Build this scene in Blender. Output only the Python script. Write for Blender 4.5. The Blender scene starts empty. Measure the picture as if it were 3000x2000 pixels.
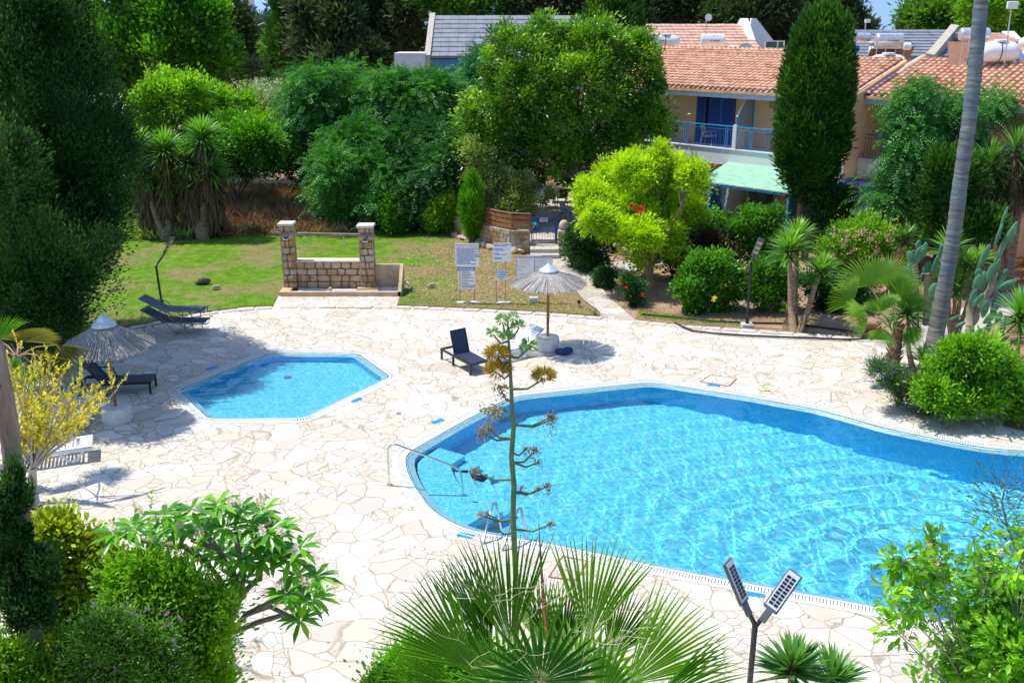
import bpy, math, random
import numpy as np
from mathutils import Vector, Matrix, noise
from mathutils.geometry import tessellate_polygon
R=math.radians
S=bpy.context.scene
COL=S.collection
# ---------------- camera ----------------
H=9.0; PITCH=R(18.7); F=2750.0
cd=bpy.data.cameras.new('camera'); cam=bpy.data.objects.new('camera',cd); COL.objects.link(cam)
cd.sensor_width=36; cd.lens=36*F/3000; cd.clip_start=.1; cd.clip_end=3000
cam.location=(0,0,H); cam.rotation_euler=(R(90)-PITCH,0,0); S.camera=cam
# ---------------- sky and sun ----------------
SUN=Vector((-.87,.22,1.95)).normalized()
w=bpy.data.worlds.new('World'); S.world=w; w.use_nodes=True
nt=w.node_tree; sky=nt.nodes.new('ShaderNodeTexSky'); sky.sky_type='NISHITA'; sky.sun_disc=False
sky.sun_elevation=math.asin(SUN.z); sky.sun_rotation=math.atan2(SUN.x,SUN.y); sky.air_density=1.0; sky.dust_density=.3; sky.ozone_density=2.5
tc=nt.nodes.new('ShaderNodeTexCoord'); va=nt.nodes.new('ShaderNodeVectorMath'); va.operation='ADD'; va.inputs[1].default_value=(0,0,.30)
nt.links.new(tc.outputs['Generated'],va.inputs[0]); vn=nt.nodes.new('ShaderNodeVectorMath'); vn.operation='NORMALIZE'; nt.links.new(va.outputs[0],vn.inputs[0]); nt.links.new(vn.outputs[0],sky.inputs[0])
nt.links.new(sky.outputs[0],nt.nodes['Background'].inputs[0]); nt.nodes['Background'].inputs[1].default_value=.15
sd=bpy.data.lights.new('sun','SUN'); sun=bpy.data.objects.new('sun',sd); COL.objects.link(sun)
sd.energy=3.3; sd.angle=R(.5); sd.color=(1,.955,.88); sun.rotation_euler=SUN.to_track_quat('Z','Y').to_euler(); sun.location=(-30,10,60)
S.view_settings.view_transform='Standard'; S.view_settings.look='None'; S.view_settings.exposure=.58; S.view_settings.gamma=1
S.cycles.use_denoising=True
S.cycles.max_bounces=8; S.cycles.transparent_max_bounces=12; S.cycles.diffuse_bounces=4; S.cycles.glossy_bounces=3; S.cycles.transmission_bounces=5
S.cycles.sample_clamp_indirect=6; S.cycles.caustics_reflective=False; S.cycles.caustics_refractive=True
# ---------------- pixel to place ----------------
CAM=Vector((0,0,H))
def ray(px,py):
    x=(px-1500)/F; y=-(py-1000)/F
    return Vector((x, math.cos(PITCH)+y*math.sin(PITCH), -math.sin(PITCH)+y*math.cos(PITCH)))
def G(px,py,z=0.0):
    d=ray(px,py); return CAM+d*((z-H)/d.z)
def P(px,py,Y):
    d=ray(px,py); return CAM+d*(Y/d.y)
def GXY(pts,z=0): return [tuple(G(*q,z).xy) for q in pts]
# ---------------- tagging ----------------
def tag(o,label=None,cat=None,group=None,kind=None):
    if label: o['label']=label
    if cat: o['category']=cat
    if group: o['group']=group
    if kind: o['kind']=kind
    return o
def T(name,label,cat,loc=(0,0,0),rz=0,group=None):
    o=bpy.data.objects.new(name,None); COL.objects.link(o); o.location=loc; o.rotation_euler=(0,0,rz); o.empty_display_size=.2
    return tag(o,label,cat,group)
def kids(o): return [c for c in bpy.data.objects if c.parent==o]
def dup(o,loc=None,rz=None,label=None,sc=None,parent=None):
    c=o.copy(); COL.objects.link(c); c.parent=parent
    if loc is not None: c.location=loc
    if rz is not None: c.rotation_euler=(0,0,rz)
    if label: c['label']=label
    if sc: c.scale=(sc,sc,sc) if not hasattr(sc,'__len__') else sc
    for k in kids(o): dup(k,parent=c)
    return c
# ---------------- mesh builder ----------------
class MB:
    def __init__(s): s.v=[]; s.f=[]; s.m=[]; s.mi=0; s.M=None
    def add(s,vs,fs):
        b=len(s.v)
        for q in vs:
            q=Vector(q)
            if s.M is not None: q=s.M@q
            s.v.append(tuple(q))
        for f in fs: s.f.append([b+i for i in f]); s.m.append(s.mi)
        return s
    def box(s,c,d,rot=None,taper=1):
        x,y,z=[a/2 for a in d]; c=Vector(c)
        vs=[Vector((i*x*(taper if k>0 else 1),j*y*(taper if k>0 else 1),k*z)) for k in (-1,1) for j in (-1,1) for i in (-1,1)]
        if rot is not None: vs=[rot@q for q in vs]
        return s.add([c+q for q in vs],[(0,2,3,1),(4,5,7,6),(0,1,5,4),(1,3,7,5),(3,2,6,7),(2,0,4,6)])
    def span(s,a,b,w,h,up=(0,0,1)):
        a=Vector(a); b=Vector(b); d=b-a; L=d.length; d.normalize(); up=Vector(up)
        sd=d.cross(up); 
        if sd.length<1e-4: sd=d.cross(Vector((0,1,0)))
        sd.normalize(); u=sd.cross(d)
        vs=[p+sd*(i*w/2)+u*(k*h/2) for p in (a,b) for k in (-1,1) for i in (-1,1)]
        return s.add(vs,[(0,1,3,2),(4,6,7,5),(0,4,5,1),(2,3,7,6),(0,2,6,4),(1,5,7,3)])
    def prism(s,poly,z0,z1):
        n=len(poly); vs=[(x,y,z0) for x,y in poly]+[(x,y,z1) for x,y in poly]
        s.add(vs,[(i,(i+1)%n,n+(i+1)%n,n+i) for i in range(n)])
        b=len(s.v)-2*n
        for t in tessellate_polygon([[Vector((x,y,0)) for x,y in poly]]):
            s.f.append([b+n+i for i in t]); s.m.append(s.mi); s.f.append([b+i for i in reversed(t)]); s.m.append(s.mi)
        return s
    def tube(s,pts,r,n=8,cap=True,flat=1):
        pts=[Vector(q) for q in pts]; N=len(pts)
        if not hasattr(r,'__len__'): r=[r]*N
        d0=(pts[1]-pts[0]).normalized(); up=Vector((0,0,1)) if abs(d0.z)<.9 else Vector((1,0,0))
        vs=[]; side=d0.cross(up).normalized()
        for i in range(N):
            d=(pts[min(i+1,N-1)]-pts[max(i-1,0)]).normalized()
            side=(side-d*side.dot(d)).normalized(); u=side.cross(d)
            for k in range(n):
                a=2*math.pi*k/n; vs.append(pts[i]+(side*math.cos(a)+u*(math.sin(a)*flat))*r[i])
        fs=[(i*n+k,i*n+(k+1)%n,(i+1)*n+(k+1)%n,(i+1)*n+k) for i in range(N-1) for k in range(n)]
        if cap: fs+= [tuple(range(n)), tuple((N-1)*n+k for k in reversed(range(n)))]
        return s.add(vs,fs)
    def lathe(s,prof,n=24,c=(0,0,0)):
        vs=[]; c=Vector(c)
        for r,z in prof:
            for k in range(n): a=2*math.pi*k/n; vs.append(c+Vector((r*math.cos(a),r*math.sin(a),z)))
        N=len(prof)
        fs=[(i*n+k,i*n+(k+1)%n,(i+1)*n+(k+1)%n,(i+1)*n+k) for i in range(N-1) for k in range(n)]
        fs+=[tuple(reversed(range(n))),tuple((N-1)*n+k for k in range(n))]
        return s.add(vs,fs)
    def ball(s,c,r,n=10,m=7,rot=None):
        c=Vector(c); r=(r,r,r) if not hasattr(r,'__len__') else r
        vs=[]
        for i in range(1,m):
            t=math.pi*i/m
            for k in range(n): a=2*math.pi*k/n; vs.append(Vector((r[0]*math.sin(t)*math.cos(a),r[1]*math.sin(t)*math.sin(a),r[2]*math.cos(t))))
        vs+= [Vector((0,0,r[2])),Vector((0,0,-r[2]))]
        if rot is not None: vs=[rot@q for q in vs]
        fs=[(i*n+k,(i+1)*n+k,(i+1)*n+(k+1)%n,i*n+(k+1)%n) for i in range(m-2) for k in range(n)]
        t=(m-1)*n
        fs+=[(t,k,(k+1)%n) for k in range(n)]+[(t+1,(m-2)*n+(k+1)%n,(m-2)*n+k) for k in range(n)]
        return s.add([c+q for q in vs],fs)
    def quad(s,a,b,c,d): return s.add([a,b,c,d],[(0,1,2,3)])
    def build(s,name,mats,parent=None,smooth=False,jit=0):
        me=bpy.data.meshes.new(name)
        v=s.v
        if jit: v=[tuple(Vector(q)+noise.noise_vector(Vector(q)*3.1)*jit) for q in v]
        me.from_pydata(v,[],s.f); 
        if not isinstance(mats,(list,tuple)): mats=[mats]
        for m in mats: me.materials.append(m)
        me.polygons.foreach_set('material_index',s.m)
        if smooth: me.polygons.foreach_set('use_smooth',[True]*len(s.f))
        me.update(); o=bpy.data.objects.new(name,me); COL.objects.link(o); o.parent=parent
        return o
def bevel(o,w=.01,seg=2):
    m=o.modifiers.new('b','BEVEL'); m.width=w; m.segments=seg; m.limit_method='ANGLE'; return o
# ---------------- polygons ----------------
def fillet(poly,r,n=6):
    out=[]; N=len(poly)
    for i in range(N):
        a,b,c=Vector(poly[i-1]),Vector(poly[i]),Vector(poly[(i+1)%N])
        d1=a-b; d2=c-b; t=min(r,d1.length*.48,d2.length*.48)
        p=b+d1.normalized()*t; q=b+d2.normalized()*t
        for k in range(n+1):
            s_=k/n; out.append(tuple(p*(1-s_)**2+b*2*s_*(1-s_)+q*s_**2))
    return out
def resample(poly,step,closed=True):
    P_=[Vector(q) for q in poly]; 
    if closed: P_=P_+[P_[0]]
    L=[0]
    for a,b in zip(P_,P_[1:]): L.append(L[-1]+(b-a).length)
    n=max(2,int(L[-1]/step)); out=[]; j=0
    for i in range(n if closed else n+1):
        t=L[-1]*i/n
        while j<len(L)-2 and L[j+1]<t: j+=1
        s_=(t-L[j])/max(L[j+1]-L[j],1e-9); out.append(tuple(P_[j].lerp(P_[j+1],s_)))
    return out
def area(p): return sum(p[i-1][0]*p[i][1]-p[i][0]*p[i-1][1] for i in range(len(p)))/2
def offset(poly,d):
    sgn=1 if area(poly)>0 else -1; out=[]; N=len(poly)
    for i in range(N):
        a,b,c=Vector(poly[i-1]),Vector(poly[i]),Vector(poly[(i+1)%N])
        t=((b-a).normalized()+(c-b).normalized()).normalized(); nn=Vector((t.y,-t.x))*sgn
        out.append(tuple(b+nn*d))
    return out
def sheet(name,poly,z,mat,holes=(),parent=None):
    loops=[[Vector((x,y,0)) for x,y in poly]]+[[Vector((x,y,0)) for x,y in h] for h in holes]
    tr=tessellate_polygon(loops); vs=[(q.x,q.y,z) for l in loops for q in l]
    mb=MB(); mb.v=vs
    for t in tr:
        a,b,c=[Vector(vs[i]) for i in t]
        if (b-a).cross(c-a).z<0: t=(t[0],t[2],t[1])
        mb.f.append(list(t)); mb.m.append(0)
    return mb.build(name,mat,parent)
def ring(mb,a,b,za,zb):
    n=len(a); mb.add([(x,y,za) for x,y in a]+[(x,y,zb) for x,y in b],[(i,(i+1)%n,n+(i+1)%n,n+i) for i in range(n)])
# ---------------- materials ----------------
class NT:
    def __init__(s,name):
        s.m=bpy.data.materials.new(name); s.m.use_nodes=True; s.t=s.m.node_tree; s.n=s.t.nodes; s.b=s.n['Principled BSDF']
        s._co=None
    def new(s,typ,**kw):
        nd=s.n.new(typ)
        for k,v in kw.items(): setattr(nd,k,v)
        return nd
    def put(s,sock,v):
        if hasattr(v,'is_output') or isinstance(v,bpy.types.NodeSocket): s.t.links.new(v,sock)
        else:
            if hasattr(v,'__len__') and len(v)==3 and sock.type=='RGBA': v=(*v,1)
            sock.default_value=v
    def co(s,scale=1,kind='Object',off=(0,0,0)):
        if s._co is None: s._co=s.new('ShaderNodeTexCoord')
        mp=s.new('ShaderNodeMapping'); s.put(mp.inputs[0],s._co.outputs[kind])
        sc=scale if hasattr(scale,'__len__') else (scale,)*3
        mp.inputs['Scale'].default_value=sc; mp.inputs['Location'].default_value=off
        return mp.outputs[0]
    def noise(s,scale=1,detail=4,rough=.55,vec=None,dist=0,out=0):
        nd=s.new('ShaderNodeTexNoise'); s.put(nd.inputs['Vector'],vec if vec is not None else s.co()); nd.inputs['Scale'].default_value=scale
        nd.inputs['Detail'].default_value=detail; nd.inputs['Roughness'].default_value=rough; nd.inputs['Distortion'].default_value=dist
        return nd.outputs[out]
    def vor(s,scale,feature='F1',vec=None,rnd=1,out=0):
        nd=s.new('ShaderNodeTexVoronoi'); nd.feature=feature; s.put(nd.inputs['Vector'],vec if vec is not None else s.co()); nd.inputs['Scale'].default_value=scale
        nd.inputs['Randomness'].default_value=rnd
        return nd.outputs[out]
    def math(s,op,a,b=0.0,c=None,clamp=False):
        nd=s.new('ShaderNodeMath',operation=op,use_clamp=clamp); s.put(nd.inputs[0],a); s.put(nd.inputs[1],b)
        if c is not None: s.put(nd.inputs[2],c)
        return nd.outputs[0]
    def step(s,x,a,b): 
        nd=s.new('ShaderNodeMapRange',clamp=True); s.put(nd.inputs[0],x); nd.inputs[1].default_value=a; nd.inputs[2].default_value=b; return nd.outputs[0]
    def mix(s,f,a,b,bt='MIX'):
        nd=s.new('ShaderNodeMix',data_type='RGBA',blend_type=bt); s.put(nd.inputs[0],f); s.put(nd.inputs[6],a); s.put(nd.inputs[7],b); return nd.outputs[2]
    def ramp(s,x,stops,interp='LINEAR'):
        nd=s.new('ShaderNodeValToRGB'); nd.color_ramp.interpolation=interp; e=nd.color_ramp.elements
        while len(e)<len(stops): e.new(.5)
        for el,(p,c) in zip(e,stops): el.position=p; el.color=(*c,1)
        s.put(nd.inputs[0],x); return nd.outputs[0]
    def bump(s,h,strength=.3,dist=.02):
        nd=s.new('ShaderNodeBump'); s.put(nd.inputs['Height'],h); nd.inputs['Strength'].default_value=strength; nd.inputs['Distance'].default_value=dist
        s.put(s.b.inputs['Normal'],nd.outputs[0]); return nd.outputs[0]
    def done(s,col=None,rough=None,metal=None,spec=None):
        if col is not None: s.put(s.b.inputs['Base Color'],col)
        if rough is not None: s.put(s.b.inputs['Roughness'],rough)
        if metal is not None: s.put(s.b.inputs['Metallic'],metal)
        if spec is not None: s.put(s.b.inputs['Specular IOR Level'],spec)
        return s.m
MATS={}
def plain(name,c,rough=.6,metal=0,var=.12,scale=6,bmp=.15,spec=.5):
    if name in MATS: return MATS[name]
    t=NT(name); n1=t.noise(scale,5); k=t.step(n1,.3,.7)
    col=t.mix(k,tuple(a*(1-var) for a in c),tuple(min(1,a*(1+var)) for a in c))
    if bmp: t.bump(t.noise(scale*6,4),bmp,.01)
    MATS[name]=t.done(col,rough,metal,spec); return MATS[name]
def flag_mat(name,base=(.635,.595,.53),scale=1.9,mortar=(.36,.295,.22),edge=.017,grimy=.35):
    t=NT(name); co=t.co(); nd=t.new('ShaderNodeTexNoise'); nd.inputs['Scale'].default_value=1.1; nd.inputs['Detail'].default_value=2; t.put(nd.inputs['Vector'],co)
    va=t.new('ShaderNodeVectorMath',operation='MULTIPLY_ADD'); t.put(va.inputs[0],nd.outputs['Color']); va.inputs[1].default_value=(.55,.55,0); t.put(va.inputs[2],co)
    v=va.outputs[0]
    mp=t.new('ShaderNodeMapping'); t.put(mp.inputs[0],v); mp.inputs['Scale'].default_value=(1,1.12,0); mp.inputs['Rotation'].default_value=(0,0,.4); v=mp.outputs[0]
    e1=t.vor(scale,'DISTANCE_TO_EDGE',v); c1=t.vor(scale,'F1',v,out=1)
    e2=t.vor(scale*2.1,'DISTANCE_TO_EDGE',v); c2=t.vor(scale*2.1,'F1',v,out=1)
    sep=t.new('ShaderNodeSeparateColor'); t.put(sep.inputs[0],c1); sep2=t.new('ShaderNodeSeparateColor'); t.put(sep2.inputs[0],c2)
    small=t.math('GREATER_THAN',sep.outputs[0],.62)
    e2b=t.math('ADD',t.math('DIVIDE',e2,2.1),t.math('MULTIPLY',t.math('SUBTRACT',1,small),9))
    jag=t.math('MULTIPLY',t.math('SUBTRACT',t.noise(14,3),.5),.02)
    e=t.math('ADD',t.math('MINIMUM',e1,e2b),jag)
    rnd=t.math('ADD',t.math('MULTIPLY',sep.outputs[1],t.math('SUBTRACT',1,small)),t.math('MULTIPLY',sep2.outputs[1],small))
    stone=t.ramp(rnd,[(0,tuple(a*.86 for a in base)),(.2,(base[0]*1.0,base[1]*.92,base[2]*.83)),(.45,base),(.75,(base[0]*1.12,base[1]*1.13,base[2]*1.15)),(1,(base[0]*1.25,base[1]*1.27,base[2]*1.30))])
    blot=t.step(t.noise(2.6,8,.65,dist=.6),.42,.72)
    stone=t.mix(t.math('MULTIPLY',blot,.38),stone,(base[0]*.82,base[1]*.74,base[2]*.60))
    big=t.step(t.noise(.28,4,.6,out=0),.54,.70)
    stone=t.mix(t.math('MULTIPLY',big,grimy),stone,(base[0]*.74,base[1]*.62,base[2]*.50))
    fine=t.noise(38,4,.7); stone=t.mix(.22,stone,t.ramp(fine,[(.3,(.25,.22,.18)),(.6,(.85,.83,.8))]),'SOFT_LIGHT')
    spots=t.step(t.vor(9,'F1'),.02,.06); stone=t.mix(spots,(.3,.24,.17),stone)
    mask=t.step(e,edge*.7,edge*1.5)
    mo=t.mix(t.step(t.noise(5,3),.35,.65),mortar,tuple(a*1.45 for a in mortar))
    col=t.mix(mask,mo,stone)
    hgt=t.math('ADD',t.math('MULTIPLY',t.step(e,0,edge*1.8),1.0),t.math('MULTIPLY',t.noise(9,6,.6),.5))
    t.bump(hgt,.6,.012)
    return t.done(col,t.math('ADD',.62,t.math('MULTIPLY',fine,.25)),0,.3)
# ======================= GROUND, DECK, POOLS =======================
KID=fillet(GXY([(522,1143),(789,1034),(1046,1035),(1143,1104),(890,1224),(612,1226)],0),.22)
BIGP=GXY([(1189,1330),(1350,1238),(1500,1161),(1700,1140),(1905,1119),(2025,1137),(2200,1164),(2400,1200),(2600,1256),(2800,1297),(2900,1314),(3060,1324),(3300,1330)],0)+[(14.2,19.0),(14.6,15.5),(12.5,12.6),(10.0,11.7)]+GXY([(3120,1893),(2758,1815),(2557,1774),(2200,1709),(1958,1664),(1695,1608),(1543,1580),(1414,1560),(1345,1540),(1294,1512),(1258,1484),(1213,1420),(1192,1372)],0)
BIG=fillet(BIGP,.4)
if area(KID)<0: KID.reverse()
if area(BIG)<0: BIG.reverse()
GW=.30
KO=resample(offset(KID,GW),.25); BO=resample(offset(BIG,GW),.25)
m_flag=flag_mat('crazy_paving')
# one sheet for the land to the horizon, with the pool basins cut out
t=NT('dry_earth'); c=t.ramp(t.noise(1.3,8,.6),[(.3,(.20,.12,.07)),(.55,(.34,.22,.13)),(.75,(.45,.32,.20))]); c=t.mix(t.step(t.vor(7,'F1'),.05,.2),(.5,.40,.28),c); t.bump(t.noise(22,6,.7),.8,.03); m_earth=t.done(c,.95,0,.1)
gr=sheet('ground',[(-600,-80),(600,-80),(600,900),(-600,900)],-.035,m_earth,[offset(KO,.02),offset(BO,.02)]); tag(gr,kind='structure')
DECK=GXY([(196,990),(420,952),(571,921),(714,902),(800,899),(818,864),(1173,864),(1162,897),(1330,903),(1500,911),(1640,920),(1770,931),(1860,938),(2000,953),(2200,966),(2400,981),(2584,997),(2669,1004),(2760,1020)],0)+[(13.3,23.4),(12.2,21.3),(11.6,20.4),(12.4,19.6),(15.5,19.2),(19,19.5),(26,19.0),(26,-6),(-30,-6),(-30,24)]
dk=sheet('pool_deck',DECK,0,m_flag,[KO,BO]); tag(dk,kind='structure')
# mosaic tile materials
def mosaic(name,ca,cb,cc,sc=22):
    t=NT(name); co=t.co(sc); sn=t.new('ShaderNodeVectorMath',operation='FLOOR'); t.put(sn.inputs[0],co)
    wn=t.new('ShaderNodeTexWhiteNoise'); t.put(wn.inputs[0],sn.outputs[0])
    c=t.ramp(wn.outputs[0],[(0,ca),(.5,cb),(1,cc)]); 
    c=t.mix(t.math('MULTIPLY',t.step(t.noise(.5,3),.35,.7),.25),c,cb)
    return t.done(c,.35,0,.4)
m_floor=mosaic('pool_mosaic',(.06,.63,.95),(.12,.75,.98),(.30,.88,1.0))
m_wall=mosaic('pool_mosaic_shaded',(.03,.44,.88),(.06,.54,.95),(.12,.64,.98))  # same mosaic as the floor, with the wall's shade put into the colour
m_lip=mosaic('pool_lip_tiles',(.28,.68,.80),(.40,.78,.86),(.55,.86,.90),18)
m_grate=plain('grating_plastic',(.74,.74,.72),.5,var=.08); m_chan=plain('grating_channel',(.55,.53,.50),.9); m_rim=plain('coping_stone',(.62,.60,.56),.7)
def basin(name,poly,depth,floor_z):
    pr=resample(poly,.25); inn=offset(pr,-.17)
    mb=MB(); ring(mb,pr,inn,-.012,-.10); mb.build(name+'_lip',[m_lip]).__setitem__('kind','structure')
    mb=MB(); n=len(inn)
    fz=[floor_z(*q) for q in inn]
    mb.add([(x,y,-.10) for x,y in inn]+[(x,y,z) for (x,y),z in zip(inn,fz)],[(i,(i+1)%n,n+(i+1)%n,n+i) for i in range(n)]); mb.build(name+'_wall',[m_wall]).__setitem__('kind','structure')
    f=sheet(name+'_floor',inn,0,m_floor)
    for v in f.data.vertices: v.co.z=floor_z(v.co.x,v.co.y)
    f['kind']='structure'; f.data.update(); return f
f1=basin('small_pool',KID,.6,lambda x,y:-.55)
f2=basin('large_pool',BIG,1.2,lambda x,y:-1.05-.10*max(0,min(11,x-2)))
def grating(name,poly,label,g='pool overflow gratings'):
    a=resample(offset(poly,.02),.055); n=len(a)
    root=T(name,label,'grating',(0,0,0),0,g)
    mb=MB(); b=offset(a,GW-.06)
    ring(mb,a,b,-.03,-.03); mb.build('channel',[m_chan],root)
    mb=MB(); ring(mb,a,offset(a,.04),.006,.006); ring(mb,offset(a,.18),offset(a,.205),.006,.006); mb.build('rail',[m_grate],root)
    mb=MB(); o1=offset(a,.03); o2=offset(a,.185)
    for i in range(n):
        p,q=Vector(o1[i]),Vector(o2[i]); t_=Vector((-(q-p).y,(q-p).x)).normalized()*.020
        mb.quad((*(p-t_),.003),(*(q-t_),.003),(*(q+t_),.003),(*(p+t_),.003))
    tag(mb.build('slats',[m_grate],root))
    mb=MB(); c1=resample(offset(poly,.225),.25); c2=offset(c1,GW-.22)
    ring(mb,c1,c2,.012,.006); ring(mb,c1,offset(c1,-.004),.012,-.03); mb.build('coping',[m_rim],root)
    return root
grating('overflow_grating',KID,'white slatted overflow grating around the small six-sided pool')
grating('overflow_grating',BIG,'white slatted overflow grating around the large curved pool')
# water surface: real ripples in the mesh, glass-like
WMODE='A'
def water(name,poly,z,res,amp,rings=None):
    xs=[p[0] for p in poly]; ys=[p[1] for p in poly]
    x0,x1,y0,y1=min(xs),max(xs),min(ys),max(ys)
    nx=int((x1-x0)/res); ny=int((y1-y0)/res)
    X,Y=np.meshgrid(np.linspace(x0,x1,nx+1),np.linspace(y0,y1,ny+1))
    Z=np.zeros_like(X); rg=np.random.RandomState(5)
    for k in range(26):
        lam=.10*(1.14**k) if k<16 else rg.uniform(.2,.8); a=rg.uniform(0,2*math.pi) if k%3 else rg.normal(.3,.35)
        Z+= amp*lam*.0045*np.sin(2*math.pi/lam*(X*math.cos(a)+Y*math.sin(a))+rg.uniform(0,6.28)+.6*np.sin(X*.7+k)+.5*np.sin(Y*.9-k))
    if rings:
        Z*=.17+.36*np.exp(-((X-rings[0][0])**2+(Y-rings[0][1])**2)/36)
        for cx,cy,am,la,dec in rings:
            r=np.sqrt((X-cx)**2+(Y-cy)**2); Z+= am*np.exp(-r/dec)*np.sin(2*math.pi/la*r+.5*np.sin(np.arctan2(Y-cy,X-cx)*5+r))
    inside=np.zeros(X.shape,bool); px=np.array(xs); py=np.array(ys); j=len(xs)-1
    for i in range(len(xs)):
        c_=((py[i]>Y)!=(py[j]>Y))&(X<(px[j]-px[i])*(Y-py[i])/(py[j]-py[i]+1e-12)+px[i]); inside^=c_; j=i
    keep=inside.copy()
    idx=np.arange(X.size).reshape(X.shape)
    q=(keep[:-1,:-1]|keep[1:,:-1]|keep[:-1,1:]|keep[1:,1:])
    fa=np.stack([idx[:-1,:-1][q],idx[:-1,1:][q],idx[1:,1:][q],idx[1:,:-1][q]],1)
    used=np.unique(fa); remap=-np.ones(X.size,int); remap[used]=np.arange(len(used)); fa=remap[fa]
    V=np.stack([X.ravel()[used],Y.ravel()[used],z+Z.ravel()[used]],1)
    me=bpy.data.meshes.new(name); me.vertices.add(len(V)); me.vertices.foreach_set('co',V.ravel())
    me.loops.add(fa.size); me.loops.foreach_set('vertex_index',fa.ravel().astype(np.int32))
    me.polygons.add(len(fa)); me.polygons.foreach_set('loop_start',np.arange(0,fa.size,4,dtype=np.int32)); 
    me.polygons.foreach_set('use_smooth',np.ones(len(fa),bool)); me.update(calc_edges=True); me.validate()
    o=bpy.data.objects.new(name,me); COL.objects.link(o); o['kind']='structure'; return o
t=NT('pool_water'); t.n.remove(t.b); out=t.n['Material Output']
if WMODE=='A':
    g=t.new('ShaderNodeBsdfGlass'); g.inputs['IOR'].default_value=1.33; g.inputs['Roughness'].default_value=0; g.inputs['Color'].default_value=(1,1,1,1); t.put(out.inputs[0],g.outputs[0])
m_water=t.m
wk=water('small_pool_water',KID,-.022,.05,.35); wk.data.materials.append(m_water)
sw=G(2715,1640); 
wb=water('water',BIG,-.022,.032,1.0,[(sw.x,sw.y,.017,.72,4.2),(sw.x+1.2,sw.y-.4,.005,.45,2.6)]); wb.data.materials.append(m_water)
sd.cycles.is_caustics_light=True
for o in (wk,wb): o.cycles.is_caustics_caster=True
for o in bpy.data.objects:
    if 'pool' in o.name and o.type=='MESH' and 'water' not in o.name: o.cycles.is_caustics_receiver=True
# ======================= HOUSES =======================
m_peach=plain('peach_render',(.94,.60,.33),.9,var=.06,scale=1.5,bmp=.25); m_white=plain('white_render',(.78,.78,.78),.85,var=.05,scale=2)
m_fascia=plain('fascia_shade_blue',(.62,.68,.78),.6,var=.05); m_blue=plain('blue_shutter_paint',(.035,.12,.42),.5,var=.15); m_lblue=plain('light_blue_paint',(.06,.32,.60),.5,var=.12)  # fascia colour carries the bluish cast of shade on white
m_teal=plain('teal_blue_paint',(.03,.22,.36),.5,var=.12); m_dk=plain('shade_and_strap_black',(.01,.01,.015),.9,bmp=0)
t=NT('clay_tile'); oi=t.noise(2.2,3); w1=t.vor(3.6,'F1',out=1); sp=t.new('ShaderNodeSeparateColor'); t.put(sp.inputs[0],w1)
c=t.ramp(t.math('ADD',t.math('MULTIPLY',oi,.45),t.math('MULTIPLY',sp.outputs[0],.55)),[(.15,(.56,.27,.16)),(.4,(.72,.42,.27)),(.65,(.80,.52,.36)),(.9,(.84,.62,.46))]); c=t.mix(t.step(t.noise(9,5,.7),.55,.75),c,(.42,.27,.18)); m_tile=t.done(c,.8,0,.2)
def barrel_roof(parent,u0,u1,n0,n1,z0,z1,name='roof',pit=.27,row=.38,seed=1):
    root=MB(); rg=random.Random(seed); L=math.hypot(n1-n0,z1-z0); dn=(n1-n0)/L; dz=(z1-z0)/L; up=Vector((0,-dz,dn)); dr=Vector((0,dn,dz))
    root.add([(u0,n0,z0-.02),(u1,n0,z0-.02),(u1,n1,z1-.02),(u0,n1,z1-.02),(u0,n0,z0-.14),(u1,n0,z0-.14),(u1,n1,z1-.14),(u0,n1,z1-.14)],[(0,1,2,3),(0,4,5,1),(1,5,6,2),(2,6,7,3),(3,7,4,0),(4,7,6,5)])
    nu=int((u1-u0)/pit); nr=int(L/row)+1
    for i in range(nu):
        for j in range(nr):
            s0=j*row; s1=min(L,s0+row+.05); cx=u0+(i+.5)*pit+rg.uniform(-.012,.012); r0=pit*.40; r1=pit*.31; vs=[]
            for s_,r,h in ((s0,r0,.055+rg.uniform(0,.012)),(s1,r1,.012)):
                for k in range(6):
                    a=math.pi*k/5; vs.append(Vector((cx-r*math.cos(a),n0,z0))+dr*s_+up*(r*math.sin(a)*.95+h))
            root.add(vs,[(k,k+6,k+7,k+1) for k in range(5)]+[(0,1,2,3,4,5)])
    return root.build(name,m_tile,parent)
def shutter(parent,u0,z0,w_,h,nn,leaves_=2,gap=None,mat=None,face=-1):
    mb=MB(); lw=w_/leaves_
    for i in range(leaves_):
        a=u0+i*lw; 
        for x in (a+.035,a+lw-.035): mb.box((x,nn-.03,z0+h/2),(.07,.05,h))
        for zz in (z0+.05,z0+h*.42,z0+h-.05): mb.box((a+lw/2,nn-.03,zz),(lw-.14,.05,.1))
        k=int(h/.085)
        for j in range(k): mb.box((a+lw/2,nn-.03,z0+.08+j*(h-.16)/k),(lw-.14,.012,.075),Matrix.Rotation(R(-32),3,'X'))
        mb.box((a+lw/2,nn-.008,z0+h/2),(lw-.14,.006,h))
    return mb.build('shutter',mat or m_blue,parent)
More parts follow.
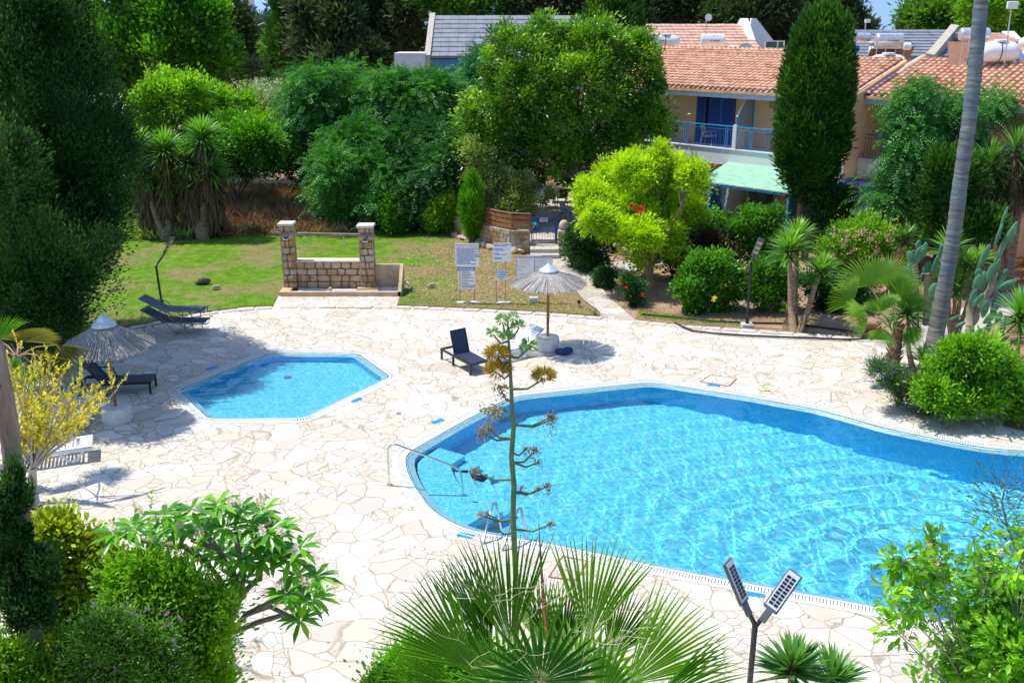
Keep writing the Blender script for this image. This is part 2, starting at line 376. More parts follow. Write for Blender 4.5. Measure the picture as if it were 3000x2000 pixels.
def railing(parent,u0,u1,nn,z0,h,top,bars,name='railing',posts=(0,1)):
    mb=MB(); mb.box(((u0+u1)/2,nn,z0+h),(u1-u0,.06,.05)); mb.box(((u0+u1)/2,nn,z0+h-.14),(u1-u0,.02,.02)); o=mb.build(name,top,parent)
    mb=MB(); mb.box(((u0+u1)/2,nn,z0+.06),(u1-u0,.02,.02)); k=int((u1-u0)/.125)
    for i in range(k+1): mb.box((u0+(u1-u0)*i/k,nn,z0+h*.5-.03),(.014,.014,h-.12))
    mb.build('bars',bars,o)
    mb=MB()
    for p in posts:
        for d in (-.05,.05): mb.box((u0+(u1-u0)*p+d*(1 if 0<p<1 else 1),nn,z0+h/2),(.03,.03,h-.03))
        mb.lathe([(.035,-.02),(.035,.02)],8,(u0+(u1-u0)*p,nn,z0+h-.25))
    mb.build('post',top,o); return o
def lattice(parent,P0,U,V,poly,mat,name='lattice_panel',pitch=.11,th=.012,ww=.028,frame=True):
    """diagonal lattice inside a convex polygon given in (a,b) along U,V from P0"""
    P0=Vector(P0);U=Vector(U);V=Vector(V);N=U.cross(V).normalized(); mb=MB()
    def at(a,b,o=0): return P0+U*a+V*b+N*o
    A=[Vector(p) for p in poly]; 
    if area(poly)<0: A.reverse()
    amin=min(p.x for p in A);amax=max(p.x for p in A);bmin=min(p.y for p in A);bmax=max(p.y for p in A)
    for sgn in (1,-1):
        c=-6.0
        while c<8:
            o=Vector((c if sgn>0 else c,bmin)); d=Vector((1,1.0*1.0)) if sgn>0 else Vector((-1,1)); t0,t1=-20,20; ok=True
            for i in range(len(A)):
                a,b=A[i],A[(i+1)%len(A)]; e=b-a; nn=Vector((-e.y,e.x)); den=nn.dot(d); num=nn.dot(a-o)
                if abs(den)<1e-9:
                    if num>0: ok=False
                elif den>0: t0=max(t0,num/den)
                else: t1=min(t1,num/den)
            if ok and t1-t0>.03:
                p,q=o+d*t0,o+d*t1; mb.span(at(*p,.006*sgn),at(*q,.006*sgn),ww,th,N)
            c+=pitch*1.414
    o=mb.build(name,mat,parent)
    if frame:
        mb=MB()
        for i in range(len(A)): mb.span(at(*A[i]),at(*A[(i+1)%len(A)]),.06,.05,N)
        mb.build('frame',mat,o)
    return o
O1=Vector((7.9,45,0)); RZ=R(-45); s45=math.sqrt(.5)
def HB(u,n,z=0): return O1+Vector((s45*(u+n),s45*(n-u),z))
def house(label,o,u0,u1,roofn,zr,door=None,extra=None,div=None,railspec=()):
    r=T('terraced_house',label,'house',o,RZ,'terraced houses with clay tile roofs')
    mb=MB(); mb.box(((u0+u1)/2,5.7,3.03),(u1-u0,8.6,6.06)); 
    mb.add([(u1-.02,0,0),(u1-.02,0,5.95),(u1-.02,1.4,5.95),(u1-.02,1.4,0),(u1-.3,0,0),(u1-.3,0,5.95),(u1-.3,1.4,5.95),(u1-.3,1.4,0)],[(0,3,2,1),(4,5,6,7),(0,1,5,4),(1,2,6,5)])
    # side wall strip that rises with the roof
    mb.add([(u1,-.05,5.9),(u1,-.05,6.14),(u1,roofn,zr),(u1,roofn,5.9),(u1-.22,-.05,5.9),(u1-.22,-.05,6.14),(u1-.22,roofn,zr),(u1-.22,roofn,5.9)],[(0,3,2,1),(4,5,6,7),(1,2,6,5),(0,1,5,4),(2,3,7,6)])
    mb.build('wall',m_peach,r)
    barrel_roof(r,u0,u1-.05,-.18,roofn,6.2,zr+.02)
    mb=MB(); mb.box(((u0+u1)/2-.02,-.06,6.0),(u1-u0-.05,.1,.3)); mb.build('fascia',m_fascia,r)
    mb=MB(); mb.box(((u0+u1)/2-.01,.66,3.25),(u1-u0-.03,1.42,.7)); mb.build('balcony_slab',m_white,r); 
    mb=MB(); mb.box(((u0+u1)/2-.01,.0,3.615),(u1-u0-.03,.2,.04)); mb.build('balcony_kerb',m_white,r)
    return r
h1=house('peach terraced house with blue shutters and a blue balcony rail, left of the tall cypress',O1,-7.5,8.3,4.8,7.5)
# raised left part of its ridge
barrel_roof(h1,-7.5,2.6,4.55,5.7,7.43,7.74,seed=4)
mb=MB()
for k in range(24):
    u=-7.4+k*.42; mb.lathe([(.12,0),(.11,.42)],8) if False else mb.tube([(u,5.72,7.74),(u+.44,5.72,7.745)],[.13,.11],8)
for k in range(13): u=2.7+k*.42; mb.tube([(u,4.85,7.48),(u+.44,4.85,7.485)],[.12,.10],8)
mb.tube([(2.62,4.5,7.5),(2.62,5.7,7.8)],[.12,.12],8); mb.build('ridge_tiles',m_tile,h1,True)
# door set
mb=MB(); mb.box((1.0,1.39,4.72),(2.1,.04,2.28)); mb.build('painted_door_shade',m_dk,h1)  # black slab on the wall paints the shaded doorway behind the shutters
shutter(h1,-.04,3.6,.52,2.22,1.36,1); shutter(h1,.66,3.6,1.38,2.22,1.35,2); shutter(h1,-4.3,3.6,1.9,2.22,1.36,2)
mb=MB(); mb.lathe([(.03,-.1),(.1,-.06),(.12,.02),(.09,.1),(.03,.12)],12,(.85,1.15,5.98)) ; mb.box((.85,1.28,5.98),(.08,.25,.06)); mb.build('wall_lamp',plain('lamp_globe',(.85,.84,.8),.3),h1,True)
mb=MB(); mb.box((3.95,1.38,5.62),(.36,.04,.42)); mb.build('vent',plain('vent_beige',(.45,.34,.2),.8),h1)
# divider with lattice
mb=MB(); mb.box((2.98,.05,4.15),(.18,.22,1.1)); mb.build('balcony_post',m_white,h1)
mb=MB(); mb.box((3.0,.75,4.05),(.1,1.3,.9)); mb.build('divider_wall',m_white,h1)
lattice(h1,(3.0,0,3.6),(0,1,0),(0,0,1),[(.05,1.0),(1.38,.92),(1.38,2.42),(.85,2.42),(.05,1.42)],m_lblue)
mb=MB(); mb.span((3.0,.03,5.05),(3.0,.85,6.06),.09,.04,(0,-1,1)); mb.build('lattice_cap',m_white,h1)
railing(h1,-7.3,-1.6,.02,3.62,1.0,m_lblue,m_lblue,posts=(0,.5,1)); railing(h1,-1.5,2.88,.02,3.62,1.0,m_lblue,m_blue,posts=(0,.43,.92)); railing(h1,3.1,8.2,.02,3.62,1.0,m_lblue,m_blue,posts=(.14,.6,1))
lattice(h1,(7.95,0,3.6),(0,1,0),(0,0,1),[(.1,.9),(1.38,.9),(1.38,2.35),(.7,2.3),(.1,1.6)],m_lblue)
mb=MB(); mb.box((7.95,.7,4.05),(.12,1.35,.9)); mb.build('divider_wall',m_white,h1)
# ground floor
mb=MB(); mb.box((1.2,1.385,1.15),(2.0,.03,2.3)); mb.build('painted_opening_shade',m_dk,h1); shutter(h1,1.9,.1,.8,2.1,1.36,1); shutter(h1,5.1,.1,1.9,2.2,1.36,2,mat=m_teal)  # first slab is flat black, painting the shade inside a doorway
h2=house('peach terraced house right of the tall cypress, set back behind the feathery tree',HB(0,1.2),8.3,14.9,4.8,7.5)
railing(h2,8.5,14.7,.02,3.62,1.0,m_blue,plain('dark_blue_bar',(.05,.07,.2),.5),posts=(.12,.6)); shutter(h2,11.2,3.6,1.6,2.2,1.36,2); shutter(h2,10.6,.1,1.6,2.2,1.36,2)
h3=house('peach terraced house at the right edge behind the palm trunk',HB(0,2.4),14.9,21.5,4.8,7.5); railing(h3,15.1,21.3,.02,3.62,1.0,m_blue,m_blue)
shutter(h3,16.4,3.6,1.6,2.2,1.36,2)
# roof verge details: dark valley and mortar verge between the roofs
m_valley=plain('valley_flashing',(.10,.075,.11),.7,var=.3); m_verge=plain('mortar_verge',(.62,.50,.36),.95,var=.25,bmp=.8)
for hh,u in ((h2,8.42),(h3,15.02)):
    mb=MB(); mb.span((u,-.1,6.27),(u,3.4,7.22),.2,.16,(0,0,1)); mb.build('valley',m_valley,hh)
    mb=MB(); mb.tube([(u+.1,2.2,6.95),(u+.12,3.2,7.2),(u+.1,4.2,7.45),(u+.05,5.0,7.6)],[.1,.16,.15,.12],7); mb.build('verge',m_verge,hh,True,jit=.05)
# ---- things on the balcony and patio ----
def hthing(name,label,cat,u,n,z,rz=0,group=None): return T(name,label,cat,HB(u,n,z),RZ+rz,group)
def garden_chair(r,frame,seatm,arms=True):
    mb=MB()
    for s_ in (-.25,.25):
        mb.tube([(s_,-.27,0),(s_,-.25,.42),(s_,-.22,.62),(s_,.1,.66),(s_,.24,.44),(s_,.3,0)],.013,6); mb.tube([(s_,.2,.42),(s_,.32,.9)],.013,6)
    mb.tube([(-.25,.32,.9),(0,.34,.96),(.25,.32,.9)],.013,6); mb.build('frame',frame,r,True)
    mb=MB(); mb.box((0,0,.42),(.48,.48,.03)); mb.build('seat',seatm,r); mb=MB(); mb.box((0,.27,.68),(.46,.025,.46),Matrix.Rotation(R(-14),3,'X')); mb.build('backrest',seatm,r); return r
m_alu=plain('aluminium',(.62,.62,.62),.35,.6,var=.05,bmp=0); m_mesh=plain('beige_mesh',(.62,.55,.42),.8); m_brown=plain('brown_weave',(.12,.09,.07),.8); m_steel=plain('steel_tube',(.30,.31,.33),.4,.5,bmp=0)
garden_chair(hthing('balcony_chair','beige chair with curved metal arms on the balcony in front of the blue shutters','chair',1.25,.55,3.62,R(100),'balcony chairs'),m_alu,m_mesh)
garden_chair(hthing('balcony_chair','dark chair on the balcony left of the small side table','chair',-.95,.6,3.62,R(-100),'balcony chairs'),m_alu,m_brown)
r=hthing('side_table','small white-topped side table on the balcony by the shutter','table',-.15,.5,3.62); mb=MB(); mb.lathe([(.3,0),(.3,.025)],20,(0,0,.68)); mb.build('top',m_white,r)
for k in range(3): a=k*2.09; mb=MB(); mb.tube([(.22*math.cos(a),.22*math.sin(a),0),(.05*math.cos(a),.05*math.sin(a),.68)],.012,6); mb.build('leg',m_alu,r)
r=hthing('folding_table','turquoise folding table on the balcony beside the tall cypress','table',4.55,.7,3.62); m_turq=plain('turquoise_paint',(.03,.42,.36),.5)
mb=MB(); mb.lathe([(.38,0),(.38,.025)],20,(0,0,.72)); mb.build('top',m_turq,r,True)
for s_ in (-1,1): mb=MB(); mb.tube([(-.24*s_,s_*.12,0),(.02*s_,s_*.1,.4),(.2*s_,s_*.12,.72)],.016,6); mb.build('leg',m_turq,r,True)
# green corrugated awning over the patio
t=NT('mint_awning'); c=t.mix(t.step(t.noise(3,4),.35,.65),(.26,.52,.38),(.36,.62,.46)); c=t.mix(t.step(t.vor(1.5,'F1'),.06,.03),c,(.1,.12,.1)); m_mint=t.done(c,.6,0,.3)
r=hthing('patio_awning','mint green sloping awning on blue posts over the ground floor patio','awning',0,0,0)
mb=MB(); mb.add([(2.75,-.02,3.05),(7.4,-.02,3.05),(7.4,-2.3,2.45),(2.75,-2.3,2.45),(2.75,-.02,3.0),(7.4,-.02,3.0),(7.4,-2.3,2.40),(2.75,-2.3,2.40)],[(0,3,2,1),(4,5,6,7),(0,1,5,4),(3,7,6,2),(1,2,6,5),(0,4,7,3)]); mb.build('sheet',m_mint,r)
for u in (3.3,7.1): mb=MB(); mb.box((u,-2.2,1.2),(.1,.1,2.4)); mb.build('post',m_lblue,r)
mb=MB(); mb.box((5.1,-2.2,2.33),(4.5,.06,.1)); mb.build('beam',m_lblue,r)
for k in range(6): mb=MB(); mb.span((3.0+k*.85,-2.32,2.34),(3.0+k*.85,-.1,2.93),.06,.09); mb.build('rafter',m_lblue,r)
r=hthing('patio_screen','blue diagonal lattice screen on a low white wall on the patio','screen',2.9,0,0)
mb=MB(); mb.box((0,-1.0,.35),(.12,2.0,.7)); mb.add([(-.06,0,0),(-.06,-.5,0),(-.06,-.02,2.2),(.06,0,0),(.06,-.5,0),(.06,-.02,2.2),(-.06,1.3,0),(.06,1.3,0),(-.06,1.3,2.2),(.06,1.3,2.2)],[(0,1,2),(3,5,4),(1,4,5,2),(0,2,8,6),(3,7,9,5),(2,5,9,8)]); mb.build('wall',m_white,r)
lattice(r,(.02,0,.7),(0,-1,0),(0,0,1),[(.05,0),(2.0,0),(2.2,.9),(1.9,1.25),(.05,1.5)],m_teal,pitch=.1)
r=hthing('patio_fence','light blue patio fence with a wide top rail and lattice panels','fence',0,-3.3,0)
mb=MB(); mb.box((3.2,0,1.0),(5.6,.14,.08)); mb.build('top_rail',plain('pale_blue_paint',(.22,.46,.66),.5),r)
for k in range(4): mb=MB(); mb.box((.5+k*1.8,0,.5),(.09,.09,1.0)); mb.build('post',m_lblue,r)
for k in range(3): lattice(r,(.55+k*1.8,0,.1),(1,0,0),(0,0,1),[(0,0),(1.7,0),(1.7,.8),(0,.8)],m_teal,pitch=.12,frame=False)
r=hthing('utility_cabinet','dark grey two-door plastic cabinet against the patio wall','cabinet',3.95,1.0,0); mb=MB(); mb.box((0,0,.85),(.95,.5,1.7)); bevel(mb.build('body',plain('grey_plastic',(.085,.12,.12),.5),r),.02)
mb=MB(); mb.box((0,0,1.73),(1.0,.55,.07)); mb.build('lid',plain('black_plastic',(.02,.02,.025),.5),r)
for s_ in (-.235,.235): mb=MB(); mb.box((s_,-.262,.85),(.45,.02,1.6)); d=mb.build('door',MATS['grey_plastic'],r); mb=MB(); mb.box((s_*.2,-.285,.95),(.03,.02,.14)); mb.build('handle',MATS['black_plastic'],d)
r=hthing('folded_parasol','folded pale green striped parasol leaning against the patio wall','parasol',4.75,.7,0); mb=MB(); mb.tube([(0,0,.0),(.02,.05,.4),(.1,.12,1.2),(.16,.2,2.1)],[.015,.06,.09,.03],8); mb.build('canopy',plain('sage_cloth',(.30,.42,.36),.9),r,True)
r=hthing('patio_pergola','flat blue metal pergola grid beside the tall cypress','pergola',0,0,0); mb=MB()
for a,b_ in (((8.4,1.0),(13,1.0)),((8.4,-1.3),(13,-1.3)),((8.4,1.0),(8.4,-1.3)),((13,1.0),(13,-1.3))): mb.span((*a,2.75),(*b_,2.75),.1,.12)
mb.build('frame',m_blue,r); mb=MB()
for k in range(9): mb.box((8.9+k*.5,-.15,2.78),(.03,2.3,.03))
for k in range(5): mb.box((10.7,-1.0+k*.42,2.75),(4.6,.03,.03))
mb.build('grid',m_blue,r)
for u in (8.45,12.9): mb=MB(); mb.box((u,-1.25,1.35),(.1,.1,2.7)); mb.build('post',m_blue,r)
# white market parasol
r=T('white_parasol','white square parasol half hidden behind the feathery tree','parasol',(14.6,37.2,0)); mb=MB(); mb.add([(0,0,2.75),(1.5,1.5,2.2),(-1.5,1.5,2.2),(-1.5,-1.5,2.2),(1.5,-1.5,2.2),(1.5,1.5,2.05),(-1.5,1.5,2.05),(-1.5,-1.5,2.05),(1.5,-1.5,2.05)],[(0,1,2),(0,2,3),(0,3,4),(0,4,1),(1,5,6,2),(2,6,7,3),(3,7,8,4),(4,8,5,1)]); mb.build('canopy',plain('white_cloth',(.82,.82,.82),.8),r); mb=MB(); mb.tube([(0,0,0),(0,0,2.7)],.03,8); mb.build('pole',m_steel,r)
# ---- roof things ----
m_tank=plain('tank_white',(.80,.80,.80),.35,var=.03,bmp=0); m_tanks=plain('tank_silver',(.66,.68,.70),.3,.5,var=.05,bmp=0); m_gl=plain('collector_glass',(.10,.06,.05),.25,var=.3)
FONT=None
def text(s_,size,mat,parent,loc,rot,name='lettering',align='CENTER',ext=.002,bold=0):
    cu=bpy.data.curves.new(name,'FONT'); cu.body=s_; cu.size=size; cu.align_x=align; cu.extrude=ext; cu.offset=bold; cu.materials.append(mat); tmp=bpy.data.objects.new(name,cu); COL.objects.link(tmp); me=bpy.data.meshes.new_from_object(tmp.evaluated_get(bpy.context.evaluated_depsgraph_get())); bpy.data.objects.remove(tmp); o=bpy.data.objects.new(name,me); COL.objects.link(o); o.parent=parent; o.location=loc; o.rotation_euler=rot; return o
def tank(label,px0,px1,pyt,pyb,Y,rz,mat,txt=None,kind='cyl',group='roof water tanks',tm=None,sub=None,name='water_tank'):
    a=P(px0,(pyt+pyb)/2,Y); b_=P(px1,(pyt+pyb)/2,Y); L=(b_-a).length; rr=(P(px0,pyt,Y)-P(px0,pyb,Y)).length/2; c=(a+b_)/2
    r=T(name,label,'water tank',(c.x,c.y,c.z-rr),rz,group); mb=MB(); N=18; prof=[(-L/2,.0),(-L/2,.9),(-L/2+.05,1),(L/2-.05,1),(L/2,.9),(L/2,0)] if kind=='cyl' else [(-L/2,0),(-L/2+.06,.55),(-L/2+.22,.92),(-L/2+.4,1),(L/2-.4,1),(L/2-.22,.92),(L/2-.06,.55),(L/2,0)]
    mb.lathe([(max(q,.001)*rr,x) for x,q in prof],N); mb.v=[(z,y,x+rr) for x,y,z in mb.v]; o=mb.build('tank_body',mat,r,kind!='cyl'); 
    if kind=='cyl': bevel(o,.02)
    if kind!='cyl': mb=MB(); mb.lathe([(.28,0),(.28,.08),(.2,.1)],14,(0,0,2*rr-.02)); mb.build('lid',mat,r); mb=MB(); mb.lathe([(rr*1.012,-.02),(rr*1.012,.02)],18); mb.v=[(z-.05,y,x+rr) for x,y,z in mb.v]; mb.build('strap',m_dk,r)
    if txt: text(txt,rr*.75,tm,r,(-.02,-rr*.93,rr*1.22),(R(68),0,0),bold=.006)
    if sub: text(sub,rr*.26,tm,r,(.08*L,-rr*1.015,rr*.82),(R(88),0,0),bold=.002)
    return r,rr,L
m_ktxt=plain('purple_lettering',(.07,.05,.28),.6,bmp=0); m_gtxt=plain('grey_lettering',(.12,.14,.2),.6,bmp=0)
tank('white moulded water tank with a round lid at the left end of the ridge',1907,1993,103,142,55,0,m_tank,kind='round')
r,rr,L=tank('white cylinder tank with purple Greek lettering on the ridge',2054,2121,100,137,54,R(-4),m_tank,'ΚΑΥΣΩΝ',tm=m_ktxt,sub='TEL. 7000 8100')
mb=MB(); mb.tube([(-L*.72,.05,-.02),(L*.95,.05,-.02)],.06,8); mb.tube([(L*.25,-rr,.3),(L*.2,-rr-.08,.1),(L*.2,-rr,-.1)],.03,6); mb.build('pipe',m_white,r,True)
tank('long silver solar tank partly behind the tall cypress',2470,2549,96,124,45.5,0,m_tanks,name='solar_tank')
r,rr,L=tank('silver solar tank with grey lettering above tilted collectors',2567,2643,97,138,44.5,R(-3),m_tanks,'GEOSUN',tm=m_gtxt,sub='TEL. 99434241',name='solar_tank')
mb=MB(); 
for x in (-.6,-.2,.25,.62):
    for y in (-.3,.5): mb.tube([(x,y,-1.0),(x,y,.12)],.022,5)
mb.tube([(-.75,-.3,-.05),(.75,-.3,-.05)],.022,5); mb.tube([(-.75,-.3,-.6),(-.3,-.3,-.6)],.02,5); mb.tube([(-.7,-.35,-.9),(.4,-.35,-.9)],.02,5); mb.build('stand',m_alu,r)
mb=MB(); mb.box((.75,.6,-.5),(1.0,.06,1.3),Matrix.Rotation(R(45),3,'X')@Matrix.Rotation(R(10),3,'Z')); mb.box((-.2,.6,-.5),(1.0,.06,1.2),Matrix.Rotation(R(45),3,'X')); mb.build('collector_panel',m_gl,r)
tank('small white round tank beside the lettered silver tank',2645,2668,125,147,44.2,0,m_tank,kind='cyl')
tank('white moulded tank under the lettered silver tank',2552,2650,160,188,43.6,R(-5),m_tank,kind='round')
tank('white tank behind the blue cap, left of the lettered silver tank',2545,2580,126,168,46,R(20),m_tank,kind='round')
r,rr,L=tank('silver tank on a tilted brown collector left of the palm trunk top',2814,2895,82,121,41,R(-8),m_tanks,name='solar_tank')
mb=MB(); mb.box((-.35,.3,-.6),(.9,.06,1.4),Matrix.Rotation(R(-38),3,'X')); mb.build('collector_panel',plain('collector_brown',(.38,.2,.13),.4),r); mb=MB()
for x in (-.5,-.25,.55): mb.tube([(x,-.35,-1.25),(x,-.3,.1)],.022,5)
mb.build('stand',m_alu,r)
tank('large white moulded tank right of the palm trunk top',2872,2984,122,182,40.2,R(-4),m_tank,kind='round')
tank('pale white tank cut by the right frame edge',2984,3060,106,150,43,0,m_tank,kind='round')
def pole(name,label,cat,px,pyt,pyb,Y,head,px2=None):
    a=P(px,pyb,Y); b_=P(px2 or px,pyt,Y); r=T(name,label,cat,a); mb=MB(); mb.tube([(0,0,0),b_-a],.025,6); mb.build('pole',m_alu,r); head(r,b_-a); return r
def hd_dish(r,q): mb=MB(); mb.lathe([(.01,.0),(.10,.012),(.19,.05),(.195,.05),(.10,.004)],18); mb.v=[(x+q.x+.12,y*0+q.y-z,q.z+y) for x,y,z in mb.v]; mb.build('dish',m_white,r,True)
pole('antenna','small round dish antenna on a thin pole above the ridge','antenna',2068,52,112,55,hd_dish,2069)
def hd_flood(r,q): mb=MB(); mb.box(q+Vector((0,-.05,.08)),(.42,.14,.28)); bevel(mb.build('floodlight',m_white,r),.03)
pole('floodlight_pole','white floodlight on a tall thin pole at the top right','floodlight',2942,22,186,39.5,hd_flood,2963)
def hd_small(r,q): mb=MB(); mb.box(q+Vector((.08,0,.06)),(.22,.12,.16)); mb.build('floodlight',m_white,r)
pole('floodlight_pole','small floodlight on a thin pole left of the lettered silver tank','floodlight',2530,66,164,44.5,hd_small,2536)
mb=MB(); mb.lathe([(.01,.0),(.25,.02),(.42,.08),(.52,.15),(.52,.17),(.25,.03)],24); c=P(2183,158,51)
r=T('satellite_dish','large white satellite dish leaning on the ridge in front of the gable','satellite dish',c,R(10)); o=mb.build('dish',m_white,r,True); o.rotation_euler=(R(72),0,0); mb=MB(); mb.tube([(0,-.1,-.55),(0,-.45,-.02)],.012,5); mb.box((0,-.45,0),(.22,.06,.06)); mb.build('receiver_arm',m_steel,r)
mb=MB(); mb.lathe([(.09,0),(.11,.04),(.11,.26),(.04,.3)],12); o=mb.build('water_filter',plain('filter_blue',(.02,.12,.55),.4)); o.location=P(2509,152,45.2); tag(o,'small bright blue filter bottle hanging below the long silver tank','filter')
mb=MB(); mb.box((0,0,.25),(1.0,.06,.5)); r=T('roof_window','white framed window box on the roof beside the white gable','window',P(2268,150,50)); o=mb.build('frame',m_white,r); 
for s_ in (-.17,.3): mb=MB(); mb.box((s_,-.035,.25),(.55 if s_<0 else .24,.01,.4)); mb.build('pane',plain('window_green',(.03,.10,.09),.15),r)
# ---- houses behind ----
t=NT('slate_courses'); sx=t.new('ShaderNodeSeparateXYZ'); t.put(sx.inputs[0],t.co()); n1=t.noise(1.2,4); c=t.mix(t.step(n1,.35,.65),(.20,.21,.25),(.27,.28,.32)); m_slate=t.done(c,.55,0,.4)
m_conc=plain('concrete_edge',(.50,.45,.38),.9,var=.2,bmp=.4); m_pbl=plain('pale_blue_wall',(.10,.28,.42),.9,var=.2); m_orange=plain('flat_orange_tile',(.62,.38,.27),.85,var=.25,scale=1.8)
def course_roof(parent,x0,x1,y0,y1,z0,z1,mat,n,name='roof',th=.05,seam=.6,seed=1):
    mb=MB(); rg=random.Random(seed); dn=(y1-y0)/n; dz=(z1-z0)/n
    for i in range(n):
        x=x0
        while x<x1-.01:
            w_=min(seam,x1-x); j=rg.uniform(-.006,.006)
            a,b_=y0+i*dn,y0+(i+1)*dn+.02; za,zb=z0+i*dz+th+j,z0+(i+1)*dz+.005+j
            mb.add([(x,a,za),(x+w_-.015,a,za),(x+w_-.015,b_,zb),(x,b_,zb),(x,a,za-th-.12),(x+w_-.015,a,za-th-.12)],[(0,1,2,3),(0,4,5,1)]); x+=seam
    mb.add([(x0,y0,z0-.12),(x1,y0,z0-.12),(x1,y1,z1-.12),(x0,y1,z1-.12)],[(0,1,2,3)])
    return mb.build(name,mat,parent)
def bg(a): return Vector(a)
pa=P(1262,166,68); pb=P(1262,46,73); pc=P(1760,56,73)
r=T('grey_roofed_house','house with a large grey slate roof and a pale blue wall behind the trees','house',(pa.x,pa.y,0))
course_roof(r,0,pc.x-pa.x+1,0,5,pa.z,pb.z,m_slate,9)
mb=MB(); mb.add([(-.42,-.2,0),(-.02,-.2,0),(-.02,-.2,pa.z+.1),(-.42,-.2,pa.z+.1),(-.42,5.2,0),(-.02,5.2,0),(-.02,5.2,pb.z+.2),(-.42,5.2,pb.z+.2)],[(0,1,2,3),(4,7,6,5),(3,2,6,7),(0,3,7,4),(1,5,6,2)]); mb.build('gable_edge',m_conc,r)
mb=MB(); mb.box((7,2.6,pa.z/2-.1),(14,5,pa.z-.2)); mb.build('wall',m_pbl,r)
mb=MB(); q=P(1156,190,67.5); q2=P(1244,156,67.5); w_=q2.x-q.x; mb.box((q.x-pa.x+w_/2,1.0,q2.z/2),(w_,3,q2.z)); mb.box((q.x-pa.x+w_*.85,-.52,q2.z-1.4),(w_*.28,.04,.6)); mb.build('white_annex',m_white,r)
pa=P(1855,140,60); pb=P(1855,71,65); pc=P(2190,75,65)
r=T('orange_roofed_house','house with a faded orange tile roof and a white triangular gable parapet','house',(pa.x,pa.y,0))
xr=pc.x-pa.x-.3; course_roof(r,0,xr,0,5,pa.z,pb.z,m_orange,8,seam=.33); mb=MB(); mb.box((xr/2,2.6,pa.z/2),(xr,4.8,pa.z-.1)); mb.build('wall',m_white,r)
zt=pb.z+.35; mb=MB(); x0=xr-.6
mb.add([(x0,-1.2,0),(x0,-1.2,pa.z-.6),(x0+.45,4.9,zt),(x0+.45,5.4,zt),(x0+.4,9.5,pa.z-.6),(x0+.4,9.5,0)]+[(x0+.42,-1.2,0),(x0+.42,-1.2,pa.z-.6),(x0+.87,4.9,zt),(x0+.87,5.4,zt),(x0+.82,9.5,pa.z-.6),(x0+.82,9.5,0)],[(0,1,2,3,4,5),(6,11,10,9,8,7),(0,6,7,1),(1,7,8,2),(2,8,9,3),(3,9,10,4),(4,10,11,5)])
o=mb.build('gable_parapet',m_white,r); 
mb=MB(); xx=x0+1.0; mb.add([(xx-.3,4.0,0),(xx-.3,4.0,pa.z),(xx-.05,4.2,zt),(xx+.25,4.2,zt),(xx+2.0,4.0,pa.z-.3),(xx+2.0,4.0,0),(xx-.3,4.4,0),(xx-.3,4.4,pa.z),(xx-.05,4.6,zt),(xx+.25,4.6,zt),(xx+2.0,4.4,pa.z-.3),(xx+2.0,4.4,0)],[(0,5,4,3,2,1),(6,7,8,9,10,11),(1,2,8,7),(2,3,9,8),(3,4,10,9)]); mb.build('gable_wall',m_white,r)
pa=P(2470,166,56); pb=P(2470,88,61); pc=P(2800,92,61)
r=T('grey_roofed_house','lower house with a grey slate roof behind the solar tanks','house',(pa.x,pa.y,0)); xr=pc.x-pa.x; course_roof(r,0,xr,0,5,pa.z,pb.z,m_slate,9,seed=2)
mb=MB(); mb.box((xr/2,2.6,pa.z/2),(xr,4.8,pa.z-.1)); mb.build('wall',m_white,r)
g0=P(2722,172,55)-Vector((pa.x,pa.y,0)); g1=P(2795,85,60)-Vector((pa.x,pa.y,0)); mb=MB(); mb.span(g0,g1,.45,.5,(0,-.3,1)); mb.build('gable_parapet',m_conc,r)
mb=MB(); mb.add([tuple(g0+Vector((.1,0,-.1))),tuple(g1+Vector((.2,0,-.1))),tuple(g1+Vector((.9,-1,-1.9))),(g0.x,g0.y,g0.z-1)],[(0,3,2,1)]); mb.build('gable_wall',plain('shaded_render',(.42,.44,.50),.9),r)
pa=P(2890,125,56); pb=P(2890,97,59); r=T('orange_roofed_house','faded orange roof with a white sloping parapet at the far right','house',(pa.x,pa.y,0)); course_roof(r,-.6,2.2,0,3,pa.z,pb.z,m_orange,5,seam=.33); mb=MB(); mb.box((.8,1.6,pa.z/2),(2.8,2.9,pa.z-.1)); mb.build('wall',m_white,r)
mb=MB(); mb.add([(1.6,-.5,pa.z-1.2),(2.3,2.8,pb.z+.1),(2.9,2.8,pb.z+.1),(3.6,-.5,pa.z-1.4),(1.6,-.2,pa.z-1.2),(2.3,3.1,pb.z+.1),(2.9,3.1,pb.z+.1),(3.6,-.2,pa.z-1.4)],[(0,3,2,1),(4,5,6,7),(0,1,5,4),(1,2,6,5),(2,3,7,6)]); mb.build('gable_parapet',m_white,r)
# far tower block
q=P(700,90,260); z1=P(720,-40,260).z; r=T('apartment_tower','distant white apartment tower with glass balconies at the top left','tower',(P(690,90,260).x,260,0)); w_=P(722,50,260).x-P(655,50,260).x
mb=MB(); mb.box((0,5,z1/2),(w_,10,z1)); mb.build('wall',m_white,r); m_gb2=plain('balcony_glass',(.25,.5,.6),.2)
x_=w_/2
for k in range(9):
    z=z1-3.1*k-1.5; mb=MB(); mb.box((x_-1.4,-.1,z),(1.6,.3,1.7)); mb.build('window',plain('tower_window',(.05,.12,.3),.3),r); mb=MB(); mb.box((x_+.2,-1.3,z-1.3),(6.5,2.4,.25)); f=mb.build('balcony',m_white,r); mb=MB(); mb.box((x_+.2,-2.5,z-.6),(6.5,.06,1.1)); mb.build('balcony_glass_panel',m_gb2,f)
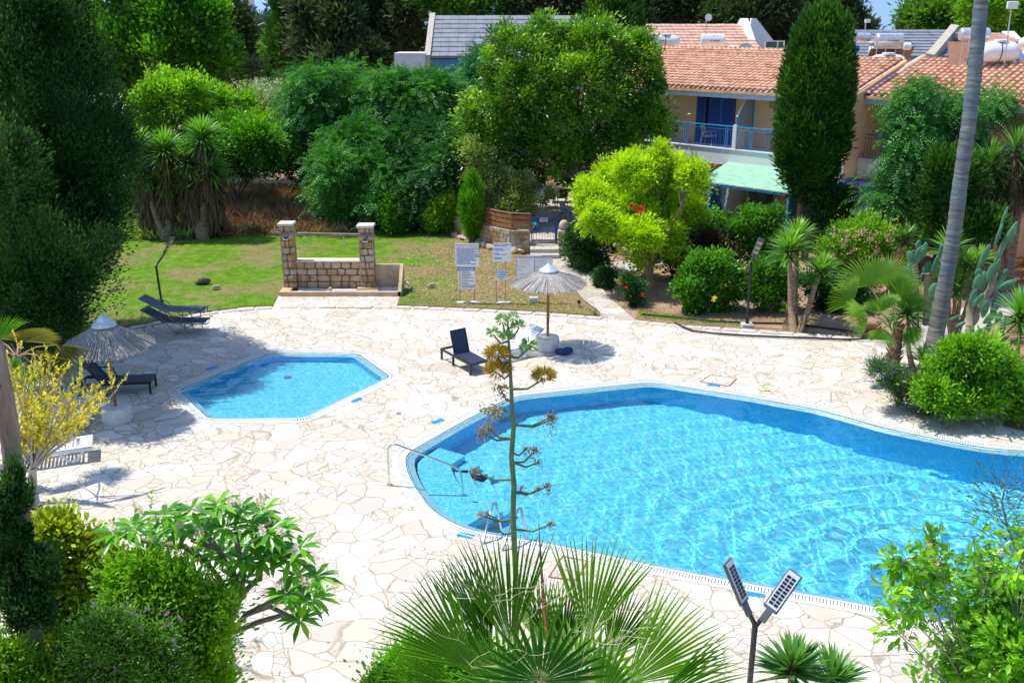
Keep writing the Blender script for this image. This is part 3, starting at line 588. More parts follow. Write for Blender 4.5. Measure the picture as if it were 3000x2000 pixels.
# field lamp
b_=P(742,110,140); a=Vector((b_.x,b_.y,0)); r=T('street_lamp','grey curved-arm street lamp beyond the pale field','street lamp',a); zt=P(765,67,140).z
mb=MB(); mb.tube([(0,0,0),(0,0,zt-2.2),(.35,0,zt-1.0),(1.0,0,zt-.25),(1.7,0,zt)],[.14,.1,.09,.08,.07],8); mb.build('post',m_alu,r,True); mb=MB(); mb.box((2.2,0,zt+.03),(1.2,.4,.18)); mb.build('lamp_head',m_alu,r)
# ======================= POOLSIDE THINGS =======================
m_wood=plain('pole_wood',(.30,.12,.045),.6,var=.3,scale=8); m_cbase=plain('painted_concrete',(.70,.69,.66),.85,var=.12,scale=7,bmp=.5)
t=NT('thatch_reed'); n=t.noise(3,6,.6,t.co((9,9,9))); c=t.ramp(n,[(.3,(.17,.15,.13)),(.5,(.42,.39,.35)),(.7,(.64,.61,.57))]); m_reedt=t.done(c,.85,0,.2); m_cap=plain('zinc_cap',(.58,.68,.70),.4,.3,var=.08)
def umbrella(label,loc,apex,rim,Rr,seed,rz=0):
    r=T('thatched_umbrella',label,'parasol',loc,rz,'thatched reed parasols'); mb=MB(); mb.lathe([(.33,0),(.345,.03),(.335,.36),(.315,.385),(.0,.39)],28); mb.build('base',m_cbase,r)
    mb=MB(); mb.tube([(0,0,.3),(0,0,apex-.05)],.04,10); mb.build('pole',m_wood,r,True)
    rg=random.Random(seed); mb=MB()
    for L_ in range(3):
        N=(190,160,110)[L_]
        for k in range(N):
            a=2*math.pi*(k+rg.uniform(-.35,.35))/N; r0=.1 if L_<2 else .5; r1=Rr*(rg.uniform(.92,1.04) if rg.random()<.9 else rg.uniform(.8,1.09)); s0=(r0/Rr); z0=apex-.06-(apex-rim)*s0-.012*L_; da=rg.uniform(-.03,.03)
            mb.span((r0*math.cos(a),r0*math.sin(a),z0+rg.uniform(0,.015)),(r1*math.cos(a+da),r1*math.sin(a+da),rim-.05*rg.random()-.012*L_),rg.uniform(.015,.026),.009)
    mb.build('thatch',m_reedt,r)
    mb=MB()
    for k in range(8): a=k*math.pi/4; mb.tube([(.05*math.cos(a),.05*math.sin(a),apex-.12),(Rr*.8*math.cos(a),Rr*.8*math.sin(a),apex-.14-(apex-rim)*.8)],.012,5)
    mb.build('ribs',m_wood,r); mb=MB(); h=.13 if apex-rim<.55 else .2; mb.lathe([(.28,apex-.10-h*.3),(.27,apex-.06-h*.3),(.03,apex+h*.55),(.0,apex+h*.6)],24); mb.build('cap',m_cap,r); return r
umbrella('thatched parasol on a white base in the middle of the terrace, by the sign boards',G(1604,1022),2.48,2.02,1.09,1)
umbrella('thatched parasol in tree shade at the left, beside the small pool',G(345,1232),2.55,1.92,1.03,2)
# ---- loungers ----
m_blk=plain('black_frame',(.018,.02,.03),.4,var=.2); m_bmesh=plain('navy_mesh',(.025,.035,.075),.6,var=.2); m_gmesh=plain('grey_sling',(.11,.13,.18),.7,var=.12); m_wpl=plain('white_plastic',(.74,.76,.80),.4,var=.05,bmp=0)
def frameaxes(a,b): d=Vector(b)-Vector(a); return math.atan2(d.y,d.x)
def L_black(label,loc,rz,back=62,arm=False,wd=.62,L=1.95):
    r=T('sun_lounger',label,'sun lounger',loc,rz,'dark sun loungers')
    mb=MB()
    for s_ in (-1,1): mb.box((L*.5,s_*(wd/2-.02),.30),(L,.05,.06))
    mb.box((L-.025,0,.30),(.05,wd,.06)); mb.box((.02,0,.30),(.05,wd,.06)); bevel(mb.build('frame',m_blk,r),.012)
    for x in (.05,L*.42,L-.04):
        for s_ in (-1,1): mb=MB(); mb.box((x,s_*(wd/2-.02),.145),(.05,.05,.29)); mb.build('leg',m_blk,r)
    mb=MB(); mb.box((.72+(L-.76)/2,0,.325),(L-.76,wd-.08,.02)); mb.build('seat',m_bmesh,r)
    c,s_=math.cos(R(back)),math.sin(R(back)); bl=.74 if arm else .66; mb=MB(); mb.box((.72-c*bl/2,0,.33+s_*bl/2),(bl,wd-.08,.022),Matrix.Rotation(R(back),3,'Y')); b_=mb.build('backrest',m_bmesh,r)
    mb=MB(); 
    for q in (-1,1): mb.box((.72-c*bl/2,q*(wd/2-.05),.33+s_*bl/2),(bl+.03,.035,.045),Matrix.Rotation(R(back),3,'Y'))
    mb.box((.72-c*bl,0,.33+s_*bl),(.04,wd-.07,.045),Matrix.Rotation(R(back),3,'Y')); mb.build('backrest_frame',m_blk,b_)
    if arm:
        for q in (-1,1): mb=MB(); mb.tube([(.35,q*wd/2,.32),(.38,q*(wd/2+.02),.52),(.45,q*(wd/2+.02),.56),(.85,q*(wd/2+.02),.55),(.95,q*wd/2,.33)],.018,6); mb.build('armrest',m_blk,r,True)
    return r
a=G(1315,1046); b=G(1383,1083); rz=frameaxes(a,b); d=(b-a).normalized(); L_black('navy blue sun lounger with raised back alone in the middle of the paving',a,rz,72,L=1.62,wd=.56)
a=G(225,1150); b=G(372,1170); L_black('dark lounger with armrests in the shade behind the left parasol pole',a,frameaxes(G(225,1168),G(370,1162)),55,True)
def L_curved(label,loc,rz,z=0):
    r=T('sun_lounger',label,'sun lounger',(loc.x,loc.y,z),rz,'curved metal sun loungers')
    mb=MB(); 
    for s_ in (-.3,.3):
        mb.tube([(.05,s_,.02),(.02,s_,.18),(.12,s_,.42),(.35,s_,.56),(.6,s_,.5),(.8,s_,.26),(.98,s_,.06),(1.15,s_,.02),(1.28,s_,.1),(1.32,s_,.32)],.016,7)
        mb.tube([(1.55,s_,.34),(1.58,s_,.2),(1.72,s_,.13),(1.85,s_,.2),(1.88,s_,.38),(1.95,s_,.42),(2.0,s_,.38)],.015,7); mb.tube([(.6,s_*.95,.36),(1.3,s_*.95,.34),(1.9,s_*.95,.33)],.016,7)
    for x,z_ in ((.6,.36),(1.2,.34),(1.88,.33)): mb.tube([(x,-.3,z_),(x,.3,z_)],.013,6)
    mb.build('frame',m_steel,r,True)
    mb=MB(); mb.box((1.25,0,.365),(1.3,.54,.014)); mb.build('seat',m_gmesh,r); mb=MB(); mb.box((.30,0,.55),(.76,.54,.014),Matrix.Rotation(R(28),3,'Y')); mb.build('backrest',m_gmesh,r); return r
a=G(432,968); rz=frameaxes(G(432,960),G(575,962)); L_curved('lower of two stacked metal loungers with curved arms by the lawn edge',a,rz); L_curved('upper of two stacked metal loungers with curved arms by the lawn edge',a+Vector((-.02,.03,0)),rz,.36)
def L_white(label,loc,rz,back=0,L=1.9,group='white plastic sun loungers'):
    r=T('sun_lounger',label,'sun lounger',loc,rz,group); wd=.66
    mb=MB(); x0=.62
    for q in (-1,1): mb.box((x0+(L-x0)/2,q*(wd/2-.05),.33),(L-x0,.1,.04))
    mb.box((L-.13,0,.33),(.26,wd,.045)); k=int((L-x0-.3)/.075)
    for i in range(k): mb.box((x0+.03+i*.075,0,.33),(.048,wd-.18,.03))
    mb.box((x0+(L-x0)/2,-(wd/2)+.01,.30),(L-x0,.02,.09)); mb.box((x0+(L-x0)/2,(wd/2)-.01,.30),(L-x0,.02,.09)); bevel(mb.build('bed',m_wpl,r),.012)
    c,s_=math.cos(R(back)),math.sin(R(back)); M=Matrix.Translation((x0,0,.33))@Matrix.Rotation(R(back),4,'Y'); mb=MB(); mb.M=M
    for q in (-1,1): mb.box((-.35,q*(wd/2-.05),0),(.7,.1,.04))
    mb.box((-.66,0,0),(.14,wd,.04)); mb.box((-.03,0,0),(.06,wd,.04))
    for i in range(7): mb.box((-.11-i*.075,0,0),(.048,wd-.18,.03))
    bevel(mb.build('backrest',m_wpl,r),.012)
    for x in (L-.42,.72):
        for q in (-1,1): mb=MB(); y=q*(wd/2-.03); mb.span((x-.26,y,.3),(x-.05,y,.02),.05,.05); mb.span((x+.26,y,.3),(x+.05,y,.02),.05,.05); mb.box((x,y,.02),(.16,.05,.04)); mb.build('leg',m_wpl,r)
    return r
for i,(fx_,fy,hx,hy,bk,lab) in enumerate(((285,1338,95,1366,0,'nearest white plastic lounger below the yellow shrub, lying flat'),(252,1262,80,1290,35,'middle white plastic lounger behind the yellow shrub with raised back'),(300,1206,140,1250,0,'white plastic lounger nearest the left parasol base, mostly in shade'))):
    a=G(hx,hy-8); b=G(fx_,fy-8); d=(b-a).normalized(); L_white(lab,b-d*1.95,frameaxes(a,b),bk)
a=G(1560,1030); b=G(1420,1062); L_white('white plastic lounger with raised head end beside the middle parasol base',a+(a-b).normalized()*.2,frameaxes(a,b),35)
# turquoise loungers on the upper terrace
m_tq=plain('turquoise_cushion',(.02,.52,.46),.7,var=.1)
for i,(x,y,lab) in enumerate(((1570,640,'turquoise cushioned lounger furthest behind the garden gate'),(1575,672,'turquoise cushioned lounger nearest behind the garden gate'))):
    q=P(x,y,41.6-i*1.4); q.z=.45; r=T('sun_lounger',lab,'sun lounger',q,R(180),'turquoise loungers on the upper terrace'); mb=MB(); mb.box((.65,0,.36),(1.3,.6,.1)); bevel(mb.build('cushion',m_tq,r),.03); mb=MB(); mb.box((1.6,0,.52),(.75,.6,.1),Matrix.Rotation(R(-28),3,'Y')); bevel(mb.build('backrest',m_tq,r),.03)
    for xx in (.25,1.35):
        for s_ in (-1,1): mb=MB(); mb.span((xx-.1,s_*.25,.32),(xx+.1,s_*.25,0),.04,.04); mb.build('leg',m_wpl,r)
# ---- lamps ----
def solar_head(parent,c,ax,nv,L=.62,W=.2,name='lamp_head',leds=True):
    c=Vector(c);ax=Vector(ax).normalized();nv=Vector(nv);nv=(nv-ax*nv.dot(ax)).normalized();sd=ax.cross(nv); M=Matrix((sd,ax,nv)).transposed().to_4x4(); M.translation=c
    mb=MB(); mb.M=M; mb.box((0,0,0),(W,L,.04)); mb.box((0,-L/2-.07,0),(.08,.16,.05)); h=bevel(mb.build(name,plain('lamp_casing',(.10,.11,.12),.5),parent),.012,3)
    mb=MB(); mb.M=M; mb.box((0,.01,.024),(W-.03,L-.05,.006)); mb.build('panel_surround',plain('panel_white',(.62,.65,.68),.4,bmp=0),h)
    mb=MB(); mb.M=M; n=9
    for k in range(n): 
        for s_ in (-1,1): mb.box((s_*(W-.05)*.24,-L/2+.06+(L-.12)*(k+.5)/n,.029),((W-.07)*.46,(L-.12)/n*.72,.004))
    mb.build('solar_cells',plain('solar_cell',(.012,.02,.05),.2,bmp=0),h)
    mb=MB(); mb.M=M
    for k in range(3): mb.box((0,-L/2+.14+k*.15,-.024),(W-.05,.09,.006))
    mb.build('led_window',plain('led_yellow',(.55,.45,.15),.4,bmp=0),h); return h
b=below_=Vector((P(2205,1950,8.7).x,P(2205,1950,8.7).y,0)); r=T('solar_lamp','black twin-headed solar lamp on a forked pole at the near pool edge','lamp',b)
def l_(x,y,dy=0): return P(x,y,8.7+dy)-b
mb=MB(); mb.tube([(0,0,0),l_(2212,1830)],.032,10); mb.tube([l_(2212,1850),l_(2212,1830),l_(2190,1785)],[.03,.03,.024],8); mb.tube([l_(2212,1835),l_(2250,1790)],[.028,.024],8); mb.build('pole',m_blk,r,True)
a=l_(2188,1782);c=l_(2135,1655,.12); solar_head(r,(a+c)/2+(c-a).normalized()*.06,(c-a),(.8,-.7,.45),.50,.17); a=l_(2252,1790);c=l_(2322,1690,.12); solar_head(r,(a+c)/2+(c-a).normalized()*.04,(c-a),(-.25,-.75,.75),.50,.17)
def bent_lamp(label,base,p1,p2,p3,p4,Y,nv,conc=False):
    b=G(*base); r=T('solar_lamp',label,'lamp',b,0,'single solar garden lamps'); q=lambda p:P(*p,Y)-b
    mb=MB(); mb.tube([(0,0,0),(0,0,.35)],.06,8); mb.tube([(0,0,0),q(p1)],.038,8); mb.tube([q(p1),q(p2)],.028,8); mb.build('pole',m_blk,r,True)
    if conc: mb=MB(); mb.box((0,0,.03),(.34,.3,.12)); mb.build('base',m_cbase,r)
    solar_head(r,(q(p3)+q(p4))/2,q(p4)-q(p3),nv,.6,.2); return r
bent_lamp('black bent solar lamp at the lawn edge behind the stacked loungers',(477,908),(457,779),(482,742),(484,738),(507,696),G(477,908).y,(-.75,.2,.6))
bent_lamp('brown solar lamp on a dark pole in a concrete foot beside the hibiscus',(2188,955),(2201,768),(2212,745),(2212,744),(2228,706),G(2188,955).y,(.2,.9,.5),True)
b=G(2927,1022); r=T('bollard_lamp','short grey bollard lamp on the soil right of the cactus','bollard',b); mb=MB(); mb.lathe([(.13,0),(.13,.05),(.06,.08),(.055,.62),(.09,.64),(.085,.68),(.06,.69),(.09,.72),(.085,.76),(.06,.77),(.095,.8),(.08,.86),(.0,.88)],14); mb.build('post',plain('bollard_grey',(.13,.14,.17),.5),r,True)
# ---- handrails ----
m_chr=plain('stainless_steel',(.72,.70,.66),.16,1.0,var=.03,bmp=0)
def z_(px,py,Y): q=P(px,py,Y); return q
b=G(1141,1421); r=T('handrail','stainless steel handrail over the pool steps at the left end of the large pool','handrail',b); e=G(1352,1425); 
Yb=b.y; pts=[(0,0,0),tuple(P(1135,1330,Yb)-b),tuple(P(1137,1312,Yb)-b),tuple(P(1150,1302,Yb)-b),tuple(P(1165,1303,Yb)-b),tuple(P(1335,1368,Yb-.1)-b),tuple(P(1347,1378,Yb-.1)-b),tuple(P(1352,1392,Yb-.1)-b),tuple(P(1358,1440,Yb-.15)-b)]
pts[-1]=(pts[-1][0]+.03,pts[-1][1],-.75); mb=MB(); mb.tube(resample(pts,.05,False),.022,10); mb.build('rail',m_chr,r,True); mb=MB(); mb.lathe([(.06,.003),(.06,.02),(.03,.03)],16); mb.build('foot_plate',m_chr,r)
r=T('pool_ladder','steel pool ladder behind the agave stalk at the near pool edge','ladder',G(1418,1592)); b=r.location
for k,(bx,by,tx,ty) in enumerate(((1416,1592,1446,1474),(1472,1612,1520,1488))):
    p0=G(bx,by)-b; q=P(tx,ty,G(bx,by).y+.45)-b; e=G(tx+22,ty+85)-b; mb=MB(); pts=[tuple(p0),tuple(p0.lerp(q,.5)+Vector((0,-.05,.12))),tuple(q),tuple(q+Vector((.04,.14,-.06))),tuple(Vector((e.x,e.y,.1))),(e.x,e.y,-.9)]; mb.tube(pts,.021,10); mb.build('rail',m_chr,r,True)
for k in range(3): mb=MB(); p0=G(1468,1559)-b; p1=G(1542,1573)-b; mb.span((p0.x,p0.y,-.3-.25*k),(p1.x,p1.y,-.3-.25*k),.08,.03); mb.build('tread',m_chr,r)
# pool steps
def substeps():
    pr=resample(BIG,.25); cx=G(1235,1360); ins=[]
    for k,(off,z) in enumerate(((.95,-.30),(1.35,-.58),(1.75,-.84))):
        q=offset(pr,-.22); poly=[p for p in q]; q2=offset(pr,-off)
        sel=[i for i,p in enumerate(q) if p[0]<G(1260,1400).x+.9 and G(1290,1515).y-.6<p[1]<G(1230,1300).y+.2]
        # keep the run contiguous
        n=len(q); run=[]; s=set(sel); st=[i for i in sel if (i-1)%n not in s]
        if not st: continue
        i=st[0]
        while i%n in s: run.append(i%n); i+=1
        mb=MB(); m=len(run); top=[(*q[i],z) for i in run]+[(*q2[i],z) for i in reversed(run)]
        mb.add(top,[(j,j+1,2*m-2-j,2*m-1-j) for j in range(m-1)]); mb.add([(*q2[i],z) for i in run]+[(*q2[i],-1.3) for i in run],[(j,j+1,m+j+1,m+j) for j in range(m-1)])
        for i_ in (run[0],run[-1]): mb.add([(*q[i_],z),(*q2[i_],z),(*q2[i_],-1.35),(*q[i_],-1.35)],[(0,1,2,3)])
        o=mb.build('pool_step',m_floor); o['kind']='structure'; o.cycles.is_caustics_receiver=True
substeps()
# depth tiles, drains, access covers
m_dt=plain('blue_glass_tile',(.02,.28,.66),.25,var=.2,bmp=0); wt=plain('white_glyph',(.8,.85,.9),.5,bmp=0)
DT=[(620,1078,50,'by the upper left corner of the small pool'),(1044,1171,55,'by the lower right side of the small pool'),(1283,1233,40,'on the paving left of the large pool'),(2091,1128,-14,'beside the rusty square cover'),(1365,1568,-20,'by the near edge left of the pool ladder'),(2213,1739,-12,'by the near pool edge under the solar lamp')]
for x,y,a,lab in DT:
    r=T('depth_marker','blue mosaic depth marker tile '+lab,'tile',G(x,y,.004),R(a),'blue depth marker tiles'); mb=MB(); mb.box((0,0,.003),(.32,.15,.006)); mb.build('tile',m_dt,r)
m_rust=plain('rusty_iron',(.30,.13,.06),.9,var=.35)
def cover(label,c4):
    q=[G(*p) for p in c4]; c=sum(q,Vector())/4; r=T('access_cover',label,'cover',(c.x,c.y,0),0,'square paved access covers'); mb=MB()
    for i in range(4): mb.span(q[i]-c+Vector((0,0,.006)),q[(i+1)%4]-c+Vector((0,0,.006)),.035,.012)
    mb.build('frame',m_rust,r); mb=MB(); mb.add([tuple(p*.97+c*.03*0-c*.97+Vector((0,0,.009))) for p in q],[(0,1,2,3)]); mb.build('lid',m_flag,r)
cover('square paved access cover in a rusty frame above the large pool',[(2083,1099),(2158,1109),(2135,1132),(2052,1118)]); cover('rusty framed access cover hidden behind the big fan palm',[(1648,1630),(1720,1644),(1690,1700),(1608,1690)])
mb=MB(); mb.lathe([(.06,0),(.06,.01),(.03,.012)],14); o=mb.build('floor_drain',m_steel); o.location=G(1168,1211,.002); tag(o,'small round metal drain cap in the paving between the pools','drain')
mb=MB(); mb.lathe([(.13,0),(.13,.015),(.05,.02)],18); o=mb.build('floor_drain',m_wpl); o.location=(*G(846,1139,-.55).xy,-.545); tag(o,'white round drain on the floor of the small pool','drain')
for i,(x,y) in enumerate(((1725,1167),(2177,1188),(2640,1292),(2835,1341))):
    q=G(x,y,-.35); mb=MB(); mb.lathe([(.05,0),(.05,.02),(.02,.025)],12); o=mb.build('return_inlet',m_wpl); o.location=q+Vector((0,.1,0)); o.rotation_euler=(R(70),0,0); tag(o,('leftmost white inlet fitting on the far pool wall','white inlet fitting on the far pool wall below the depth marker','white inlet fitting on the far pool wall below the flip-flops side','large round inlet fitting on the shaded pool wall at right')[i],'inlet')
# flip-flops
m_ff=plain('pale_yellow_rubber',(.72,.76,.28),.6)
for i,(x,y,a,lab) in enumerate(((2232,1138,20,'upper pale yellow flip-flop on the far pool edge'),(2240,1143,-10,'lower pale yellow flip-flop on the far pool edge'))):
    r=T('flip_flop',lab,'flip-flop',G(x,y,.005),R(a),'pair of flip-flops'); mb=MB(); mb.ball((0,0,.012),(.15,.055,.014),14,6); mb.build('sole',m_ff,r,True); mb=MB(); mb.tube([(-.02,.045,.02),(.02,.02,.05),(.08,0,.025)],.008,5); mb.tube([(-.02,-.045,.02),(.02,-.02,.05),(.08,0,.025)],.008,5); mb.build('strap',m_ff,r)
# bag weight by the parasol
c=G(1651,1036); r=T('folded_cover','dark blue folded cover lying in the shadow of the middle parasol','cover',c,R(-5)); mb=MB(); mb.ball((0,0,.07),(.26,.2,.09),14,8); mb.ball((.1,.02,.13),(.13,.12,.06),12,7); mb.ball((-.14,-.03,.12),(.1,.12,.05),12,7); mb.build('cloth',plain('dark_blue_cloth',(.02,.05,.16),.8,bmp=.5),r,True,jit=.05)
# stones on the lawn
for x,y,s_,m_,lab in ((592,832,.24,plain('dark_stone',(.12,.10,.09),.95,var=.5,bmp=1),'rough dark stone lying on the lawn'),(629,847,.13,plain('pale_stone',(.6,.57,.5),.9),'small flat pale stone on the lawn'),(1260,841,.13,MATS['pale_stone'],'flat pale stone right of the foot shower')):
    mb=MB(); mb.ball((0,0,s_*.3),(s_*1.2,s_*.7,s_*.5),9,6); o=mb.build('stone',m_,None,jit=.12); o.location=G(x,y); tag(o,lab,'stone')
# ---- shower wall ----
t=NT('ashlar_stone'); co=t.co(1); v1=t.vor(1,'F1',t.co((2.4,2.4,3.6)),.85,1); sp=t.new('ShaderNodeSeparateColor'); t.put(sp.inputs[0],v1)
c=t.ramp(sp.outputs[0],[(0,(.36,.22,.11)),(.3,(.50,.34,.19)),(.6,(.62,.46,.29)),(.85,(.56,.49,.40)),(1,(.68,.42,.20))]); c=t.mix(t.step(t.noise(9,6,.7),.45,.75),c,(.34,.24,.15)); t.bump(t.noise(14,6,.7),.7,.02); m_ash=t.done(c,.95,0,.1)
m_mort=plain('dark_joint',(.16,.12,.09),.95)
def stonework(name,parent,x0,x1,y,z0,z1,depth,courses,seed,wmin=.18,wmax=.42,rough=.015,mats=None,both=True):
    """individually shaped stones over a mortar core; front face at y"""
    rg=random.Random(seed); mb=MB(); mb.mi=1; mb.box(((x0+x1)/2,y+depth/2,(z0+z1)/2),(x1-x0-.03,depth-.03,z1-z0-.01)); mb.mi=0; z=z0
    for k in range(courses):
        h=(z1-z0)/courses*(1 if k%2 else 1); x=x0
        while x<x1-.02:
            w_=min(rg.uniform(wmin,wmax),x1-x); 
            if x1-x-w_<wmin*.6: w_=x1-x
            g=.012; cx=x+w_/2; cz=z+h/2; 
            for yy,dd in (((y+.03),1),((y+depth-.03),-1)) if both else (((y+.03),1),):
                o=rg.uniform(0,rough); rw=w_/2-g; rh=h/2-g; c_=.035
                pts=[(-rw+c_*rg.random(),-rh+c_*rg.random()*.5),(0,-rh),(rw-c_*rg.random(),-rh+c_*rg.random()*.5),(rw,0),(rw-c_*rg.random(),rh-c_*rg.random()*.5),(0,rh),(-rw+c_*rg.random(),rh-c_*rg.random()*.5),(-rw,0)]
                f=yy-dd*(.03+o); q=[(cx+a,yy,cz+b_) for a,b_ in pts]+[(cx+a*.93,f,cz+b_*.93) for a,b_ in pts]; fs=[(i,(i+1)%8,8+(i+1)%8,8+i) for i in range(8)]+[tuple(range(8,16))]
                mb.add(q,fs)
            x+=w_
        z+=h
    return mb.build(name,[m_ash,m_mort] if not mats else mats,parent)
bl=G(818,868); br=G(1174,868); W_=br.x-bl.x; rzs=frameaxes(bl,br)
r=T('foot_shower','open-air stone shower with two pillars, low wall, timber beam and tiled trays','shower',bl,rzs); sc=W_
m_slab=plain('sandstone_slab',(.55,.40,.26),.85,var=.15,scale=3,bmp=.4)
def X_(px): return W_*(px-818)/(1174-818)
mb=MB()
D=1.5 # basin depth
for (a0,a1,y0,y1) in ((0,W_,0,.16),(0,.35,.16,D),(X_(955),X_(962),.16,.85),(X_(1040),X_(1105),.16,.85)): mb.box(((a0+a1)/2,(y0+y1)/2,.075),(a1-a0,y1-y0,.15))
mb.build('plinth',m_slab,r)
mb=MB(); m_wt=plain('white_tray_tile',(.80,.80,.78),.3)
for a0,a1 in ((X_(865),X_(955)),(X_(962),X_(1040)),(X_(1105),X_(1163))): mb=MB(); mb.box(((a0+a1)/2,.62,.05),(a1-a0,.9,.06)); mb.build('tray',m_wt,r)
# pillars
def pillar(x0,x1,h,seed,lab):
    p=stonework('pillar',r,x0,x1,.62,.1,h,.42,9,seed,.12,.3)
    # side stones
    rg=random.Random(seed)
    for xx,sg in ((x0,-1),(x1,1)):
        mb=MB()
        for k in range(9):
            z0=.1+(h-.1)*k/9; z1=.1+(h-.1)*(k+1)/9; mb.box((xx+sg*.004,.83,(z0+z1)/2),(.035+rg.uniform(0,.012),.40,(z1-z0)-.024))
        mb.build('side_facing',m_ash,p)
    mb=MB(); mb.box(((x0+x1)/2,.83,h+.05),(x1-x0+.14,.56,.09)); bevel(mb.build('capstone',plain('pillar_cap',(.62,.58,.50),.85,var=.12,bmp=.4),p),.012)
    # solar light
    cx=(x0+x1)/2; M=Matrix.Translation((cx,.55,h-.42))@Matrix.Rotation(R(38),4,'X'); mb=MB(); mb.M=M; mb.box((0,0,0),(.17,.13,.03)); s=mb.build('solar_light',m_wpl,p); mb=MB(); mb.M=M
    for i in range(4): mb.box((-.055+i*.037,0,.018),(.028,.10,.006))
    mb.build('solar_cells',plain('solar_cell2',(.03,.06,.14),.2,bmp=0),s)
pillar(X_(822),X_(858)-.02,2.35,3,''); pillar(X_(1052),X_(1090),2.28,7,'')
stonework('low_wall',r,X_(858),X_(1056),.80,.08,1.02,.42,4,11,.24,.48)
mb=MB(); mb.box(((X_(858)+X_(1056))/2,1.01,1.045),(X_(1056)-X_(858)+.06,.46,.06)); mb.build('wall_coping',plain('pale_coping',(.66,.58,.46),.9,var=.15,bmp=.6),r)
x0,x1=X_(1093),X_(1176)
mb=MB(); mb.box(((x0+x1)/2,1.03,.45),(x1-x0,.14,.90)); mb.add([(x1-.12,0,0),(x1-.12,0,.18),(x1-.12,.96,.9),(x1-.12,.96,0),(x1,0,0),(x1,0,.18),(x1,.96,.9),(x1,.96,0)],[(0,1,2,3),(4,7,6,5),(1,5,6,2),(0,4,5,1)]); mb.build('wash_corner',m_slab,r)
mb=MB(); mb.tube([((x0+x1)/2+.05,.95,.62),((x0+x1)/2+.05,.84,.62),((x0+x1)/2+.05,.82,.55)],.018,8); mb.tube([((x0+x1)/2-.02,.86,.66),((x0+x1)/2+.1,.86,.66)],.012,6); mb.build('tap',m_chr,r,True)
mb=MB(); mb.span((X_(806),.60,2.10),(X_(1100),.60,2.03),.13,.09); mb.build('timber_beam',plain('grey_timber',(.24,.19,.16),.9,var=.4,scale=3,bmp=.6),r)
for px in (892,1007): mb=MB(); x=X_(px); mb.tube([(x,.6,2.04),(x,.6,1.78)],.010,6); mb.lathe([(.012,1.80),(.03,1.77),(.055,1.745),(.05,1.735)],12,(x,.6,0)); mb.build('shower_head',m_chr,r,True)
# water pipe behind
a=G(1188,820); mb=MB(); mb.tube([tuple(G(1176,832)+Vector((0,0,.03))),tuple(G(1192,829)+Vector((0,0,.05))),tuple(G(1205,840)+Vector((0,0,.03))),tuple(G(1212,856)+Vector((0,0,.02)))],.035,8); tag(mb.build('drain_pipe',m_steel,None,True),'short grey corrugated hose curling out beside the stone shower','hose')
# ---- signs ----
m_sb=plain('sign_white',(.80,.81,.82),.4,var=.03,bmp=0); m_nav=plain('sign_blue',(.02,.06,.32),.5,bmp=0); m_red=plain('sign_red',(.62,.03,.04),.5,bmp=0); m_hdr=plain('sign_header_blue',(.01,.16,.50),.4,bmp=0); m_tx=plain('sign_grey_text',(.10,.11,.14),.6,bmp=0)
def board(r,c4,Y,name='board',mat=None):
    (x0,y0),(x1,y1)=c4; a=P(x0,y0,Y)-r.location; b_=P(x1,y1,Y)-r.location; mb=MB(); mb.box(((a.x+b_.x)/2,a.y,(a.z+b_.z)/2),(b_.x-a.x,.02,a.z-b_.z)); o=mb.build(name,mat or m_sb,r); return o,a,b_
def rows(r,a,b_,lines,mat,size,x=.04,top=.08,lead=None,bold=.001):
    lead=lead or size*1.25
    for i,l in enumerate(lines):
        if l: text(l,size,mat,r,(a.x+x,a.y-.0125,a.z-top-i*lead),(R(90),0,0),align='LEFT',ext=.0008,bold=bold)
b=G(1366,886); Y=b.y; r=T('sign_board','left sign with long blue text above the POOL RULES board','sign',b)
o,a,c=board(r,[(1333,713),(1403,781)],Y); text('SWIMMING POOL REGULATIONS',.05,m_tx,o,((a.x+c.x)/2,a.y-.0125,a.z-.07),(R(90),0,0),ext=.0008); text('POOL REGULATIONS KANONISMOI PISINAS',.036,m_red,o,((a.x+c.x)/2,a.y-.0125,a.z-.125),(R(90),0,0),ext=.0008)
rows(o,a,c,['1. PLEASE SHOWER AND WASH FEET BEFORE ENTERING','2. ENTRY TO POOL WILL ONLY BE ALLOWED TO THOSE','   WITH APPROPRIATE SWIMMING ATTIRE','3. ENTRY IS PROHIBITED TO THOSE WITH SKIN DISEASES','   AND TO THOSE WITH OPEN WOUNDS','4. SPITTING IN THE POOL IS STRICTLY PROHIBITED','5. SITTING ON OR HANGING ON POOL FITTINGS PROHIBITED','6. PLEASE COMPLY WITH ALL RULES OF THE OPERATOR','1. ΠΑΡΑΚΑΛΕΙΣΤΕ ΟΠΩΣ ΚΑΝΕΤΕ ΝΤΟΥΣ ΚΑΙ ΠΛΥΝΕΤΕ','   ΤΑ ΠΟΔΙΑ ΠΡΙΝ ΜΠΕΙΤΕ ΣΤΗΝ ΠΙΣΙΝΑ','2. Η ΕΙΣΟΔΟΣ ΕΠΙΤΡΕΠΕΤΑΙ ΜΟΝΟ ΜΕ ΜΑΓΙΟ','3. ΑΠΑΓΟΡΕΥΕΤΑΙ Η ΕΙΣΟΔΟΣ ΣΕ ΑΤΟΜΑ ΜΕ','4. ΑΠΑΓΟΡΕΥΕΤΑΙ ΤΟ ΦΤΥΣΙΜΟ','5. ΑΠΑΓΟΡΕΥΕΤΑΙ ΝΑ ΚΑΘΕΣΤΕ','6. ΥΠΑΚΟΥΕΤΕ ΟΛΟΥΣ ΤΟΥΣ ΚΑΝΟΝΙΣΜΟΥΣ'],m_nav,.031,.03,.18,.038,.0012)
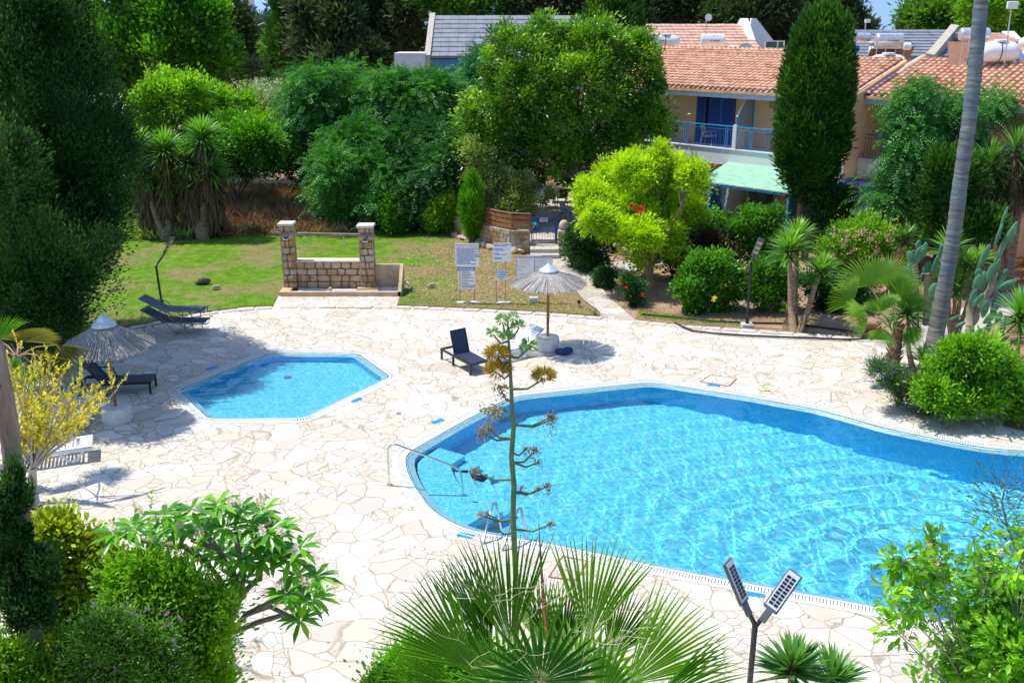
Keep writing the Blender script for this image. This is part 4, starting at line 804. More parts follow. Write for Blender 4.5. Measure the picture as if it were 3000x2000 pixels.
o,a,c=board(r,[(1341,783),(1392,847)],Y-.03); mb=MB(); mb.box(((a.x+c.x)/2,a.y-.012,a.z-.055),(c.x-a.x,.006,.11)); mb.build('header',m_hdr,o); text('POOL RULES',.088,m_sb,o,((a.x+c.x)/2,a.y-.017,a.z-.085),(R(90),0,0),ext=.001,bold=.003)
rows(o,a,c,['UNDER 12 YEAR','SHOWER BEFORE','ENTERING THE POOL','USE RESTROOMS','NO PETS IN POOL AREA','NO DIVING','NO GLASS CONTAINERS','NO FOOD','NO RUNNING','BABY MUST WEAR SWIMMING','NAPPY IN SWIMMING POOL'],m_tx,.036,.13,.16,.054,.0015)
mb=MB()
for k in range(9):
    z=a.z-.15-k*.066; x=a.x+.065; N=14
    vs=[];fs=[]
    for i in range(N): t_=2*math.pi*i/N; vs+= [(x+.03*math.cos(t_),a.y-.0125,z+.03*math.sin(t_)),(x+.022*math.cos(t_),a.y-.0125,z+.022*math.sin(t_))]
    for i in range(N): j=(i+1)%N; fs.append((2*i,2*i+1,2*j+1,2*j))
    mb.add(vs,fs); mb.add([(x-.02,a.y-.013,z+.016),(x-.015,a.y-.013,z+.021),(x+.02,a.y-.013,z-.016),(x+.015,a.y-.013,z-.021)],[(0,3,2,1)])
mb.build('pictograms',m_red,o)
for px in (1345,1388): mb=MB(); q=G(px,882)-b; t_=P(px,720,Y)-b; mb.tube([(t_.x,.025,-.03),(t_.x,.025,t_.z)],.016,8); mb.build('post',m_steel,r); mb=MB(); mb.ball((t_.x,.02,.0),(.18,.12,.035),9,5); mb.build('footing',MATS['painted_concrete'],r,jit=.04)
b=G(1468,887); Y=b.y; r=T('sign_board','middle sign with blue water-quality table above the private pool notice','sign',b)
o,a,c=board(r,[(1445,712),(1498,766)],Y); rows(o,a,c,['THE USE OF THE SWIMMING POOL IS ALLOWED','OPEN FROM: ΩΡΕΣ ΛΕΙΤ.','','CHLORINE LEVEL      _ _ _ _ _ _','ΕΠΙΠΕΔΟ ΧΛΩΡΙΟΥ','','PH LEVEL                   _ _ _ _ _ _','ΕΠΙΠΕΔΟ PH ΠΙΣΙΝΑΣ','','TEMPERATURE         _ _ _ _ _ _','ΘΕΡΜΟΚΡΑΣΙΑ'],m_hdr,.040,.03,.06,.05,.0016)
o,a,c=board(r,[(1451,792),(1486,820)],Y-.02)
for i,l in enumerate(('PRIVATE POOL','FOR RESIDENTS','OF PARADISE','GARDENS III','ONLY')): text(l,.058,m_hdr,o,((a.x+c.x)/2,a.y-.0125,a.z-.055-i*.062),(R(90),0,0),ext=.001,bold=.0015)
for px in (1453,1481): mb=MB(); t_=P(px,730,Y)-b; mb.tube([(t_.x,.025,-.03),(t_.x,.025,t_.z)],.015,8); mb.build('post',m_steel,r)
mb=MB(); mb.ball((.06,.02,0),(.3,.12,.035),9,5); mb.build('footing',MATS['painted_concrete'],r,jit=.04)
b=G(1563,885); Y=b.y; r=T('sign_board','wide two-column sign with red headings behind the middle parasol','sign',b)
o,a,c=board(r,[(1513,752),(1618,812)],Y,mat=m_nav); mb=MB(); w_=c.x-a.x
for s_ in (.25,.75): mb.box((a.x+w_*s_,a.y-.012,(a.z+c.z)/2+.05),(w_/2-.02,.006,a.z-c.z-.13)); 
mb.box((a.x+w_/2,a.y-.012,c.z+.06),(w_-.02,.006,.09)); mb.build('panel',m_sb,o)
for s_,h1_,h2_ in ((.25,'SWIMMING POOL RULES','Pool Law 2001 - Regulations 2002'),(.75,'ΚΑΝΟΝΕΣ ΧΡΗΣΗΣ ΠΙΣΙΝΑΣ','Περί Νόμος 2001 - Κανονισμοί 2002')):
    text(h1_,.040,m_red,o,(a.x+w_*s_,a.y-.016,a.z-.06),(R(90),0,0),ext=.001,bold=.001); text(h2_,.028,m_red,o,(a.x+w_*s_,a.y-.016,a.z-.10),(R(90),0,0),ext=.001)
    aa=Vector((a.x+w_*(s_-.25),a.y-.004,a.z)); rows(o,aa,c,['The pool may be used only during opening hours.','Users must shower before entering the pool.','','Children must be accompanied by an adult at all times.','','Running and diving are not allowed.','No glass containers in the pool area.','','No food in the pool.','No pets allowed.'],m_tx,.019,.03,.15,.036,.0006)
mb=MB(); mb.tube([(0,.03,0),(0,.03,a.z+.02)],.022,8); mb.build('post',m_alu,r); mb=MB(); mb.box((0,.02,.08),(.28,.2,.18)); mb.build('base',MATS['painted_concrete'],r); mb=MB(); mb.box(((a.x+c.x)/2,.01,a.z+.02),(.5,.02,.03)); mb.build('top_strip',m_sb,r)
mb=MB(); q=P(1580,853,Y)-b; mb.box((q.x,0,q.z),(.18,.01,.16)); mb.build('note_plate',m_sb,r)
# small garden spotlights
for i,(x,y,lab) in enumerate(((1696,897,'small black stake spotlight in the grass by the path'),(1742,920,'small round grey uplight in the grass at the path corner'))):
    r=T('garden_spotlight',lab,'spotlight',G(x,y)); mb=MB(); mb.tube([(0,0,-.02),(.03,0,.18)],.012,6); mb.build('stake',m_blk,r); mb=MB(); mb.lathe([(.05,.0),(.065,.1),(.0,.1)],12,(0,0,.1 if i==0 else 0)); mb.build('lamp_head',m_blk if i==0 else m_steel,r)
# hoses along the soil
def hose(label,pts,rr,z=.02):
    q=[tuple(G(*p,z)) for p in pts]; q=resample(q,.3,False); mb=MB(); mb.tube(q,rr,7); tag(mb.build('irrigation_hose',m_blk,None,True),label,'hose',None)
hose('black irrigation hose lying along the paving kerb from the path to the fan palm',[(1978,945),(2000,957),(2030,968),(2100,977),(2200,983),(2350,989),(2480,994),(2570,990)],.03,.05)
hose('black irrigation hose crossing the bare soil behind the lamp post',[(1880,920),(1950,926),(2010,932),(2100,941),(2200,945),(2300,947),(2380,955),(2460,965),(2540,975)],.03,.02)
# ---- terrace, retaining wall, gate ----
TER=[tuple(P(x,y,Y).xy) for x,y,Y in ((1345,640,41.5),(1400,655,40.2),(1455,672,39.0),(1500,684,38.4),(1552,690,38.3),(1640,690,38.6),(1720,690,38.8),(1830,640,42),(1830,500,52),(1500,480,52),(1340,560,46))]
mb=MB(); mb.prism(TER,-.03,.445); o=mb.build('upper_terrace',flag_mat('terrace_paving',(.60,.54,.46),1.6)); o['kind']='structure'
m_wall2=plain('wall_mortar',(.55,.50,.44),.95); rw=T('retaining_wall','curved retaining wall of honey-coloured stone under the timber fence','wall',(0,0,0))
wp=[P(x,y,Y) for x,y,Y in ((1340,640,41.7),(1372,648,40.8),(1400,656,40.1),(1430,665,39.4),(1455,672,38.9),(1500,682,38.3),(1552,690,38.2))]
rg=random.Random(5); mb=MB(); mb.mi=1; top=.93
for a,c in zip(wp,wp[1:]): mb.span((a.x,a.y,top/2-.05),(c.x,c.y,top/2-.05),.34,top+.05)
mb.mi=0
ww=[Vector(q) for q in resample([(p.x,p.y,0) for p in wp],.02,False)]
def along(s0,s1):
    i=int(s0/.02); j=min(len(ww)-1,int(s1/.02)); return ww[min(i,len(ww)-2)],ww[j]
Lw=len(ww)*.02
for k in range(5):
    s_=rg.uniform(0,.1); z0=.02+k*(top-.02)/5
    while s_<Lw-.1:
        l=rg.uniform(.22,.55); a,c=along(s_,min(Lw,s_+l)); d=(c-a).normalized(); nn=Vector((d.y,-d.x,0)); hh=(top-.02)/5-.025
        mb.span(a+nn*.17+Vector((0,0,z0+hh/2))+d*.015,c+nn*.17+Vector((0,0,z0+hh/2))-d*.015,.06+rg.uniform(0,.02),hh); s_+=l
mb.build('stonework',[m_ash,m_wall2],rw)
rk=T('rock_edging','row of rough boulders at the foot of the curved retaining wall','rocks',(0,0,0)); s_=.1
while s_<Lw-.3:
    a,c=along(s_,s_+.3); d=(c-a).normalized(); nn=Vector((d.y,-d.x,0)); q=a+nn*rg.uniform(.26,.34); rr=rg.uniform(.13,.22); mb=MB(); mb.ball((q.x,q.y,rr*.35),(rr,rr*.7,rr*.75),9,7,Matrix.Rotation(rg.uniform(0,3),3,'Z')); mb.build('boulder',plain('boulder_stone',(.50,.39,.28),.95,var=.3,bmp=1),rk,jit=.12); s_+=rr*1.5
for i,(x,y,s_,lab) in enumerate(((1640,742,.3,'boulder right of the gate steps under the stone pillar'),(1790,735,.32,'dark boulder in the shade behind the path'),(1835,745,.26,'smaller shaded boulder behind the branching path'))):
    mb=MB(); mb.ball((0,0,s_*.4),(s_*1.3,s_*.8,s_*.8),9,7); o=mb.build('boulder',MATS['boulder_stone'],None,jit=.12); o.location=G(x,y); tag(o,lab,'boulder')
# timber fence
m_tim=plain('brown_timber',(.34,.13,.045),.7,var=.3,scale=3,bmp=.3); fr=T('timber_fence','low brown timber fence of wide boards on top of the curved wall','fence',(0,0,0))
fp=[Vector((p.x,p.y,0)) for p in wp]
for i,p in enumerate(fp): mb=MB(); mb.box((p.x,p.y,1.22),(.09,.09,.75)); mb.build('post',m_tim,fr)
for i,(a,c) in enumerate(zip(fp,fp[1:])):
    if i==1: continue
    for z in (1.05,1.25,1.45): mb=MB(); mb.span(a+Vector((0,-.06,z)),c+Vector((0,-.06,z)),.03,.15); mb.build('board',m_tim,fr)
    mb=MB(); mb.span(a+Vector((0,0,1.6)),c+Vector((0,0,1.6)),.14,.035); mb.build('top_rail',plain('weathered_rail',(.22,.12,.08),.8),fr)
# gate
ga=P(1556,690,38.2); gb=P(1629,694,38.2); gr=T('garden_gate','dark blue metal gate with thin bars and a grey plate above the steps','gate',(ga.x,ga.y,.45)); gw=gb.x-ga.x
mb=MB(); 
for z in (.05,1.0): mb.box((gw/2,0,z),(gw-.06,.04,.04))
for x in (.03,gw-.03): mb.box((x,0,.53),(.045,.045,1.0))
mb.build('frame',m_nav,gr); mb=MB()
for k in range(8): mb.box((.1+(gw-.2)*k/7,0,.53),(.016,.016,.95))
mb.build('bars',m_nav,gr); mb=MB(); mb.box((gw*.5,-.03,.9),(.34,.01,.17)); pl=mb.build('plate',plain('plate_grey',(.45,.48,.52),.4,bmp=0),gr); text('PRIVATE',.06,m_tx,pl,(gw*.5,-.037,.92),(R(90),0,0),ext=.0005); text('POOL',.055,m_tx,pl,(gw*.5,-.037,.85),(R(90),0,0),ext=.0005)
mb=MB(); mb.box((gw+.02,0,.5),(.06,.06,1.25)); mb.build('gate_post',m_nav,gr)
p2=P(1652,700,38.0); r=T('gate_pillar','short stone pillar with a round boulder on top beside the gate','pillar',(p2.x,p2.y,0)); mb=MB(); mb.box((0,0,.35),(.48,.4,.7)); mb.box((0,0,.85),(.5,.42,.26)); bevel(mb.build('shaft',m_ash,r,jit=.03),.03); mb=MB(); mb.ball((-.02,0,1.16),(.2,.19,.24),10,8); mb.build('boulder_top',MATS['boulder_stone'],r,True,jit=.06)
r=T('side_railing','dark metal railing right of the gate pillar','railing',(P(1680,700,38.2).x,38.3,.45)); mb=MB(); mb.tube([(0,0,0),(0,0,.95)],.02,6); mb.tube([(0,0,.93),(1.1,.5,1.0)],.02,6)
for k in range(7): mb.tube([(.15*k,.068*k,.05),(.15*k,.068*k,.94)],.008,5)
mb.build('bars',m_nav,r)
for k,(z,y0) in enumerate(((.15,-1.0),(.30,-.62))): 
    mb=MB(); mb.prism([(ga.x-.05,38.0+y0),(gb.x+.1,38.0+y0),(gb.x+.1,38.4),(ga.x-.05,38.4)],-.03,z+.0); o=mb.build('step',m_flag2_ if False else plain('step_stone',(.50,.45,.38),.9,var=.15,bmp=.4)); o['kind']='structure'
# terrace furniture
def tchair(label,x,y,Y,rz,seatm,frame): q=P(x,y,Y); q.z=.445; return garden_chair(T('terrace_chair',label,'chair',q,rz,'chairs on the upper terrace'),frame,seatm)
tchair('dark brown woven chair at the table, left one, seen from behind on the upper terrace',1612,560,46,R(180+0),m_brown,m_blk); tchair('dark brown woven chair at the table, right one, under the laurel on the upper terrace',1648,558,46.2,R(180),m_brown,m_blk); tchair('grey sling chair turned sideways alone in the sun on the upper terrace',1665,620,42,R(60),plain('pale_grey_sling',(.36,.36,.38),.7),m_blk)
q=P(1632,548,47.3); r=T('terrace_table','dark square table behind the brown chairs on the upper terrace','table',(q.x,q.y,.445)); mb=MB(); mb.box((0,0,.72),(1.1,.8,.04)); mb.build('top',m_steel,r)
for x in (-.45,.45):
    for y in (-.3,.3): mb=MB(); mb.box((x,y,.35),(.04,.04,.7)); mb.build('leg',m_blk,r)
# wooden bench far right
q=P(2995,690,33.5); r=T('wooden_bench','orange-brown wooden bench at the right edge in the shade','bench',(q.x,q.y,0),R(20)); m_or=plain('orange_wood',(.45,.17,.04),.6,var=.25)
mb=MB(); mb.box((0,0,.45),(1.3,.45,.05)); mb.build('seat',m_or,r); mb=MB(); mb.box((0,.25,.8),(1.3,.04,.1)); mb.box((0,.25,.62),(1.3,.04,.08)); mb.build('backrest',m_or,r)
for x in (-.58,.58):
    for y in (-.18,.22): mb=MB(); mb.box((x,y,.3 if y>0 else .22),(.06,.06,.9 if y>0 else .44)); mb.build('leg',m_or,r)
# ---- swimmers ----
m_skin=plain('skin',(.52,.27,.17),.5,var=.08,bmp=0); m_hair=plain('dark_hair',(.012,.014,.03),.5,var=.3); m_trunk=plain('blue_trunks',(.01,.08,.35),.7); m_hat=plain('white_cap',(.82,.82,.82),.7)
def person(label,loc,rz,pose,hairm,trm):
    r=T('person',label,'person',loc,rz); 
    vs=pose['v']; ed=pose['e']; rad=pose['r']; me=bpy.data.meshes.new('body'); me.from_pydata(vs,ed,[]); o=bpy.data.objects.new('body',me); COL.objects.link(o); o.parent=r; me.materials.append(m_skin)
    sk=o.modifiers.new('s','SKIN'); 
    for i,q in enumerate(me.skin_vertices[0].data): q.radius=rad[i]; q.use_root=(i==0)
    ss=o.modifiers.new('d','SUBSURF'); ss.levels=2; ss.render_levels=2
    h=Vector(pose['head']); mb=MB(); mb.ball(h,(.078,.095,.115),16,12); mb.ball(h+Vector((0,-.095,-.01)),(.014,.02,.02),6,5); mb.ball(h+Vector((.08,0,-.005)),(.014,.025,.035),6,5); mb.ball(h+Vector((-.08,0,-.005)),(.014,.025,.035),6,5); mb.ball(h+Vector((0,-.088,-.055)),(.028,.012,.01),6,5); mb.build('head',m_skin,r,True)
    mb=MB(); 
    for s_ in (-1,1): mb.ball(h+Vector((s_*.03,-.086,.012)),(.012,.008,.009),6,5)
    mb.build('eyes',m_hair,r,True)
    mb=MB(); mb.ball(h+Vector((0,.018,.03)),(.088,.098,.105),16,10); mb.build('hair' if hairm is m_hair else 'cap',hairm,r,True)
    mb=MB(); pv=Vector(vs[0]); mb.ball(pv+Vector((0,0,-.02)),(.19,.135,.14),14,9)
    for s_ in (1,-1): mb.tube([pv+Vector((s_*.09,0,-.03)),pv+Vector((s_*.11,-.02,-.24))],[.105,.10],12)
    mb.build('swim_trunks',trm,r,True)
    # hands: palm and five fingers
    for s_,(wr,dr) in zip((1,-1),pose['hands']):
        wr=Vector(wr); dr=Vector(dr).normalized(); sd=dr.cross(Vector((0,0,1))).normalized(); mb=MB(); mb.tube([wr,wr+dr*.05,wr+dr*.095],[.026,.036,.034],8,flat=.5)
        for k in range(4): b0=wr+dr*.09+sd*(k-1.5)*.019; mb.tube([b0,b0+dr*(.04,.045,.04,.032)[k]+Vector((0,0,-.004)),b0+dr*(.07,.078,.072,.058)[k]+Vector((0,0,-.018))],[.009,.008,.006],6)
        b0=wr+dr*.03+sd*s_*-.03; mb.tube([b0,b0+dr*.03-sd*s_*.022,b0+dr*.055-sd*s_*.03],[.011,.010,.007],6); mb.build('hand',m_skin,r,True)
    return r
pose={'v':[(0,0,-.25),(0,-.01,-.05),(0,-.01,.18),(0,-.0,.30),(0,-.01,.40),(.17,0,.24),(.36,-.10,.08),(.52,-.28,-.03),(-.17,0,.24),(-.33,-.14,.06),(-.42,-.36,-.02),(.10,0,-.32),(.12,-.12,-.72),(.13,.05,-1.05),(-.10,0,-.32),(-.14,-.02,-.74),(-.14,.2,-1.02)],
 'e':[(0,1),(1,2),(2,3),(3,4),(3,5),(5,6),(6,7),(3,8),(8,9),(9,10),(0,11),(11,12),(12,13),(0,14),(14,15),(15,16)],
 'r':[(.15,.11),(.13,.10),(.17,.11),(.12,.08),(.05,.05),(.065,.06),(.045,.045),(.028,.028),(.065,.06),(.045,.045),(.028,.028),(.09,.09),(.06,.06),(.04,.04),(.09,.09),(.06,.06),(.04,.04)],'head':(0,-.02,.52),'hands':[((.52,-.28,-.03),(.5,-.8,-.1)),((-.42,-.36,-.02),(-.2,-1,-.1))]}
q=G(2722,1660,-.02); person('person with wet dark hair standing shoulder-deep in the pool behind the leafy branches',(q.x,q.y,-.12),R(-60),pose,m_hair,m_trunk)
q=G(2925,1660,-.02); person('person in a white cap reaching over the water, half hidden by leaves at right',(q.x,q.y,-.28),R(-95),pose,m_hat,plain('grey_trunks',(.2,.2,.24),.8))
# ======================= FOLIAGE TOOLS =======================
LB=1.2
def _t(v,f): return np.array(v,float),np.array(f,np.int32)
def _blade(n=3,wb=.8,fold=.18):
    v=[];f=[]
    ws=[wb,1,.75][:n]
    for i in range(n):
        x=i/n; w_=ws[i]*.5; v+=[(x,w_,fold*.5),(x,0,0),(x,-w_,fold*.5)]
    v.append((1,0,0))
    for i in range(n-1):
        a=i*3; f+=[(a,a+1,a+3),(a+1,a+4,a+3),(a+1,a+2,a+4),(a+2,a+5,a+4)]
    a=(n-1)*3; f+=[(a,a+1,a+3),(a+1,a+2,a+3)]
    return _t(v,f)
def _pin(k=6,wd=.2):
    v=[];f=[]
    for i in range(k*2+1):
        if i==2*k: x,s_=.86,0
        else: x=.16+.7*(i//2)/(k-1); s_=1 if i%2 else -1
        z=-.35*x*x; L=.24*(1-.45*abs(x-.5)); b=len(v)
        dx,dy=(.45*L,s_*L) if s_ else (.9*L,0); px,py=(-dy*.22,dx*.22) if s_ else (0,.25*L)
        v+=[(x,s_*.01,z),(x+dx*.5+px,dy*.5+py,z+.02),(x+dx,dy,z-.06),(x+dx*.5-px,dy*.5-py,z+.0)]; f+=[(b,b+1,b+2),(b,b+2,b+3)]
    return _t(v,f)
TM={'dia':_t([(0,0,0),(.45,.5,.16),(1,0,0),(.45,-.5,.16)],[(0,2,1),(0,3,2)]),
    'ell':_t([(0,0,0),(.22,.36,.10),(.62,.46,.08),(1,0,-.12),(.62,-.46,.08),(.22,-.36,.10),(.5,0,0)],[(6,1,0),(6,2,1),(6,3,2),(6,4,3),(6,5,4),(6,0,5)]),
    'blade':_blade(3),'pin':_pin(5),
    'spray':_t([(0,0,0),(.35,.4,.0),(1,.08,.1),(.35,-.4,.0),(.3,0,.35),(.9,0,.5),(.3,0,-.3)],[(0,2,1),(0,3,2),(0,5,4),(0,6,2)])}
def nrm(a): return a/np.maximum(np.linalg.norm(a,axis=1,keepdims=True),1e-9)
def leaves(name,pos,d,n,L,W,rnd,mats,parent=None,tmpl='dia',droop=0.0,mi=None):
    tv,tf=TM[tmpl]; N=len(pos); k=len(tv)
    d=nrm(d); side=nrm(np.cross(n,d)); n=np.cross(d,side)
    L=np.broadcast_to(L,(N,)).reshape(N,1,1); W=np.broadcast_to(W,(N,)).reshape(N,1,1)
    dr=np.broadcast_to(droop,(N,)).reshape(N,1)
    zz=tv[None,:,2:3]*W
    V=pos[:,None,:]+d[:,None,:]*tv[None,:,0:1]*L+side[:,None,:]*tv[None,:,1:2]*W+n[:,None,:]*zz
    V[:,:,2]-= dr*(tv[None,:,0]**2)*L[:,:,0]
    if tmpl=='pin':
        V=pos[:,None,:]+d[:,None,:]*tv[None,:,0:1]*L+side[:,None,:]*tv[None,:,1:2]*L*1.0+n[:,None,:]*tv[None,:,2:3]*L
        V[:,:,2]-= dr*(tv[None,:,0]**2)*L[:,:,0]
    Fc=(tf[None,:,:]+(np.arange(N)*k)[:,None,None]).reshape(-1,3)
    me=bpy.data.meshes.new(name); me.vertices.add(N*k); me.vertices.foreach_set('co',V.reshape(-1).astype(np.float32))
    me.loops.add(Fc.size); me.loops.foreach_set('vertex_index',Fc.ravel().astype(np.int32))
    me.polygons.add(len(Fc)); me.polygons.foreach_set('loop_start',np.arange(0,Fc.size,3,dtype=np.int32))
    if mi is not None: me.polygons.foreach_set('material_index',np.repeat(mi,len(tf)).astype(np.int32))
    at=me.attributes.new('rnd','FLOAT','POINT'); at.data.foreach_set('value',np.repeat(np.clip(rnd,0,1),k).astype(np.float32))
    for m in (mats if isinstance(mats,(list,tuple)) else [mats]): me.materials.append(m)
    me.update(calc_edges=True)
    o=bpy.data.objects.new(name,me); COL.objects.link(o); o.parent=parent; return o
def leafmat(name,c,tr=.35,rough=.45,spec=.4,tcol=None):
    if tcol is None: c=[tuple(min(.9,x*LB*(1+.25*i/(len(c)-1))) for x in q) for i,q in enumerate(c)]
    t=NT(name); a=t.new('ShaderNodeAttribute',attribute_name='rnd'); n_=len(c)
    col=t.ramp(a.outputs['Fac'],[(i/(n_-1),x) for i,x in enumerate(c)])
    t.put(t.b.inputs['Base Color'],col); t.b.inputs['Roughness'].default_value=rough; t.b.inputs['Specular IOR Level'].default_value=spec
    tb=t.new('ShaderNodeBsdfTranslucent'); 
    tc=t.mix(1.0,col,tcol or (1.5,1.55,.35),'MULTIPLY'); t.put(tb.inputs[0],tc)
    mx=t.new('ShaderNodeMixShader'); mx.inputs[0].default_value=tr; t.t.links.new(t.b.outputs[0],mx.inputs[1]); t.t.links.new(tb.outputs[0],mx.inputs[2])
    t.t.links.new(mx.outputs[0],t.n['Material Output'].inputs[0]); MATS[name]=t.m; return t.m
def crown(parent,blobs,mat,ncl,per,L,W,cr=.35,up=.3,tmpl='dia',name='crown',droop=0,seed=1,fill=.2,keep_low=.5,out=.6,stretch=1,jit=.42,dens=.62,rgh=.36,gap=.24):
    ncl=int(ncl*dens); per=int(per*1.75); cr=cr*1.12; rg=np.random.RandomState(seed); B_=np.array(blobs,float)
    if B_.shape[1]==4: B_=np.hstack([B_,B_[:,3:4],B_[:,3:4]])
    wt=(B_[:,3]*B_[:,4]+B_[:,4]*B_[:,5]+B_[:,3]*B_[:,5]); wt/=wt.sum()
    M=ncl*6; bi=rg.choice(len(B_),M,p=wt); dd=nrm(rg.normal(size=(M,3))); r=1.0+rgh*.28-rgh*rg.rand(M)
    inner=rg.rand(M)<fill; r=np.where(inner,rg.rand(M)*.6+.2,r)
    c=B_[bi,:3]+dd*B_[bi,3:]*r[:,None]
    ok=np.ones(M,bool)
    for j in range(len(B_)):
        q=np.linalg.norm((c-B_[j,:3])/B_[j,3:],axis=1); ok&=(bi==j)|(q>.80)|inner
    ok&= (dd[:,2]>-.35)|(rg.rand(M)<keep_low)
    f=1.5/max(.3,float(B_[:,3].mean())); ph=rg.rand(6)*6.28; Fn=lambda q,k: np.sin(q[:,0]*f*k+ph[0]+1.3*np.sin(q[:,1]*f*k*.8+ph[1]))*np.sin(q[:,1]*f*k*1.1+ph[2]+1.1*np.sin(q[:,2]*f*k+ph[3]))+.8*np.sin(q[:,2]*f*k*1.4+ph[4]+np.sin(q[:,0]*f*k*1.2+ph[5]))
    gv=Fn(c,1)+.7*Fn(c,2.3); ok&=(gv>np.quantile(gv,gap))|inner
    c=c[ok][:ncl]; dd=dd[ok][:ncl]; n=len(c)
    crr=cr*(1+jit*rg.normal(size=n)).clip(.4,1.8); crnd=rg.rand(n)
    off=rg.normal(size=(n,per,3)); off[:,:,2]+=.25; off=nrm(off.reshape(-1,3)).reshape(n,per,3)*(rg.rand(n,per,1)**.5); k_=rg.rand(n,per,1)<.08; off=np.where(k_,off*(1.25 if tmpl=='spray' else 1.45),off)
    off2=off.copy(); off2[:,:,2]*=stretch
    pos=c[:,None,:]+off2*crr[:,None,None]
    o_=dd[:,None,:]*out+off*.8+rg.normal(size=(n,per,3))*.35; o_[:,:,2]+=up
    nn=off*.7+dd[:,None,:]*.4+rg.normal(size=(n,per,3))*.45; nn[:,:,2]+=.7
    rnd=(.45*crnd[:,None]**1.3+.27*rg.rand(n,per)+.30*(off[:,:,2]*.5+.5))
    Ls=L*(.55+.9*rg.rand(n*per))
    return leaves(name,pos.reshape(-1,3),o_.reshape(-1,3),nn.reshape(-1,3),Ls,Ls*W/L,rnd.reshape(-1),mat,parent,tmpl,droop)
def limbs(parent,base,blobs,r0,mat,seed=1,fork=.45,name='trunk',twigs=3,reach=1,n=7):
    rg=random.Random(seed); mb=MB(); b=Vector((0,0,-.05)) if base is None else Vector(base)
    cs=[Vector(q[:3])*reach for q in blobs]; ctr=sum(cs,Vector())/len(cs); zt=min(q.z for q in cs)
    f=b.lerp(Vector((ctr.x,ctr.y,max(ctr.z*fork,.3))),1.0); f=Vector((b.x+(ctr.x-b.x)*.35,b.y+(ctr.y-b.y)*.35,b.z+(ctr.z-b.z)*fork))
    mid=b.lerp(f,.5)+Vector((rg.uniform(-.1,.1),rg.uniform(-.1,.1),0))*r0*6
    mb.tube([b,b+Vector((0,0,.12)),mid,f],[r0*1.5,r0*1.1,r0*.9,r0*.75],n)
    for q in cs:
        m=f.lerp(q,.5)+Vector((rg.uniform(-.15,.15),rg.uniform(-.15,.15),rg.uniform(-.05,.2)))*(q-f).length*.5
        mb.tube([f-(f-mid)*.1,m,q],[r0*.55,r0*.32,r0*.12],6)
        for k in range(twigs):
            e=q+Vector((rg.uniform(-1,1),rg.uniform(-1,1),rg.uniform(-.3,1)))*.55*(q-m).length
            mb.tube([m.lerp(q,rg.uniform(.2,.8)),e],[r0*.16,r0*.05],4)
    return mb.build(name,mat,parent,True)
def circ(lst,Y,base,dy=0.0,sq=1.0,seed=3):
    """crown lobes given as (px,py,radius px[,dY]) at a real distance Y, returned in metres from base"""
    out=[]; rg=random.Random(seed)
    for q in lst:
        y_=Y+(q[3] if len(q)>3 else rg.uniform(-dy,dy)); p=P(q[0],q[1],y_); zc=(p.y*math.cos(PITCH)+(H-p.z)*math.sin(PITCH)); r=q[2]*zc/F
        out.append((p.x-base[0],p.y-base[1],p.z-base[2],r,r*1.05,r*sq))
    return out
def tree(name,label,cat,base,lst,Y,mat,ncl,per,L,W,bark,r0=.12,group=None,dy=.6,sq=1.0,fork=.45,seed=1,twigs=3,**kw):
    b=Vector(base); root=T(name,label,cat,b,0,group); bl=circ(lst,Y,b,dy,sq,seed)
    crown(root,bl,mat,ncl,per,L,W,seed=seed,**kw); limbs(root,None,bl,r0,bark,seed,fork,twigs=twigs); return root
def bush(name,label,cat,base,lst,Y,mat,ncl,per,L,W,group=None,dy=.3,sq=1.0,seed=1,stem=None,low=False,**kw):
    b=Vector(base); root=T(name,label,cat,b,0,group); bl=circ(lst,Y,b,dy,sq,seed)
    if low:
        zm=min(q[2]-q[5] for q in bl); mx=sum(q[0] for q in bl)/len(bl); my=sum(q[1] for q in bl)/len(bl); a_0=sum(q[3]**2 for q in bl); k_=0
        while zm>.1 and k_<6:
            rr=.36; bl+=[(mx-.3,my,max(.3,zm),rr,rr,rr),(mx+.1,my+.05,max(.3,zm-.2),rr,rr,rr)]; zm-=.75; k_+=1
        ncl=int(ncl*sum(q[3]**2 for q in bl)/a_0)
    kw.setdefault('rgh',.5); kw.setdefault('gap',.34); kw.setdefault('jit',.55); crown(root,bl,mat,ncl,per,L,W,seed=seed,name='foliage',**kw); limbs(root,None,bl,.03,stem or m_bark,seed,.2,'stem',n=5,twigs=1); return root
def rosette(c,Rr,N,Wd,seed,lo=-.35,axis=(0,0,1),L0=.75):
    rg=np.random.RandomState(seed); a=rg.rand(N)*2*math.pi; z=lo+(1-lo)*rg.rand(N)**.9; h=np.sqrt(np.clip(1-z*z,0,1))
    d=np.stack([np.cos(a)*h,np.sin(a)*h,z],1); d=nrm(d+np.array(axis)*.15)
    pos=np.array(c)+d*.05-np.array([0,0,1])*(.22*Rr*(1-z))[:,None]
    n=np.tile([0,0,1.],(N,1))+rg.normal(size=(N,3))*.12+ -d*.0
    Ls=Rr*(L0+(1-L0)*rg.rand(N))*(1-.15*np.clip(z,0,1))
    return pos,d,n,Ls,np.full(N,Wd),.35+.5*np.clip(z,0,1)+.25*rg.rand(N)-.1
def cat_(parts): return [np.concatenate([p[i] for p in parts]) for i in range(len(parts[0]))]
